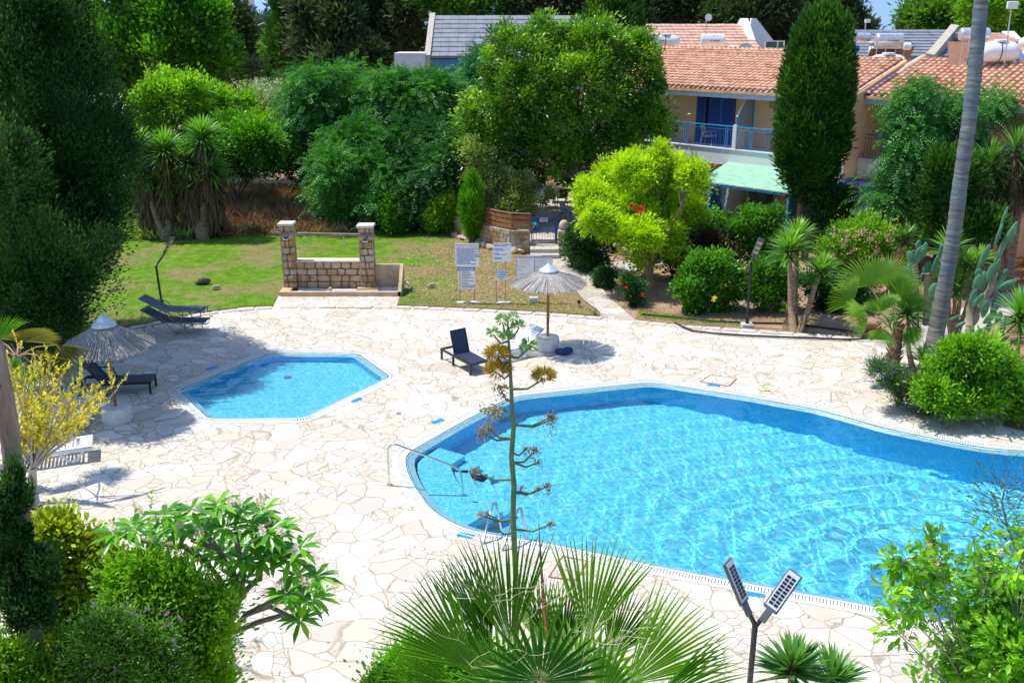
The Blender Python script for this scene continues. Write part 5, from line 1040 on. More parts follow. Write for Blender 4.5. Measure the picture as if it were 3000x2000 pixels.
def yucca(label,base,heads,group=None,mat=None,Rr=.75,N=110,Wd=.05,tr=.09,skirt=0,seed=1,name='yucca',lo=-.35):
    """heads: list of local points of rosette centres"""
    root=T(name,label,'yucca',base,0,group); mb=MB()
    for i,h in enumerate(heads):
        h=Vector(h[:3]); b0=Vector((h.x*.12,h.y*.12,-.03)); mb.tube([b0,b0.lerp(h,.35)+Vector((h.x*.12,h.y*.1,0)),b0.lerp(h,.75),h],[tr*1.5,tr*1.05,tr*.9,tr*.8],8)
    mb.build('trunk',m_yubark,root,True)
    for i,h in enumerate(heads):
        rr=Rr*(h[3] if len(h)>3 else 1)
        p=rosette(h[:3],rr,N,Wd,seed+i,lo); leaves('rosette',*p[:3],p[3],p[4],p[5],mat or m_yucca,root,'blade',.18)
        if skirt:
            rg=np.random.RandomState(seed+50+i); n=int(N*3.2); a=rg.rand(n)*6.283; z=-.55-.4*rg.rand(n); hh=np.sqrt(1-z*z)
            d=np.stack([np.cos(a)*hh,np.sin(a)*hh,z],1); pos=np.array(h[:3])-np.array([0,0,1])*(rg.rand(n)*skirt)[:,None]
            leaves('dead_leaves',pos,d,np.tile([0,0,1.],(n,1)),rr*.75*(.6+.4*rg.rand(n)),np.full(n,Wd*1.2),rg.rand(n),m_dead,root,'blade',.25)
    return root
def fan(mb,c,ax,nv,Rr,nseg=34,spread=R(300),joined=.5,wid=.045,droop=.15,seed=0,pleat=.02,tipdroop=.1):
    """palmate leaf: pleated joined part and split pointed segments"""
    rg=random.Random(seed); c=Vector(c); ax=Vector(ax).normalized(); nv=Vector(nv); nv=(nv-ax*nv.dot(ax)).normalized(); sd=ax.cross(nv)
    for k in range(nseg):
        th=spread*((k+.5)/nseg-.5)+rg.uniform(-.015,.015); dl=spread/nseg
        d=ax*math.cos(th)+sd*math.sin(th); s_=-ax*math.sin(th)+sd*math.cos(th)
        Rk=Rr*(.86+.14*math.cos(th*.5))*rg.uniform(.93,1.03); rj=Rr*joined
        hw=rj*math.tan(dl/2)*1.02
        def pt(r,off,z): 
            q=c+d*r+s_*off+nv*(z-droop*Rr*(r/Rr)**2*abs(math.sin(th*.5))**1.0); q.z-=tipdroop*Rr*max(0,(r/Rr-.5))**2*3*(.6+.8*rg.random()*0+.4); return q
        a=pt(.03,0,0); l=pt(rj,hw,pleat); m=pt(rj,0,-pleat); r_=pt(rj,-hw,pleat)
        l2=pt((rj+Rk)/2,hw*.7,pleat*.8); m2=pt((rj+Rk)/2,0,-pleat*.8); r2=pt((rj+Rk)/2,-hw*.7,pleat*.8); t_=pt(Rk,rg.uniform(-.02,.02)*Rr,0)
        mb.add([a,l,m,r_,l2,m2,r2,t_],[(0,2,1),(0,3,2),(1,2,5,4),(2,3,6,5),(4,5,7),(5,6,7)])
m_bark=plain('bark_brown',(.16,.11,.075),.9,var=.4,scale=5,bmp=.8)
m_bark_l=plain('bark_grey',(.30,.26,.22),.9,var=.35,scale=4,bmp=.8)
m_bark_r=plain('bark_reddish',(.26,.16,.10),.9,var=.3,scale=5,bmp=.8)
def ybm():
    t=NT('yucca_bark'); n=t.noise(3,6,.6,t.co((1,1,6))); c=t.ramp(n,[(.3,(.16,.10,.06)),(.6,(.36,.25,.16)),(.8,(.48,.38,.28))]); t.bump(n,.8,.03); return t.done(c,.9,0,.2)
m_yubark=ybm()
m_yucca=leafmat('yucca_leaf',[(.03,.09,.02),(.07,.19,.03),(.13,.30,.04),(.22,.40,.05)],.25,.38,.5)
m_yucca_d=leafmat('yucca_leaf_deep',[(.012,.045,.012),(.03,.10,.02),(.06,.18,.025),(.12,.28,.03)],.2,.4,.5)
m_dead=leafmat('dead_leaf',[(.08,.05,.03),(.17,.11,.06),(.28,.19,.10)],.1,.8,.1,(1,1,1))
G_laurel=leafmat('laurel_leaf',[(.020,.065,.008),(.055,.16,.012),(.14,.31,.016),(.42,.56,.05)],.28,.32,.6)
G_oliv=leafmat('variegated_leaf',[(.05,.08,.02),(.12,.19,.04),(.30,.36,.10),(.55,.52,.25)],.3,.4,.4)
G_poin=leafmat('flame_tree_leaf',[(.09,.17,.008),(.23,.37,.012),(.40,.54,.018),(.58,.66,.05)],.42,.45,.3)
G_ail=leafmat('feathery_leaf',[(.012,.06,.012),(.03,.14,.022),(.06,.24,.035),(.14,.38,.05)],.35,.4,.45)
G_mid=leafmat('broad_leaf',[(.015,.06,.008),(.04,.15,.012),(.09,.27,.018),(.22,.44,.03)],.35,.35,.5)
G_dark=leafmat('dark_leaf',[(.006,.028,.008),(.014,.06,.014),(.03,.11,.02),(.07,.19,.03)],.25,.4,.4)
G_lime=leafmat('lime_leaf',[(.035,.11,.010),(.09,.23,.014),(.19,.38,.022),(.36,.54,.05)],.42,.4,.4)
G_cyp=leafmat('cypress_leaf',[(.008,.034,.006),(.022,.085,.011),(.055,.17,.016),(.14,.30,.03)],.2,.6,.2)
G_jun=leafmat('juniper_leaf',[(.006,.022,.007),(.014,.055,.014),(.038,.12,.024),(.13,.26,.045)],.2,.6,.2)
G_pine=leafmat('far_pine_leaf',[(.016,.034,.02),(.04,.07,.033),(.085,.13,.055),(.17,.23,.11)],.2,.6,.2)
G_gum=leafmat('far_green_leaf',[(.02,.07,.015),(.05,.14,.02),(.10,.24,.03),(.22,.36,.06)],.3,.5,.3)
G_yel=leafmat('yellow_leaf',[(.22,.20,.03),(.45,.38,.03),(.68,.58,.05),(.78,.72,.20)],.4,.5,.3)
G_olive_g=leafmat('grey_green_leaf',[(.04,.09,.03),(.10,.19,.06),(.20,.32,.12),(.34,.46,.2)],.3,.5,.3)
# ======================= TREES AND PLANTS =======================
def g3(px,py,z=0): return G(px,py,z)
# --- laurel in the middle ---
b=P(1700,655,43); b.z=.45
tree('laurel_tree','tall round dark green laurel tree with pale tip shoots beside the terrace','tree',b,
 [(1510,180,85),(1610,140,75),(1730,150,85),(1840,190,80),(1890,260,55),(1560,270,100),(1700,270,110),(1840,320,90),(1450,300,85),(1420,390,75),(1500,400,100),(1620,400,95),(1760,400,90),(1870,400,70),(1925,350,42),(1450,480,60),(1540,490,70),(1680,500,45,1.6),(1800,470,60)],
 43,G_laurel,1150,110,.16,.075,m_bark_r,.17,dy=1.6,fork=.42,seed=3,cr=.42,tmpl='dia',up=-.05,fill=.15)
b=P(1480,655,40.6); b.z=.35
tree('variegated_shrub','small yellow flecked variegated tree behind the timber fence','small tree',b,
 [(1400,450,38),(1415,520,48),(1470,560,50),(1530,560,45),(1590,575,32),(1440,600,36),(1500,610,36),(1545,600,25)],40.8,G_oliv,330,80,.10,.05,m_bark,.07,dy=.4,seed=5,cr=.3)
# thuja at the fence
def conifer(name,label,base,h,r,mat,n,L,group=None,prof=None,bark=m_bark,bare=.4,cr=.22,seed=1,cat='cypress',trunks=((0,0),),squash=1):
    root=T(name,label,cat,base,0,group); rg=random.Random(seed); bl=[]
    prof=prof or [(0,.55),(.15,.9),(.35,1),(.6,.92),(.8,.72),(.93,.42),(1,.15)]
    for z,f in prof:
        a0=rg.uniform(0,6.28)
        for k in range(5):
            a=a0+k*1.257; q=.36*r*f; rr=r*f*.66
            bl.append((math.cos(a)*q,math.sin(a)*q*squash,bare+(h-bare)*z,rr,rr*squash,(h-bare)*.16))
    crown(root,bl,mat,n,70,L,L*.42,cr=cr,up=1.0,tmpl='spray',out=.7,seed=seed,fill=.15,stretch=1.6,keep_low=.9,rgh=.14,jit=.25,dens=.9,gap=.03)
    mb=MB()
    for x,y in trunks: mb.tube([(x,y,-.05),(x*.9,y*.9,bare*.5),(x*.7,y*.7,bare+.5),(0,0,h*.7)],[.16,.12,.11,.03],8)
    mb.build('trunk',bark,root,True); return root
conifer('thuja_shrub','bright green upright thuja bush poking over the timber fence',(*P(1383,650,39.6).xy,.0),2.75,.45,leafmat('thuja_leaf',[(.03,.12,.008),(.07,.24,.01),(.13,.36,.015),(.2,.44,.02)],.3,.5,.2),170,.11,bare=.7,seed=2,cat='shrub',cr=.16)
# tall cypress on two trunks
b=P(2345,745,37); b.z=0
c0=conifer('tall_cypress','tall columnar cypress on two bare trunks in front of the house',b,8.9,1.18,G_cyp,1000,.17,bare=3.45,seed=4,trunks=((-.22,0),(.18,0)),bark=m_bark_r,cr=.26,
 prof=[(0,.7),(.08,.88),(.17,.98),(.26,1.02),(.35,1.03),(.44,1.02),(.53,1.0),(.62,.98),(.71,.95),(.79,.9),(.86,.8),(.92,.62)])
# conifer behind the laurel
b=P(1770,200,55); b.z=0
conifer('rounded_cypress','rounded green cypress top showing above the laurel tree',b,P(1770,30,55).z,1.7,G_cyp,260,.25,bare=3,seed=7,cr=.4,prof=[(0,1),(.3,1),(.6,1),(.85,.95),(1,.6)])
b=P(1845,200,55); b.z=0
conifer('narrow_cypress','narrow pointed cypress beside the orange roof ridge',b,P(1845,40,55).z,.75,G_jun,120,.25,bare=3,seed=8,cr=.35)
# --- flame tree ---
b=G(1910,862)
t_=tree('flame_tree','bright yellow-green feathery flame tree with a few red flowers','tree',b,
 [(1745,590,48),(1712,560,24),(1790,530,42),(1860,510,48),(1925,475,40),(1970,520,48),(2030,525,30),(1830,610,60),(1930,600,64),(2015,625,36),(1880,700,54),(1960,690,48),(1795,680,36),(1930,750,34),(1990,735,24),(1750,645,34),(1880,770,22)],
 33,G_poin,1000,100,.125,.05,m_bark_r,.17,dy=1.4,fork=.40,seed=11,cr=.28,up=.0,rgh=.5)
m_red=leafmat('red_petal',[(.6,.02,.01),(.8,.05,.02)],.2,.5,.3,(1,1,1))
def dots(name,pts,r,mat,parent,n=14,L=.06,seed=1,tm='dia'):
    rg=np.random.RandomState(seed); pts=np.array([tuple(p) for p in pts]); pos=np.repeat(pts,n,0)+rg.normal(size=(len(pts)*n,3))*r*.45
    d=nrm(rg.normal(size=pos.shape)+np.array([0,0,.5])); return leaves(name,pos,d,nrm(rg.normal(size=pos.shape))+np.array([0,0,.6]),L*(.7+.6*rg.rand(len(pos))),L*.7,rg.rand(len(pos)),mat,parent,tm)
fl=[P(x,y,30.9)-b for x,y in ((1853,605),(1882,611),(1868,620))]
for i,f in enumerate(fl): dots('flower',[f],.14,m_red,t_,26,.09,i)
# --- feathery trees (thicket left of the laurel) ---
AT='feathery green trees of the thicket'
def ail(label,bx,by,Y,lst,n,sd,mat=G_ail,L=.42,cr=.5,nm='feathery_tree'):
    b=P(bx,by,Y); b.z=0; return tree(nm,label,'tree',b,lst,Y,mat,n,20,L,.1,m_bark_l,.08,AT,dy=1.3,fork=.35,seed=sd,cr=cr,tmpl='pin',up=.12,droop=.28)
ail('tallest feathery tree of the thicket, below the white wall corner',1200,640,47,[(1130,268,40),(1190,268,42),(1260,275,42),(1315,285,38),(1180,310,75),(1270,320,75),(1330,350,50),(1240,400,75),(1320,430,55),(1140,390,55)],560,21)
ail('feathery tree at the left end of the thicket by the reeds',950,600,48,[(860,300,40),(910,255,45),(970,250,42),(1030,240,40),(1060,290,50),(930,320,60),(1000,340,60),(880,370,45),(950,400,55),(1050,370,50)],480,22)
ail('low feathery tree in the middle front of the thicket',1050,650,43.5,[(1000,440,50),(1060,410,50),(1110,450,60),(970,500,45),(1040,510,60),(1120,520,55),(960,570,40),(1020,600,45),(1090,590,50),(990,630,28)],470,23)
ail('feathery tree at the right of the thicket beside the laurel',1270,650,43.5,[(1200,440,50),(1270,430,60),(1340,450,50),(1350,520,45),(1290,510,60),(1210,510,50),(1250,580,45),(1330,580,40),(1180,580,40)],430,24,mat=leafmat('feathery_leaf_deep',[(.008,.04,.014),(.018,.09,.022),(.04,.17,.03),(.09,.28,.05)],.3,.4,.4))
ail('bluish feathery tree behind the laurel, below the grey roof',1420,600,51,[(1390,225,30),(1430,190,36),(1470,200,40),(1400,250,50),(1450,290,50),(1390,320,50),(1350,245,18)],330,25,mat=leafmat('feathery_leaf_blue',[(.01,.06,.03),(.02,.12,.05),(.05,.2,.08),(.1,.3,.12)],.3,.4,.4))
# dark understorey below the thicket
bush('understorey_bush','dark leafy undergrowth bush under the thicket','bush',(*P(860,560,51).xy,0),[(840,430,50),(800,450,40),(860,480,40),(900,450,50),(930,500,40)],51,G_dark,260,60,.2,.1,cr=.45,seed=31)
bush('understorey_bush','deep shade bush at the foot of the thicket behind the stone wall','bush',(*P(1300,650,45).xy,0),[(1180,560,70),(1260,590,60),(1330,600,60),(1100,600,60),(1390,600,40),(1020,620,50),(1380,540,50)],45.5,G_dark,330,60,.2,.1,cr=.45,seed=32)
bush('round_bush','round glossy green bush at the back edge of the lawn','bush',G(1155,674),[(1150,610,46),(1120,630,32),(1190,625,34),(1155,645,42)],42.2,G_mid,330,60,.11,.06,cr=.3,seed=33)
bush('sprawling_bush','loose light green bush between the round bush and the stone wall','bush',G(1300,680),[(1290,620,32),(1320,600,28),(1300,655,34),(1335,640,28),(1265,645,18)],41.6,G_lime,230,50,.1,.045,cr=.3,seed=34)
# broad-leaved shrubs at the left
SH='broad-leaved shrubs behind the yuccas'
def shr(label,lst,Y,n,sd,mat=G_mid,L=.17): 
    b=P(lst[0][0],620,Y); b.z=0; return tree('broad_shrub',label,'shrub',b,lst,Y,mat,n,60,L,L*.55,m_bark,.08,SH,dy=1,fork=.3,seed=sd,cr=.45)
shr('lime green shrub behind the yucca clump',[(430,330,50),(480,290,55),(550,290,60),(620,320,50),(520,380,70),(600,400,60),(430,410,60),(660,370,40),(480,245,28)],48,520,41,G_lime)
shr('dark glossy shrub right of the yucca clump above the dry grass',[(680,400,50),(740,420,55),(790,430,35),(650,460,50),(730,470,40),(780,470,30),(600,470,40)],45.5,520,42)
shr('sprawling leafy shrub between the yuccas and the pale field',[(650,310,30),(700,350,36),(750,370,36),(790,400,26),(720,310,18)],52,200,43,G_lime)
# big tree upper left
b=P(430,500,57); b.z=0
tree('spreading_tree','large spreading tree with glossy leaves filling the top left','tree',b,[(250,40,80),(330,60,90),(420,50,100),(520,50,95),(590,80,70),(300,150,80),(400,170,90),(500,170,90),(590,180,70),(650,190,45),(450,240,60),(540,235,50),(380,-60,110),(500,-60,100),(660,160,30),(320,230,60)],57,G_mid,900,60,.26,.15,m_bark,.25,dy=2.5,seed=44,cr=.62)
# --- foreground cypress mass at left ---
b=Vector((-16.2,26.6,0))
tree('large_cypress','huge dark shaggy cypress filling the left edge','cypress',b,
 [(0,-60,130),(120,60,115),(60,200,180),(240,190,75),(200,330,140),(310,350,80),(60,420,190),(240,480,125),(340,500,55),(100,620,190,-1),(270,620,90,-1),(350,590,40,-1),(80,800,170,-3.5),(230,760,80,-3.5),(305,715,50,-3),(60,930,130,-3.8),(160,910,70,-3.8),(140,975,42,-4),(0,480,80,-5),(-60,560,90,-5),(10,620,60,-4.6),(-120,300,220),(-120,700,220)],  # nearest lobes off the left edge are added to dapple the parasol
 26,G_jun,1250,290,.10,.04,m_bark_l,.35,dy=1.6,seed=51,cr=.48,tmpl='spray',up=.6,stretch=1.5,keep_low=.9,fill=.25,twigs=0,rgh=.5,jit=.5,gap=.38,dens=.72,fork=.5)
# --- far tree line ---
FT='dark conifers of the far tree line'
def far(label,lst,Y,n,sd,mat=G_pine,L=.5,cr=.9,per=45,nm='far_pine',up=.2,tm='spray',g=FT,cat='pine',sq=1.1,bx=None):
    b=P(bx or lst[0][0],240,Y); b.z=0; return tree(nm,label,cat,b,lst,Y,mat,n,per,L,L*.42,m_bark,.3,g,dy=2.5,seed=sd,cr=cr,tmpl=tm,up=up,sq=sq,fork=.3)
far('slim dark cypress at the left end of the far tree line',[(822,-10,26),(818,40,26),(822,90,28),(820,140,28),(822,190,26)],100,230,61,G_cyp,.4,.6,nm='far_cypress',up=1,cat='cypress',sq=1.6)
far('tall dark pine right of the slim far cypress',[(880,-20,45),(900,40,50),(870,90,40),(930,90,50),(900,150,50),(870,190,36),(950,160,40),(940,205,30)],98,420,62)
far('shaggy grey-green pine in the far tree line left of the white wall',[(990,-20,50),(1000,50,55),(1050,90,50),(1000,130,50),(1070,150,45),(1030,190,40),(980,190,36)],95,460,63)
far('dark pine above the white wall of the grey roofed house',[(1120,-20,55),(1130,50,55),(1180,90,50),(1130,120,50),(1190,30,50),(1160,160,36),(1220,130,30)],97,430,64)
far('pine showing above the left half of the grey roof',[(1290,-20,55),(1320,20,45),(1380,10,50),(1440,20,40),(1360,40,40)],92,330,65,G_gum)
far('pine showing above the right half of the grey roof',[(1530,-10,50),(1600,10,50),(1670,0,50),(1560,35,34),(1650,45,38)],94,320,66)
far('pine above the left part of the orange back roof',[(1790,-10,55),(1850,20,45),(1900,10,50),(1870,50,36),(1930,40,40)],90,330,67)
far('bushy pine above the right part of the orange back roof',[(1990,-20,60),(2020,30,50),(2080,10,50),(2060,50,40),(2130,40,40)],90,350,68,leafmat('far_mixed_leaf',[(.02,.04,.014),(.04,.08,.02),(.09,.15,.03),(.17,.22,.06)],.25,.5,.3))
far('dark pine behind the white gable wall',[(2190,-20,60),(2200,40,60),(2260,20,60),(2250,90,55),(2300,100,45),(2230,130,30),(2180,70,34)],88,420,69)
far('ragged pine between the tall cypress and the gap of sky',[(2410,-10,40),(2460,20,34),(2495,55,22),(2530,92,16),(2490,85,24),(2440,70,30)],95,330,70)
far('green tree right of the gap of sky',[(2690,50,34),(2730,0,44),(2740,60,44),(2665,92,18),(2790,20,50),(2810,80,40),(2770,100,34)],80,480,71,G_gum,.4,.8,nm='far_broadleaf_tree',tm='dia',cat='tree')
far('leafy tree behind the floodlight pole at the right corner',[(2880,20,60),(2950,-10,70),(2960,60,60),(2880,80,45),(3020,40,50),(2990,110,30)],74,480,72,G_lime,.34,.7,nm='far_broadleaf_tree',tm='dia',cat='tree')
far('dark feathery pine on a long bare trunk beside the pale field',[(580,-10,40),(640,10,36),(620,70,38),(668,60,32),(690,110,28),(665,150,26),(715,165,18),(600,130,30),(745,205,16),(635,190,24)],82,430,73,bx=745)
far('pale green shrub tree beyond the field lamp',[(795,150,30),(770,190,30),(800,200,34),(760,230,24),(810,240,20),(740,240,20)],135,240,74,G_gum,.6,1.0,nm='far_broadleaf_tree',tm='dia',cat='tree')
far('small blue-green cypress far behind the field lamp',[(737,60,12),(737,80,14),(738,100,16)],190,90,75,leafmat('hazy_leaf',[(.05,.09,.09),(.08,.14,.12),(.12,.2,.15)],.2,.6,.2),.7,1.2,nm='far_cypress',up=1,cat='cypress',sq=1.8)
far('hazy tree clump far behind the field lamp',[(765,85,18),(800,80,22),(825,60,16),(780,110,26),(820,110,24),(745,115,18)],185,200,76,MATS['hazy_leaf'],.7,1.2,nm='far_broadleaf_tree',cat='tree')
# --- right-hand garden trees ---
b=P(2690,800,34.5); b.z=0
tree('feathery_tree','open feathery tree in the right garden in front of the houses','tree',b,[(2640,320,34),(2700,280,34),(2640,385,28),(2670,410,40),(2740,370,48),(2640,470,34),(2850,320,30),(2910,300,30),(2950,350,24),(2820,390,38),(2585,555,26),(2650,530,36),(2720,470,40),(2830,470,32),(2600,600,32),(2680,600,36),(2540,590,18),(2660,430,28),(2760,300,30)],
 35,G_ail,430,20,.36,.1,m_bark,.08,AT,dy=1.4,fork=.4,seed=81,cr=.42,tmpl='pin',droop=.45,up=0)
b=P(2800,800,31.5); b.z=0
tree('juniper_tree','dark green juniper behind the tall palm trunk','juniper',b,[(2770,500,45),(2830,520,40),(2760,580,55),(2830,610,55),(2880,570,40),(2740,660,45),(2810,700,55),(2870,670,45),(2900,640,30)],32,G_cyp,420,80,.15,.06,m_bark,.12,dy=1,seed=82,cr=.3,tmpl='spray',up=.6,stretch=1.5)
# --- beds: bushes ---
bush('dark_round_bush','rounded dark green bush at the path fork','bush',G(1722,800),[(1710,700,45),(1750,720,42),(1700,750,45),(1750,765,38),(1725,780,30),(1680,720,22)],35.3,G_dark,330,60,.1,.05,cr=.24,seed=91)
bush('small_bush','small clipped bush beside the branching path','bush',G(1775,848),[(1770,820,24),(1790,805,18),(1765,800,16),(1775,838,20)],32.8,G_dark,110,50,.08,.04,cr=.16,seed=92)
r_=bush('rose_bush','low dark rose bush with red flowers under the flame tree','rose bush',G(1850,895),[(1850,850,28),(1835,830,20),(1860,870,24)],30.4,G_dark,90,50,.08,.04,cr=.18,seed=93)
for i,(x,y) in enumerate(((1818,832),(1833,843),(1882,864))): dots('flower',[P(x,y,30)-G(1850,895)],.07,m_red,r_,16,.06,i+5)
hb=G(2080,925); r_=bush('hibiscus_bush','glossy hibiscus bush with one yellow bloom left of the lamp post','bush',hb,[(2020,800,30),(2060,780,34),(2110,790,36),(2140,820,28),(2020,850,34),(2080,850,40),(2130,860,30),(2040,900,26),(2090,890,30)],29.8,G_mid,420,46,.11,.06,cr=.22,seed=94)
m_yfl=leafmat('yellow_petal',[(.85,.62,.05),(.95,.8,.2)],.2,.5,.3,(1,1,1))
dots('flower',[P(2092,875,28.9)-hb],.1,m_yfl,r_,20,.1,3)
dots('yellow_leaf',[P(x,y,29.1)-hb for x,y in ((2035,905),(2027,920),(2120,840))],.09,m_yfl,r_,6,.07,4)
bush('purple_leaf_bush','dark purplish bush in the shade behind the hibiscus','bush',G(2040,830),[(2020,740,34),(2070,720,36),(2120,750,30),(1990,790,30),(2060,790,36),(2110,800,26)],33.5,leafmat('purple_leaf',[(.012,.012,.010),(.03,.02,.016),(.06,.035,.02),(.05,.09,.03)],.15,.5,.3),260,50,.11,.06,cr=.28,seed=95)
bush('ivy_hedge','rambling bright green hedge against the patio rail','hedge',G(2150,790),[(2060,660,34),(2110,680,45),(2170,660,40),(2220,650,35),(2260,670,34),(2130,730,44),(2190,720,46),(2250,730,34),(2090,720,34),(2270,640,22),(2230,770,30)],34.6,G_mid,560,50,.11,.06,cr=.26,seed=96)
bush('hedge_bush','leafy bush with yellowish leaves behind the yucca stems','bush',G(2260,925),[(2230,800,30),(2270,790,34),(2220,850,32),(2270,850,36),(2310,820,26),(2250,890,30),(2290,880,24)],29.8,G_mid,340,50,.09,.05,cr=.2,seed=97)
r_=bush('blossom_bush','large bush covered in peach-pink blossom clusters','bush',(*P(2530,900,31.5).xy,0),[(2470,690,38),(2530,680,40),(2590,700,38),(2440,740,34),(2500,750,40),(2570,760,36),(2620,750,24),(2460,800,30),(2540,820,36)],31.5,G_lime,420,50,.1,.045,cr=.24,seed=98)
bp=(*P(2530,900,31.5).xy,0); rg_=random.Random(4); m_peach=leafmat('peach_petal',[(.62,.33,.22),(.78,.50,.34),(.85,.65,.5)],.25,.6,.2,(1,.9,.8))
pts=[P(rg_.uniform(2430,2640),rg_.triangular(655,790,690),30.6+rg_.uniform(-.1,.4))-Vector(bp) for _ in range(95)]
for p_ in pts[:60]: dots('blossom',[p_],.11,m_peach,r_,14,.055,rg_.randrange(999))
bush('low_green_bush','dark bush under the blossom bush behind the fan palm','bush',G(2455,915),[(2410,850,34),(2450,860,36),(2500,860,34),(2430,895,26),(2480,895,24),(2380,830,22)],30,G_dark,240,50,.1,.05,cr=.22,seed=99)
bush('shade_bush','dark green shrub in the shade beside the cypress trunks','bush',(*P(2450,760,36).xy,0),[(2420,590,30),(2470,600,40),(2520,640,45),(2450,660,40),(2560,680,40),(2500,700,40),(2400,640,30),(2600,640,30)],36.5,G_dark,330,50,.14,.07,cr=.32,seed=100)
bush('large_round_bush','big bright lime-green bush overhanging the pool deck at right','bush',G(2860,1215),[(2810,1045,40),(2870,1050,46),(2770,1095,46),(2840,1110,66),(2930,1090,50),(2980,1135,42),(2745,1150,40),(2800,1175,44),(2880,1175,44),(2950,1180,38),(3010,1180,34)],20.6,G_lime,760,60,.1,.045,cr=.2,seed=101,tmpl='ell')
r_=bush('lavender_shrub','fine grey-green shrub with tiny purple flowers at the deck edge','shrub',G(2640,1170),[(2590,1090,28),(2640,1110,34),(2680,1130,30),(2610,1130,28),(2650,1160,30),(2700,1180,30),(2720,1195,20),(2570,1080,16)],21.3,leafmat('lavender_leaf',[(.02,.05,.02),(.05,.10,.035),(.10,.18,.06),(.18,.26,.1)],.25,.6,.2),330,60,.06,.018,cr=.16,seed=102)
m_pur=leafmat('purple_petal',[(.22,.06,.55),(.38,.14,.72)],.2,.5,.2,(1,1,1)); lb=G(2640,1170)
for i,(x,y) in enumerate(((2568,1085),(2612,1060),(2620,1082),(2619,1093),(2675,1170),(2726,1188),(2590,1100))): dots('flower',[P(x,y,20.9)-lb],.04,m_pur,r_,10,.035,i)
# --- yuccas ---
def hd(base,lst,Y): return [tuple(P(x,y,Y+(q[0] if q else 0))-Vector(base))+(s_,) for x,y,s_,*q in lst]
b=G(2330,975); yucca('large two-stemmed yucca with bare trunks at the edge of the paving',b,hd(b,[(2312,725,1.0),(2405,790,.95),(2335,690,.95,.9)],28.0),'yuccas of the right garden',Rr=.98,N=190,Wd=.055,tr=.085,seed=110)
mb=MB(); mb.tube([(0,0,-.02),(-.05,0,.2),(-.1,0,.32)],[.26,.22,.16],9)
o=mb.build('stump',m_yubark,None,True,jit=.06); o.location=G(2317,965); tag(o,'low sawn yucca stump at the foot of the two-stemmed yucca','stump')
YS='small young yuccas'
for i,(x,y,s_,lab) in enumerate(((2303,935,.3,'tiny yellow-green yucca shoot on the stump'),(2358,955,.32,'tiny yucca shoot on the bare soil right of the stump'))):
    b=G(x,y); yucca(lab,b,[(0,0,.08 if i else .3,1)],YS,Rr=s_,N=36,Wd=.03,tr=.02,seed=120+i,lo=.1)
b=G(2680,1075); yucca('yucca on a thin curved stem in front of the tall palm trunk',b,hd(b,[(2658,905,1)],23.6),'yuccas of the right garden',m_yucca_d,Rr=.82,N=170,Wd=.05,tr=.06,seed=130)
b=G(2690,1090,0); yucca('dark low yucca at the foot of the tall palm trunk',b,[(.15,.1,.35,.9)],'yuccas of the right garden',m_yucca_d,Rr=.85,N=70,Wd=.05,seed=131,lo=0)
b=(*P(2800,960,27).xy,0); yucca('yucca with several heads behind the tall palm trunk',b,hd(b,[(2780,720,1),(2830,770,.9),(2800,840,1),(2870,760,.8),(2770,800,.9)],27),'yuccas of the right garden',Rr=.9,N=110,tr=.06,seed=132)
b=(*P(2940,800,31).xy,0); yucca('single yucca rosette above the cactus at the right',b,hd(b,[(2915,660,1)],31),'yuccas of the right garden',m_yucca_d,Rr=.95,N=130,tr=.07,seed=133)
b=(*P(2960,820,32).xy,0); yucca('big old yucca with hanging dead leaves at the right edge',b,hd(b,[(2900,470,1.1),(2975,430,1.1),(2990,510,1),(2930,540,.9),(3010,470,1)],32.5),'yuccas of the right garden',m_yucca_d,Rr=1.15,N=130,tr=.1,skirt=.9,seed=134)
b=G(2990,1110); yucca('yucca at the right frame edge above the round bush',b,hd(b,[(2990,910,1.05),(3030,960,1)],22),'yuccas of the right garden',Rr=.95,N=170,tr=.05,seed=135)
b=(*P(2600,840,31).xy,0); yucca('yucca rosette in the shade behind the cactus',b,hd(b,[(2655,690,.9),(2640,700,.7)],30.5),'yuccas of the right garden',m_yucca_d,Rr=.8,N=80,seed=136)
# old yuccas on the lawn edge, left
b=G(490,703); yucca('old shaggy yucca clump at the back of the lawn, left trunk',b,hd(b,[(400,420,1),(480,430,1),(475,525,.9),(420,500,.9)],41),'old yuccas on the lawn edge',m_yucca,Rr=1.4,N=300,Wd=.075,tr=.13,skirt=2.3,seed=140)
b=G(595,700); yucca('old shaggy yucca on the lawn edge, right trunk with the tallest head',b,hd(b,[(590,395,1),(545,460,1.0),(615,490,.95),(540,530,.8)],41),'old yuccas on the lawn edge',m_yucca,Rr=1.4,N=300,Wd=.075,tr=.16,skirt=2.1,seed=141)
b=G(625,690); yucca('small dark yucca offshoot at the foot of the right lawn yucca',b,[(0,0,.9,1)],'old yuccas on the lawn edge',m_yucca_d,Rr=.85,N=110,Wd=.06,tr=.06,seed=142,skirt=.5)
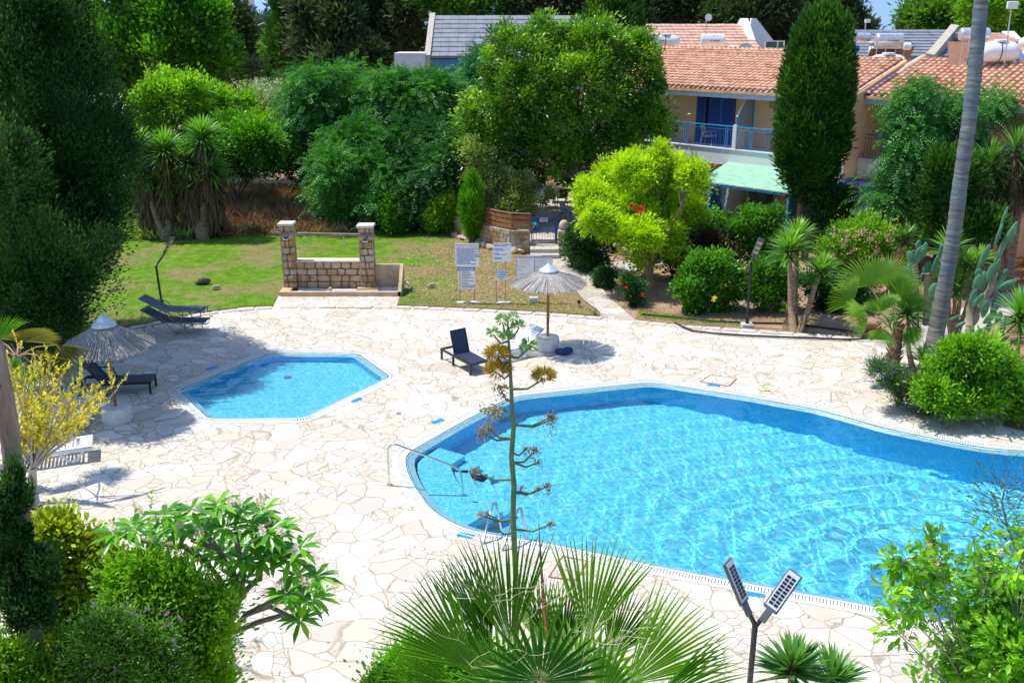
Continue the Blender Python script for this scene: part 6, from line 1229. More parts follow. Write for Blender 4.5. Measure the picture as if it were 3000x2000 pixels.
# --- fan palms ---
m_fan=leafmat('fan_leaf',[(.10,.26,.03),(.10,.26,.03)],.35,.42,.45); m_fan2=leafmat('fan_leaf_pale',[(.26,.42,.10),(.26,.42,.10)],.45,.45,.4); m_fan3=leafmat('fan_leaf_old',[(.20,.20,.04),(.2,.2,.04)],.35,.5,.3)
m_pet=plain('petiole_green',(.22,.30,.08),.5,var=.2); m_petb=plain('petiole_brown',(.35,.22,.10),.7,var=.3)
def palm(name,label,base,ctr,fans,mat,seed,tr=.2,trunk=None,joined=.5,nseg=36,group=None,pm=None,mats=None,pleat=.02,tipdroop=.1):
    root=T(name,label,'palm',base,0,group); b=Vector(base); c=Vector(ctr)-b
    for i,f in enumerate(fans):
        fc,ax,nv,Rr=Vector(f[0])-b,Vector(f[1]),Vector(f[2]),f[3]
        mb=MB(); fan(mb,fc,ax,nv,Rr,nseg,R(f[4]) if len(f)>4 else R(250),joined,seed=seed+i,pleat=pleat,tipdroop=tipdroop)
        fr=mb.build('frond',mats[i%len(mats)] if mats else mat,root)
        m=(c+fc)/2+Vector((0,0,.1*(fc-c).length)); mb=MB(); mb.tube([c,m,fc,fc+ax.normalized()*.15*Rr],[.022,.016,.012,.004],6); mb.build('petiole',pm or m_pet,fr,True)
    if trunk!=0:
        mb=MB(); z1=c.z; N=max(6,int(z1/.09)); prof=[]
        for k in range(N+1): prof.append((tr*(1.15-.25*k/N)*(1 if k%2 else .86),z1*k/N-.03))
        mb.lathe(prof,14); rg=random.Random(seed)
        for k in range(int(z1*60)):
            a=rg.uniform(0,6.28); z=rg.uniform(.05,z1); q=Vector((math.cos(a)*tr*.85,math.sin(a)*tr*.85,z)); e=q+Vector((math.cos(a),math.sin(a),1.1))*tr*.55; mb.span(q,e,.05,.015)
        mb.build('trunk',plain('palm_fibre',(.20,.11,.06),.95,var=.5,scale=14,bmp=1),root)
    return root
# palm by the deck edge
b=G(2615,1078); c=P(2612,965,23.6); Y0=23.6
def fx(px,py,Y,ax,nv,r,*a): return (P(px,py,Y),ax,nv,r,*a)
palm('fan_palm','young fan palm with pale green fronds and a rough brown trunk',b,c,[
 fx(2547,838,24.2,(-.15,.1,1),(0,-1,.15),1.02,180),fx(2600,832,24.6,(.45,.3,.9),(-.3,-1,.2),1.0,140),fx(2500,885,23.6,(-.75,0,.7),(.1,-1,.3),.8,130),fx(2545,925,23.2,(-.85,-.2,.0),(-.1,-.9,.6),.75,120),
 fx(2580,915,23.2,(-.2,-.3,.9),(0,-1,.2),.7,130),fx(2650,900,23.4,(.6,-.1,.8),(-.1,-1,.2),.85,140),fx(2590,960,23.0,(-.35,-.5,-.6),(-.3,-1,.6),.6,110),fx(2645,965,23.2,(.6,-.4,-.4),(.2,-1,.5),.6,110),fx(2620,870,23.8,(.2,0,1),(0,-1,.1),.8,110)],m_fan2,150,tr=.17,joined=.42,nseg=30,pleat=.03,tipdroop=.12)
mb=MB()
mb.lathe([(.22,0),(.24,.1),(.2,.3),(.12,.42)],12); rg_=random.Random(3)
for k in range(60):
    a=rg_.uniform(0,6.28); q=Vector((math.cos(a)*.18,math.sin(a)*.18,rg_.uniform(.05,.4))); mb.span(q,q+Vector((math.cos(a),math.sin(a),.7))*.16,.05,.012)
o=mb.build('palm_stump',MATS['palm_fibre']); o.location=G(2545,985); tag(o,'rough brown palm stump on the soil beside the fan palm','stump')
# tall palm trunk crossing the picture
tp=[G(2722,1092)]; 
for x,y in ((2745,960),(2775,800),(2798,660),(2815,520),(2836,380),(2855,220),(2868,80),(2880,-80),(2890,-330)):
    tp.append(P(x,y,24.3))
t=NT('ringed_palm_bark'); n=t.noise(1.6,8,.65,t.co((1,1,9)),dist=.4); n2=t.noise(1.2,4)
c=t.mix(t.step(n2,.4,.62),t.ramp(n,[(.3,(.09,.085,.08)),(.5,(.21,.195,.18)),(.75,(.36,.34,.32))]),t.ramp(n,[(.3,(.07,.10,.12)),(.55,(.15,.20,.23)),(.8,(.28,.34,.36))])); t.bump(n,.9,.03); m_pbark=t.done(c,.85,0,.3)
b=tp[0]; root=T('tall_palm','very tall palm seen only as a leaning grey ringed trunk','palm',b)
mb=MB(); pts=[q-b for q in tp]; pts=[Vector(a) for a in resample([tuple(q) for q in pts],.16,False)]
rr=[(.245-.04*min(1,k/18)-.05*k/len(pts))*(1+.035*math.sin(k*2.4)+.02*math.sin(k*.7)) for k in range(len(pts))]
mb.tube(pts,rr,18); mb.build('trunk',m_pbark,root,True)
# --- prickly pears ---
t=NT('cactus_skin'); n=t.noise(3,4); c=t.mix(t.step(n,.35,.65),(.06,.20,.10),(.13,.32,.17)); c=t.mix(t.step(t.vor(9,'F1'),.10,.03),c,(.35,.40,.22)); m_cact=t.done(c,.5,0,.4)
m_cst=plain('cactus_stem',(.30,.27,.20),.85,var=.3,bmp=.6)
def cactus(label,base,stems,pads,Y):
    root=T('prickly_pear',label,'cactus',base,0,'prickly pears'); b=Vector(base); mb=MB()
    for st in stems: mb.tube([P(x,y,Y)-b if i or not st[2:] else P(x,y,Y)-b for i,(x,y) in enumerate(st)],[.13-.06*i/len(st) for i in range(len(st))],8)
    mb.build('trunk',m_cst,root,True); rg=random.Random(7)
    for (x,y,l,wd,ang,*dy) in pads:
        p=P(x,y,Y+(dy[0] if dy else rg.uniform(-.3,.3)))-b; s_=27*1.0/F*(Y/25.6); L=l*Y*1.06/F; W=wd*Y*1.06/F
        rot=Matrix.Rotation(rg.uniform(-.5,.5),3,'Z')@Matrix.Rotation(R(ang),3,'Y')
        mb=MB(); m_=MB(); mb.ball((0,0,0),(W/2,.035,L/2),12,9)
        for i,v in enumerate(mb.v):
            v=Vector(v); k=1-.28*max(0,-v.z/(L/2)); v.x*=k; mb.v[i]=tuple(p+rot@v)
        mb.build('pad',m_cact,root,True)
b=(*P(2680,960,26).xy,0)
cactus('blue-green prickly pear left of the tall palm trunk',b,[[(2680,960),(2682,880),(2680,790),(2678,760)],[(2715,950),(2718,860),(2715,800)]],
 [(2610,785,48,24,-5),(2618,825,40,38,-60),(2668,790,50,26,-8),(2690,750,52,24,5),(2700,745,40,22,20),(2668,755,40,22,-20),(2690,720,34,20,0),(2655,800,56,30,-50),(2705,810,44,26,40),(2715,790,50,24,5),(2725,870,52,26,-5),(2690,880,50,30,-50),(2650,880,40,30,-70),(2740,780,60,22,8),(2755,740,48,14,3),(2700,730,26,14,20),(2712,722,24,14,-10),(2735,850,44,28,15),(2660,840,44,26,-30)],26)
b=G(2838,1000)
cactus('tall forked prickly pear right of the tall palm trunk',b,[[(2838,1000),(2843,950),(2870,890),(2900,850),(2915,800)],[(2843,950),(2842,905),(2850,880)]],
 [(2862,830,56,22,5),(2880,825,60,24,0),(2875,770,44,18,12),(2887,745,60,20,15),(2850,870,50,18,12),(2866,880,50,18,25),(2868,800,30,26,-40),(2905,800,60,26,10),(2920,790,66,24,12),(2935,815,60,20,20),(2950,835,54,22,55),(2935,730,110,15,14),(2950,700,110,16,20),(2968,690,50,16,12),(2925,690,70,12,12),(2940,640,70,10,10),(2910,835,40,26,-10),(2885,905,56,22,5),(2900,930,50,24,40),(2915,900,50,26,20),(2925,880,44,30,40),(2895,960,40,22,10),(2870,975,46,26,80),(2800,930,50,10,80),(2815,950,34,12,60),(2925,930,40,20,10),(2860,935,40,20,15)],25.2)
# ======================= FOREGROUND PLANTS AND GROUND COVER =======================
def below(px,py,Y): q=P(px,py,Y); return Vector((q.x,q.y,0))
# cypress trunk at the left edge
b=below(110,2000,8.4); root=T('scarred_cypress','cypress with a scarred pale trunk and dark sprays at the lower left edge','cypress',b)
pts=[P(x,y,8.4)-b for x,y in ((-110,700),(-40,950),(8,1130),(38,1350),(66,1600),(92,1850),(108,2000))]; pts.append(Vector((.12,0,-.05)))
pts=[Vector(q) for q in resample([tuple(q) for q in pts],.07,False)]
t=NT('scarred_bark'); n=t.noise(1.5,7,.6,t.co((5,5,1.1))); c=t.ramp(n,[(.3,(.17,.12,.09)),(.55,(.34,.26,.21)),(.75,(.50,.42,.35))]); v=t.step(t.vor(4.5,'F1',t.co((1.6,1.6,1.2))),.24,.13); c=t.mix(v,c,(.07,.045,.035)); t.bump(t.math('ADD',n,t.math('MULTIPLY',v,-.8)),1.0,.04); m_scar=t.done(c,.9,0,.15)
mb=MB(); rg=random.Random(2); mb.tube(pts,[.082+.04*i/len(pts)+rg.uniform(-.006,.008) for i in range(len(pts))],16); mb.build('trunk',m_scar,root,True)
bl=circ([(42,1400,20),(45,1460,28),(50,1540,34),(40,1630,40),(62,1700,40),(60,1780,38),(125,1640,20),(132,1710,24),(118,1790,20),(0,1500,36),(0,1700,50)],8.2,b,.15)
crown(root,bl,G_jun,420,90,.055,.02,cr=.075,up=1.1,tmpl='spray',seed=3,stretch=1.6,keep_low=.9)
# bushes at lower left
def fb(label,lst,Y,mat,n,per,L,W,sd,cr=.17,name='garden_bush',tm='ell',**kw):
    b=below(lst[0][0],lst[0][1],Y); return bush(name,label,'bush',b,lst,Y,mat,n,per,L,W,seed=sd,cr=cr,tmpl=tm,dy=.12,low=True,**kw)
G_hedge=leafmat('hedge_leaf',[(.06,.09,.008),(.16,.22,.012),(.32,.38,.02),(.46,.50,.06)],.35,.35,.5)
fb('rounded olive-green bush with brown inner twigs behind the cypress spray',[(170,1570,40),(230,1590,34),(130,1620,40),(270,1625,40),(330,1650,28),(180,1680,50),(260,1700,50),(325,1720,34),(130,1740,50),(220,1780,42)],9.6,G_hedge,330,60,.07,.035,201)
fr=fb('bright lime shrub with long upright shoots left of the frangipani',[(430,1670,46),(500,1690,46),(385,1750,46),(470,1770,56),(560,1730,44),(600,1790,44),(630,1860,28),(530,1840,52),(430,1860,50),(600,1930,44),(530,1950,50),(350,1700,30),(660,1770,18)],8.9,G_lime,560,60,.065,.026,202,cr=.15)
b=fr.location; pos=[];dd=[]
rg=np.random.RandomState(4)
for (x0,y0,x1,y1) in ((400,1740,398,1530),(440,1650,441,1435),(480,1700,478,1500),(520,1700,515,1540),(440,1800,560,1680),(620,1900,720,1760),(620,1950,705,1880),(330,1690,250,1650),(640,1800,690,1730),(300,1780,225,1860),(560,1650,590,1560),(350,1640,345,1560),(650,1960,700,1965)):
    a=P(x0,y0,8.8)-b; e=P(x1,y1,8.8)-b; k=int((e-a).length/.016); tt=np.linspace(0,1,k)[:,None]; A=np.array(a);E_=np.array(e)
    pos.append(A+(E_-A)*tt); dd.append(np.tile(E_-A,(k,1))/np.linalg.norm(E_-A)*.6+nrm(rg.normal(size=(k,3))))
pos=np.concatenate(pos);dd=np.concatenate(dd); leaves('shoots',pos,dd,rg.normal(size=pos.shape)*.5+[0,0,1],.055,.022,.4+.5*rg.rand(len(pos)),G_lime,fr,'ell')
r_=fb('dark grey-green shrub dotted with small purple flowers at the bottom left',[(300,1890,55),(380,1870,48),(450,1890,48),(250,1940,60),(350,1950,65),(460,1960,62),(200,1990,40),(500,1995,42),(225,1905,32),(285,1830,26),(400,1815,26),(350,1830,20)],8.3,leafmat('polygala_leaf',[(.025,.08,.015),(.06,.17,.022),(.12,.28,.035),(.26,.42,.07)],.3,.45,.3),480,60,.045,.016,203)
b=r_.location; rg_=random.Random(8); m_vio=leafmat('violet_petal',[(.38,.09,.55),(.55,.22,.68),(.72,.5,.75)],.3,.5,.2,(1,1,1))
for k in range(20): dots('flower',[P(rg_.uniform(200,530),rg_.uniform(1765,1990),8.15+rg_.uniform(-.15,.1))-b],.02,m_vio,r_,9,.026,k)
fb('small light green bush with violet flowers in the bottom left corner',[(5,1935,34),(-20,1985,46),(30,1990,20),(-5,1890,22)],8.0,G_lime,130,60,.05,.022,204)
fb('clipped bright green bush below the big fan palm',[(1200,1975,75),(1130,2010,55),(1290,1985,80),(1390,1980,70),(1250,1930,30),(1460,2010,60),(1330,1915,35)],9.2,leafmat('boxwood_leaf',[(.03,.11,.01),(.07,.22,.015),(.14,.36,.02),(.24,.48,.04)],.35,.35,.5),420,60,.05,.026,205,cr=.14)
# frangipani
m_frang=leafmat('frangipani_leaf',[(.03,.12,.012),(.07,.23,.018),(.13,.34,.022),(.28,.48,.04)],.38,.28,.6)
m_petal=leafmat('white_petal',[(.82,.80,.72),(.88,.86,.80)],.3,.5,.3,(1,1,1)); m_pyel=leafmat('petal_centre',[(.85,.55,.03),(.9,.65,.05)],.2,.5,.3,(1,1,1))
m_gbark=plain('frangipani_bark',(.24,.20,.16),.85,var=.25,bmp=.5)
Yf=9.4; b=below(650,1960,Yf); root=T('frangipani','frangipani with thick bare branches, long leaves and white-yellow flowers','shrub',b)
def q_(x,y,dy=0): return P(x,y,Yf+dy)-b
mb=MB(); B0=q_(648,1890)
mb.tube([Vector((0,0,-.05)),q_(650,1960),B0],[.09,.07,.055],8)
BR=[[(648,1890),(690,1790),(708,1740),(715,1690)],[(648,1890),(720,1800),(790,1775),(870,1815)],[(690,1790),(668,1740),(640,1690),(600,1640)],[(708,1740),(760,1690),(770,1640)],[(760,1700),(765,1640),(750,1590)],[(720,1800),(800,1760),(880,1760)],[(800,1760),(850,1740),(900,1730)],[(708,1745),(690,1690),(640,1610),(560,1580)],[(600,1640),(540,1600),(450,1590),(345,1565)],[(640,1610),(600,1560),(560,1510)],[(715,1690),(700,1620),(690,1560)],[(770,1640),(820,1610),(870,1640)],[(750,1590),(760,1550),(800,1530)],[(690,1790),(690,1730),(680,1700)],[(660,1860),(760,1820),(830,1800),(900,1815)]]
for k,br in enumerate(BR):
    d0=(k%5-2)*.09; pts=[q_(x,y,d0*i/len(br)) for i,(x,y) in enumerate(br)]; mb.tube(pts,[.036-.012*i/len(pts) for i in range(len(pts))],7)
mb.build('branches',m_gbark,root,True)
tips=[(562,1495),(480,1510),(640,1478),(705,1490),(390,1545),(590,1560),(765,1500),(825,1545),(880,1605),(868,1690),(800,1620),(720,1590),(925,1690),(925,1750),(660,1545),(510,1545),(880,1815),(765,1640),(450,1570),(612,1510),(540,1560),(335,1565),(690,1700),(740,1540),(660,1620),(840,1740),(900,1760),(590,1620),(800,1570),(850,1640),(785,1560),(715,1640)]
rg=np.random.RandomState(12); parts=[]
for k,(x,y) in enumerate(tips):
    c=np.array(q_(x,y,rg.uniform(-.45,.35))); n=17; a=np.arange(n)*2.4+rg.rand(); z=.55-.75*np.arange(n)/n+rg.normal(size=n)*.12; h=np.sqrt(1-np.clip(z,-.99,.99)**2)
    d=np.stack([np.cos(a)*h,np.sin(a)*h,z],1); parts.append((np.tile(c,(n,1))+d*.02,d,np.tile([0,0,1.],(n,1))+rg.normal(size=(n,3))*.15,.24+.08*rg.rand(n),np.full(n,.074),.2+.6*rg.rand(n)))
pp=cat_(parts); leaves('foliage',*pp[:3],pp[3],pp[4],pp[5],m_frang,root,'ell',.22)
for k,(x,y) in enumerate(((400,1497),(585,1500),(515,1540),(688,1475),(766,1466),(762,1555),(822,1562),(876,1612),(826,1714),(902,1702),(330,1548),(590,1560),(460,1525))):
    c=q_(x,y,-.42); fm=MB(); rg_=random.Random(k)
    P_=[];D_=[];mi=[]
    for j in range(4):
        o=Vector((rg_.uniform(-.055,.055),rg_.uniform(-.04,.04),rg_.uniform(-.02,.05)))+c; nv=Vector((rg_.uniform(-.6,.6),-1,rg_.uniform(.2,1))).normalized(); s1=nv.cross(Vector((0,0,1))).normalized(); s2=nv.cross(s1)
        for i in range(5): P_.append(tuple(o)); D_.append(tuple(s1*math.cos(i*1.2566)+s2*math.sin(i*1.2566)+nv*.25)); mi.append(0)
        for i in range(5): P_.append(tuple(o+nv*.006)); D_.append(tuple(s1*math.cos(i*1.2566)+s2*math.sin(i*1.2566)+nv*.3)); mi.append(1)
    mi=np.array(mi); L_=np.where(mi==0,.046,.022); leaves('flower',np.array(P_),np.array(D_),np.tile([0,-.7,.7],(len(P_),1)),L_,L_*.62,np.full(len(P_),.5),[m_petal,m_pyel],root,'ell',mi=mi)
# big fan palm, bottom centre
m_fp=leafmat('palm_frond_green',[(.11,.27,.03)]*2,.38,.36,.5); m_fp2=leafmat('palm_frond_light',[(.19,.36,.06)]*2,.38,.38,.5); m_fp3=leafmat('palm_frond_deep',[(.05,.18,.022)]*2,.3,.34,.55)
Yp=6.2; b=below(1640,1980,Yp); cc=P(1640,1990,Yp)
def ff(x,y,dy,ax,nv,r,sp=200): return (P(x,y,Yp+dy),ax,nv,r,sp)
palm('fan_palm','large fan palm with long split fronds at the bottom centre',b,cc,[
 ff(1497,1895,.45,(-.12,.3,1),(.25,-1,.3),1.06,62),ff(1440,1905,.75,(-.35,.4,.9),(-.3,-1,.35),.95,50),ff(1722,1880,.6,(.16,.35,1),(-.3,-1,.35),1.0,66),ff(1385,1955,.2,(-.72,.3,.66),(.3,-.9,.5),.93,66),
 ff(1585,1995,-.35,(0,.2,1),(0,-1,.45),.58,200),ff(1835,2005,.1,(.78,.3,.62),(-.4,-.8,.5),.98,66),ff(1350,2020,.3,(-1,.15,.34),(.1,-.8,.7),.78,60),ff(1900,2060,-.1,(1,.1,.28),(-.1,-.6,.8),.9,60),
 ff(1640,1930,.9,(.05,.5,.8),(.4,-.8,.5),.75,80),ff(1590,1900,.9,(-.1,.5,.9),(-.4,-.8,.5),.72,70),ff(1780,1930,.8,(.5,.4,.8),(.2,-.8,.5),.75,70),ff(1430,1960,.6,(-.6,.4,.6),(0,-.7,.6),.7,90),ff(1690,1990,.3,(.5,.4,.5),(0,-.6,.8),.6,160),ff(1480,2020,.2,(-.5,.1,.5),(0,-.7,.7),.6,160),ff(1760,2050,-.3,(.5,-.2,.5),(0,-.7,.7),.6,160)],
 m_fp,300,tr=.2,joined=.46,nseg=21,mats=[m_fp,m_fp3,m_fp2,m_fp,m_fp3,m_fp2,m_fp],pleat=.016,tipdroop=.06)
pr=[o for o in bpy.data.objects if o.get('label','').startswith('large fan palm with long split')][0]
mb=MB(); rg_=random.Random(31); m_thr=plain('palm_thread',(.55,.48,.30),.8)
for k in range(60):
    p0=P(rg_.uniform(1330,1960),rg_.uniform(1720,1990),Yp+rg_.uniform(-.4,.3))-b; pts=[p0]; v=Vector((rg_.uniform(-1,1),rg_.uniform(-.4,.4),rg_.uniform(.0,1)))*.07
    for j in range(6): pts.append(pts[-1]+v); v=Matrix.Rotation(rg_.uniform(-.7,.7),3,'Y')@v
    mb.tube(pts,.0018,3,False)
mb.build('fibre_threads',m_thr,pr)
mb=MB(); mb.tube([P(1605,1860,6.9)-b,P(1592,1760,7)-b,P(1578,1530,7)-b],[.02,.018,.003],6); mb.build('dry_leaf_stalk',plain('dry_stalk',(.32,.12,.05),.8),pr)
# agave flower stalk
t=NT('agave_stalk_green'); n=t.noise(2,5,.6,t.co((1,1,5))); m_ag=t.done(t.ramp(n,[(.3,(.08,.15,.06)),(.55,(.15,.24,.09)),(.8,(.28,.28,.13))]),.55,0,.3)
m_pod=leafmat('agave_pod_green',[(.12,.22,.08),(.22,.36,.13),(.34,.48,.22)],.1,.45,.4); m_tuft=leafmat('agave_dry_flower',[(.22,.12,.02),(.45,.27,.04),(.62,.46,.06),(.60,.60,.12)],.2,.6,.2,(1,1,1)); m_tuftb=leafmat('agave_brown_flower',[(.20,.12,.05),(.36,.24,.10),(.52,.38,.18),(.38,.42,.14)],.15,.7,.2,(1,1,1))
Ya=8.2; b=below(1512,1700,Ya); root=T('agave_stalk','tall agave flower stalk with tiered brown flower clusters in front of the pool','agave',b)
def a_(x,y,dy=0): return P(x,y,Ya+dy)-b
SP=[(1512,1700),(1507,1600),(1503,1500),(1506,1420),(1498,1340),(1505,1250),(1500,1190),(1496,1100),(1493,1030),(1488,970),(1488,925)]
pts=[Vector((0,0,-.02))]+[a_(*p) for p in SP]; mb=MB(); mb.tube(pts,[.034,.031,.030,.029,.028,.026,.024,.021,.017,.013,.010,.007],10)
CL=[(1503,928,'p',18,1490,960),(1472,938,'p',22,1487,975),(1445,975,'p',22,1487,1000),(1520,955,'p',22,1489,985),(1489,988,'p',26,1490,1000),(1550,1012,'p',26,1493,1045),(1540,1020,'p',20,1493,1045),
(1456,1035,'t',38,1490,1060),(1460,1084,'t',40,1495,1095),(1594,1100,'t',36,1497,1140),(1467,1133,'b',30,1500,1175),(1445,1198,'b',40,1502,1215),(1612,1215,'b',26,1508,1245),(1620,1222,'b',20,1508,1245),(1425,1245,'b',24,1502,1285),(1408,1262,'b',18,1502,1285),(1565,1316,'b',26,1505,1355),(1578,1350,'b',14,1505,1355),(1540,1312,'b',14,1500,1325),(1390,1374,'b',20,1500,1405),(1605,1418,'b',22,1508,1440),(1578,1428,'b',14,1508,1440),(1528,1425,'b',14,1508,1440),(1614,1530,'b',20,1508,1550),(1409,1503,'b',18,1503,1520),(1425,1500,'b',14,1503,1520),(1450,1540,'b',10,1503,1560)]
for (x,y,k,r,sx,sy) in CL:
    p0=a_(sx,sy); p1=a_(x,y+r*.25); m=p0.lerp(p1,.5)+Vector((0,0,-.05)); mb.tube([p0,m,p1],[.012,.010,.007],6)
mb.build('stem',m_ag,root,True)
rg=np.random.RandomState(9)
for i,(x,y,k,r,sx,sy) in enumerate(CL):
    c=np.array(a_(x,y)); rr=r/F*9.2*1.05
    if k=='p': n=46; d=nrm(rg.normal(size=(n,3))*[1,1,.6]+[0,0,.55]); leaves('seed_pods',c+d*rr*.35*[1,1,.6],d,rg.normal(size=(n,3)),rr*.75,rr*.26,rg.rand(n),m_pod,root,'ell')
    elif k=='t':
        n=420; d=nrm(rg.normal(size=(n,3))*[1,1,.55]+[0,0,.45]); leaves('flower_cluster',c+d*rr*.5*[1.25,1.2,.55]*rg.rand(n,1)**.4,d,rg.normal(size=(n,3)),rr*.62,rr*.085,rg.rand(n)*.7+.3*(d[:,2]>.3),m_tuft,root,'dia')
    else:
        n=150; d=nrm(rg.normal(size=(n,3))); hang=np.abs(rg.normal(size=n))*(rg.rand(n)<.45); pos=c+d*rr*.75*[1.2,1,.4]*rg.rand(n,1); pos[:,2]-=hang*rr*1.0; leaves('flower_cluster',pos,d*.5+rg.normal(size=(n,3))*.4-[0,0,.5],rg.normal(size=(n,3)),rr*.32,rr*.13,rg.rand(n),m_tuftb,root,'dia')
# foreground yuccas
b=below(2330,1975,8.9); yucca('foreground yucca with stiff pointed leaves right of the solar lamp',b,[tuple(P(2325,1955,8.9)-b)+(1,)],'foreground yuccas',m_yucca_d,Rr=.58,N=120,Wd=.048,tr=.06,seed=210,lo=-.1)
b=below(2450,1990,9.2); yucca('foreground yucca partly behind the other one, further right',b,[tuple(P(2440,1990,9.2)-b)+(1,)],'foreground yuccas',m_yucca_d,Rr=.58,N=110,Wd=.045,tr=.06,seed=213,lo=-.1)
# leafy tree, bottom right
Yr=6.5; b=below(3000,1990,Yr); root=T('leafy_tree','leafy green tree reaching over the pool edge at the bottom right','tree',b)
m_rt=leafmat('ash_leaf',[(.04,.12,.01),(.09,.25,.014),(.18,.40,.02),(.42,.60,.06)],.42,.3,.55)
lst=[(2740,1590,22),(2700,1660,26),(2650,1650,14),(2760,1665,20),(2720,1720,24),(2600,1745,16),(2570,1790,12),(2640,1765,16),(2620,1830,14),(2690,1780,16),(2800,1710,24),(2870,1600,18),(2890,1650,22),(2850,1570,12),(2900,1740,36),(2980,1660,36),(2970,1740,50),(2850,1800,36),(2930,1830,60),(3000,1800,70),(2870,1880,40),(2960,1910,70),(2790,1880,20),(2820,1960,24),(2890,1970,45),(2990,1990,80),(2700,1985,14),(2760,1985,18),(3010,1580,26),(2780,1790,14)]
bl=circ(lst,Yr,b,.35)
crown(root,bl,m_rt,340,20,.08,.036,cr=.13,up=.0,tmpl='ell',seed=66,fill=.25,droop=.1); limbs(root,(0,0,0),bl,.022,m_bark_l,66,.78,'trunk')
# fine needle spray at right edge
b=below(2990,1700,7.2); root=T('casuarina_branch_tree','slender tree with fine grey-green needle sprays at the right edge over the water','tree',b)
rg_=random.Random(5); mb=MB(); stm=[P(x,y,7.2)-b for x,y in ((3010,1800),(3000,1680),(2970,1590),(2950,1540),(2935,1470),(2945,1420))]; mb.tube([Vector((0,0,0))]+stm,[.04,.03,.02,.014,.01,.007,.004],6); mb.build('trunk',m_bark_l,root,True)
pos=[];dd=[]
for k in range(950):
    i=rg_.randrange(1,5); u=rg_.random(); p0=stm[i].lerp(stm[i+1],u); a=Vector((rg_.uniform(-1,.8),rg_.uniform(-.5,.5),rg_.uniform(-.3,1))).normalized(); p=p0+a*rg_.random()*.34; pos.append(tuple(p)); dd.append(tuple(a*.6+Vector((rg_.uniform(-.6,.6),rg_.uniform(-.6,.6),.5))))
n=len(pos); leaves('needles',np.array(pos),np.array(dd),np.random.RandomState(1).normal(size=(n,3)),.10,.006,np.random.RandomState(2).rand(n),leafmat('needle_leaf',[(.03,.08,.06),(.06,.14,.09),(.14,.24,.14)],.2,.5,.3),root,'dia',.3)
# yellow shrub at left
Yy=12.5; b=below(70,1400,Yy); root=T('yellow_shrub','wispy yellow-leaved shrub with bare grey twigs in front of the white loungers','shrub',b)
rg_=random.Random(14); mb=MB(); o0=P(95,1370,Yy)-b; mb.tube([Vector((0,0,0)),P(95,1420,Yy)-b,o0],[.09,.07,.055],8); pos=[];dd=[]
m_twig=plain('twig_grey',(.42,.38,.34),.9,var=.2)
ends=[(20,1050),(60,1030),(110,1060),(150,1070),(70,1110),(30,1130),(130,1120),(180,1090),(190,1130),(240,1100),(280,1140),(330,1130),(200,1170),(250,1190),(150,1180),(60,1190),(40,1240),(100,1220),(160,1240),(220,1150),(300,1150),(130,1290),(80,1300),(40,1320),(200,1220),(10,1200),(120,1170),(90,1080),(265,1175),(170,1145),(10,1100),(345,1140)]
for k,(x,y) in enumerate(ends):
    e=P(x,y,Yy+rg_.uniform(-.6,.6))-b; m=o0.lerp(e,.5)+Vector((rg_.uniform(-.12,.12),rg_.uniform(-.1,.1),-.10)); mb.tube([o0,m,e],[.022,.011,.004],5)
    for j in range(26):
        u=rg_.uniform(.3,1); s0=(o0.lerp(m,u*2) if u<.5 else m.lerp(e,u*2-1)); e2=s0+((e-o0).normalized()*.6+Vector((rg_.uniform(-.6,.6),rg_.uniform(-.6,.6),rg_.uniform(-.25,.7))))*rg_.uniform(.12,.34)
        mb.tube([s0,e2],[.0045,.0018],3,False)
        if rg_.random()<.66:
            for q in range(20): 
                pos.append(tuple(s0.lerp(e2,.25+.8*q/20))); dd.append(tuple((e2-s0).normalized()*.8+Vector((rg_.uniform(-1,1),rg_.uniform(-1,1),rg_.uniform(-.6,1)))*.8))
mb.build('twigs',m_twig,root,True); n=len(pos); leaves('foliage',np.array(pos),np.array(dd),np.random.RandomState(1).normal(size=(n,3))+[0,0,.6],.052,.02,np.random.RandomState(2).rand(n),G_yel,root,'dia')
# palm with drooping fronds behind the yellow shrub
b=Vector((-10.9,17.4,0)); c=P(50,1045,17.2)
palm('fan_palm','fan palm with yellowing drooping fronds behind the yellow shrub',b,c,[
 fx(110,1040,17.1,(.45,-.2,-.8),(.5,-1,.2),.8,110),fx(40,1040,17.0,(.1,-.3,-.9),(-.4,-1,.2),.85,110),fx(165,1010,17.3,(.5,0,-.85),(.7,-1,.3),.75,100),fx(-30,1020,17.0,(-.3,-.2,-.8),(0,-1,.2),.9,120),
 fx(60,1000,17.9,(.1,.7,.1),(0,-.3,1),.8,160),fx(0,1000,17.6,(-.5,.3,.3),(0,-.5,1),.8,160),fx(90,1060,17.8,(.5,.5,-.2),(0,-.4,1),.8,140)],m_fan3,170,tr=.18,joined=.45,nseg=34,mats=[m_fan3,m_fp,m_fan3,m_fp],pm=m_petb)
# ---------- ground sheets ----------
LAWN=GXY([(-300,1010),(60,1000),(196,984),(420,946),(571,915),(714,896),(802,893),(820,860),(1171,860),(1164,891),(1330,897),(1500,905),(1640,914),(1768,924),(1712,881),(1672,832),(1600,770),(1560,748),(1480,735),(1340,692),(1250,674),(1100,680),(950,688),(700,690),(350,700),(100,700),(-200,720)],0)
t=NT('lawn'); co=t.co(); sx=t.new('ShaderNodeSeparateXYZ'); t.put(sx.inputs[0],t._co.outputs['Object'])
n1=t.noise(.35,6,.62); n2=t.noise(2.2,7,.65); fn=t.noise(30,4,.7)
gcol=t.ramp(t.math('ADD',t.math('MULTIPLY',n2,.7),t.math('MULTIPLY',fn,.3)),[(.3,(.06,.13,.012)),(.5,(.13,.25,.02)),(.7,(.26,.38,.04))])
dry=t.ramp(fn,[(.3,(.17,.11,.055)),(.5,(.30,.21,.11)),(.7,(.42,.33,.19))])
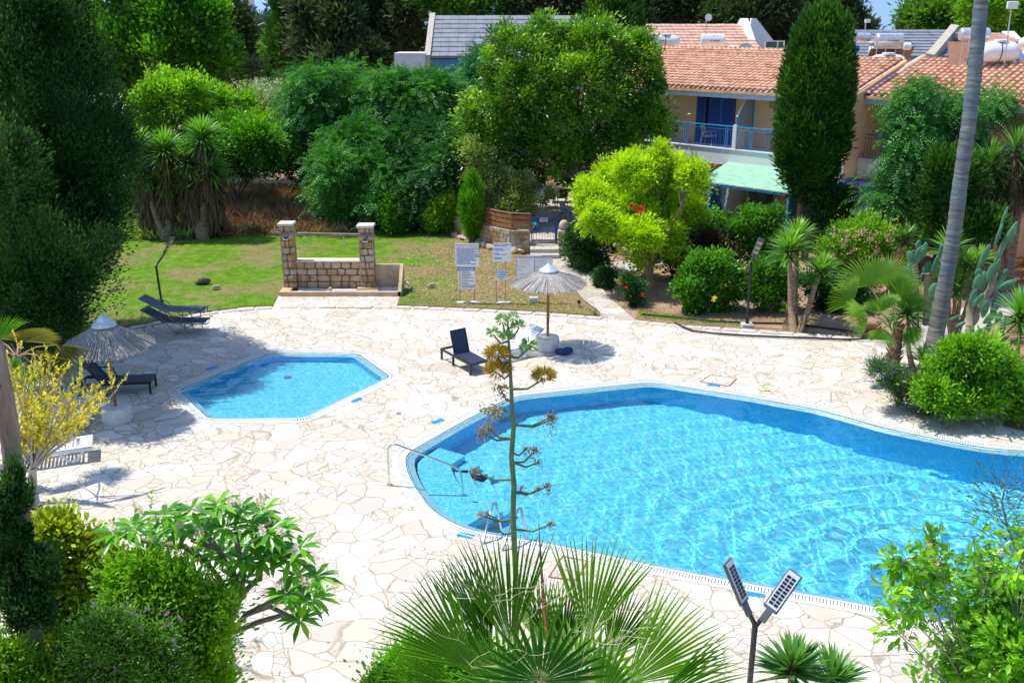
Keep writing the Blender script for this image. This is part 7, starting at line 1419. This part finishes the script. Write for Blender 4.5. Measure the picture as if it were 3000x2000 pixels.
right=t.step(t.math('ADD',sx.outputs[0],t.math('MULTIPLY',t.math('SUBTRACT',n1,.5),9)),-4.6,-2.0)
front=t.step(t.math('ADD',sx.outputs[1],t.math('MULTIPLY',t.math('SUBTRACT',n1,.5),5)),30.2,28.9)
pat=t.step(t.math('ADD',n1,t.math('MULTIPLY',n2,.35)),.66,.78)
k=t.math('MAXIMUM',t.math('MULTIPLY',right,t.step(n2,.25,.5)),t.math('MAXIMUM',t.math('MULTIPLY',pat,.75),t.math('MULTIPLY',front,t.step(n2,.42,.6))))
c=t.mix(k,gcol,dry); t.bump(fn,.8,.04); m_lawn=t.done(c,.9,0,.1)
lw=sheet('lawn',LAWN,-.012,m_lawn); tag(lw,kind='structure')
t=NT('bed_soil'); fn=t.noise(20,7,.7); c=t.ramp(t.math('ADD',t.math('MULTIPLY',t.noise(1.2,5),.5),t.math('MULTIPLY',fn,.5)),[(.35,(.24,.15,.09)),(.5,(.40,.27,.17)),(.65,(.52,.38,.26))]); t.bump(fn,1,.04); m_soil=t.done(c,.95,0,.1)
BED=GXY([(1862,932),(2000,947),(2200,960),(2400,975),(2584,991),(2700,998),(2760,1012),(2790,960),(2900,900),(3100,880),(3100,720),(2600,700),(2000,690),(1700,700),(1640,745),(1690,779),(1730,800),(1753,823),(1779,868)],0)
tag(sheet('garden_bed',BED,-.022,m_soil),kind='structure')
tag(sheet('garden_bed',[(13.6,23.3),(12.4,21.3),(11.9,20.5),(12.6,19.8),(15.5,19.4),(19,19.7),(26,19.3),(26,27),(16,27)],.004,m_soil),kind='structure')
m_flag2=flag_mat('path_paving',(.52,.48,.43),1.6,(.33,.27,.21))
tag(sheet('path',GXY([(1558,742),(1637,742),(1690,778),(1730,796),(1802,768),(1890,748),(1990,740),(1990,765),(1885,786),(1790,815),(1755,825),(1779,866),(1842,920),(1868,940),(1760,932),(1757,912),(1712,880),(1672,832),(1600,772)]),.004,m_flag2),kind='structure')
m_pathr=plain('concrete_path',(.50,.46,.41),.9,scale=3)
tag(sheet('path',GXY([(2560,1010),(2720,945),(2850,890),(3020,830),(3100,830),(3100,880),(2960,925),(2860,970),(2780,1010),(2700,1040)]),.006,m_pathr),kind='structure')
m_field=plain('pale_field',(.62,.47,.34),.95,var=.15,scale=.3,bmp=0); tag(sheet('pale_field',[(-70,84),(-14,84),(-12,160),(-80,160)],-.02,m_field),kind='structure')
# kerb stones along the paving edge
KL=[[(196,990),(420,952),(571,921),(714,902),(800,899)],[(1162,897),(1330,903),(1500,911),(1640,920),(1770,931)],[(1860,938),(2000,953),(2200,966),(2400,981),(2584,997),(2669,1004)],[(820,897),(1000,896),(1150,897)]]
mb=MB(); rg_=random.Random(6)
for li,kl in enumerate(KL):
    pts=[Vector((x,y)) for x,y in GXY(kl)]; pts=[Vector(q) for q in resample([tuple(p) for p in pts],.55,False)]
    for a,c_ in zip(pts,pts[1:]):
        d=(c_-a).normalized(); nn=Vector((d.y,-d.x)); g=.02+rg_.random()*.02; w_=.27+rg_.uniform(-.03,.03); z1=.03+rg_.uniform(-.012,.012); j=rg_.uniform(-.06,.06)
        mb.prism([tuple(a+d*g),tuple(c_-d*(g+.01)),tuple(c_-d*(g+.02)+nn*w_+d*j),tuple(a+d*g+nn*(w_+.02)+d*j)][::-1],-.03,z1)
ks=plain('kerb_stone',(.56,.51,.44),.85,var=.2,scale=3,bmp=.4); o=mb.build('kerb',ks); o['kind']='structure'; bevel(o,.012,1)
# blades
def inpoly(poly,n,seed,den=None):
    rg=np.random.RandomState(seed); px=np.array([p[0] for p in poly]);py=np.array([p[1] for p in poly]); out=[]
    X=rg.uniform(px.min(),px.max(),n);Y=rg.uniform(py.min(),py.max(),n); ins=np.zeros(n,bool); j=len(px)-1
    for i in range(len(px)): ins^=((py[i]>Y)!=(py[j]>Y))&(X<(px[j]-px[i])*(Y-py[i])/(py[j]-py[i]+1e-12)+px[i]); j=i
    return X[ins],Y[ins]
def blades(name,poly,n,h,w_,mat,seed,z=0,lean=.45,label=None,bow=.3,filt=None):
    X,Y=inpoly(poly,n,seed); rg=np.random.RandomState(seed+1)
    if filt is not None: k=filt(X,Y,rg); X=X[k];Y=Y[k]
    N=len(X); d=rg.normal(size=(N,3))*lean; d[:,2]=1; pos=np.stack([X,Y,np.full(N,z)],1)
    o=leaves(name,pos,d,rg.normal(size=(N,3)),h*(.5+.7*rg.rand(N)),w_,rg.rand(N),mat,None,'dia',bow); tag(o,label,None,None,'stuff'); return o
m_gb=leafmat('grass_blade',[(.06,.14,.012),(.14,.27,.02),(.28,.42,.04)],.35,.6,.2); m_db=leafmat('dry_grass_blade',[(.30,.18,.08),(.52,.36,.17),(.72,.56,.30)],.2,.8,.1,(1,.9,.7)); m_wb=leafmat('pale_weed',[(.12,.20,.05),(.25,.36,.11),(.42,.50,.22)],.3,.7,.1)
def patchy(X,Y,rg):
    v=np.array([noise.noise(Vector((x*.5,y*.5,0)))+.5*noise.noise(Vector((x*1.6,y*1.6,3))) for x,y in zip(X,Y)]); return (v-.12*np.clip(X+4,0,3)+.15*rg.normal(size=len(X)))>-.15
blades('grass',LAWN,90000,.085,.012,m_gb,301,-.012,.6,'short lawn grass with dry patches around the shower',filt=patchy)
blades('dry_grass',GXY([(630,690),(1000,690),(1090,680),(1090,660),(1000,640),(950,600),(830,560),(640,560),(600,620)]),34000,1.0,.03,m_db,303,-.02,.35,'tall dry brown grass behind the lawn',.4)
def clumps(X,Y,rg): return np.array([noise.noise(Vector((x*1.1,y*1.1,7))) for x,y in zip(X,Y)])>-.02
blades('dry_grass',GXY([(640,665),(940,668),(960,640),(930,605),(860,600),(640,600)]),26000,1.35,.035,leafmat('dry_brush',[(.28,.16,.08),(.48,.31,.16),(.66,.48,.27)],.15,.8,.1,(1,.9,.8)),305,-.02,.5,'taller dead brown brush under the shrubs',.2,filt=clumps)
blades('tall_weeds',GXY([(340,706),(560,703),(560,640),(500,560),(340,560)]),26000,1.0,.035,m_wb,307,-.02,.3,'pale green tall weeds around the yucca trunks',.3)
blades('weeds',GXY([(1164,891),(1330,897),(1500,905),(1640,914),(1768,924),(1740,905),(1640,890),(1400,885),(1180,850)]),5200,.10,.014,m_gb,309,-.012,.6,'short green weeds in front of the sign boards')
blades('weeds',GXY([(1862,930),(2050,950),(2200,960),(2150,945),(2000,925),(1870,905)]),5200,.12,.014,m_gb,311,-.02,.6,'short green weeds along the hose by the flower bed')
def litter(X,Y,rg): return rg.rand(len(X))<.5
X,Y=inpoly(GXY([(1170,870),(1700,915),(1650,830),(1560,760),(1350,700),(1200,700)]),2600,313); rg=np.random.RandomState(2); N=len(X)
tag(leaves('fallen_leaves',np.stack([X,Y,np.full(N,.012)],1),rg.normal(size=(N,3))*[1,1,.15],np.tile([0,0,1.],(N,1))+rg.normal(size=(N,3))*.3,.09,.05,rg.rand(N),leafmat('leaf_litter',[(.20,.11,.05),(.45,.30,.15),(.70,.52,.30),(.75,.62,.12)],.1,.7,.2,(1,1,1)),None,'dia'),'scattered fallen leaves on the bare lawn around the signs',None,None,'stuff')
X,Y=inpoly(BED,5200,315); N=len(X); rg=np.random.RandomState(3)
tag(leaves('soil_litter',np.stack([X,Y,np.full(N,.0)],1),rg.normal(size=(N,3))*[1,1,.25],np.tile([0,0,1.],(N,1))+rg.normal(size=(N,3))*.5,.05,.035,rg.rand(N),leafmat('twig_litter',[(.12,.07,.04),(.3,.2,.12),(.5,.38,.26)],.1,.8,.1,(1,1,1)),None,'dia'),'dry leaf crumbs scattered over the garden soil',None,None,'stuff')
X,Y=inpoly(DECK,2600,330); keep_=np.ones(len(X),bool)
for pl_ in (KO,BO):
    px=np.array([p[0] for p in pl_]);py=np.array([p[1] for p in pl_]); ins=np.zeros(len(X),bool); j=len(px)-1
    for i in range(len(px)): ins^=((py[i]>Y)!=(py[j]>Y))&(X<(px[j]-px[i])*(Y-py[i])/(py[j]-py[i]+1e-12)+px[i]); j=i
    keep_&=~ins
X=X[keep_];Y=Y[keep_];N=len(X);rg=np.random.RandomState(8)
tag(leaves('leaf_litter',np.stack([X,Y,np.full(N,.012)],1),rg.normal(size=(N,3))*[1,1,.1],np.tile([0,0,1.],(N,1))+rg.normal(size=(N,3))*.3,.05*(.4+rg.rand(N)),.025,rg.rand(N),leafmat('deck_litter',[(.12,.07,.04),(.3,.19,.09),(.42,.36,.12)],.1,.7,.2,(1,1,1)),None,'dia'),'dry leaves and crumbs scattered on the stone paving',None,None,'stuff')
# reeds by the pale field
X,Y=inpoly([(P(700,300,66).x,64),(P(840,300,66).x,64),(P(830,300,66).x,70),(P(700,300,66).x,70)],420,320); N=len(X); rg=np.random.RandomState(6); mb=MB(); pos=[];dd=[]
for x,y in zip(X,Y):
    h=rg.uniform(3.2,5.6); lx,ly=rg.normal(size=2)*.3; mb.tube([(x,y,0),(x+lx*.4,y+ly*.4,h*.6),(x+lx,y+ly,h)],[.035,.03,.012],4,False)
    for k in range(12): u=.4+.6*k/12; pos.append((x+lx*u,y+ly*u,h*u)); a=rg.rand()*6.28; dd.append((math.cos(a),math.sin(a),.9))
N=len(pos); m_reed=leafmat('reed_leaf',[(.10,.20,.08),(.22,.34,.16),(.45,.52,.34)],.3,.5,.3); o=leaves('reeds',np.array(pos),np.array(dd),np.tile([0,0,1.],(N,1)),.75,.09,rg.rand(N),m_reed,None,'blade',.6); tag(o,'tall pale cane reeds beside the pale field',None,None,'stuff'); s=mb.build('reed_stems',plain('reed_stem',(.45,.42,.28),.8)); tag(s,'dry stems of the tall cane reeds',None,None,'stuff')
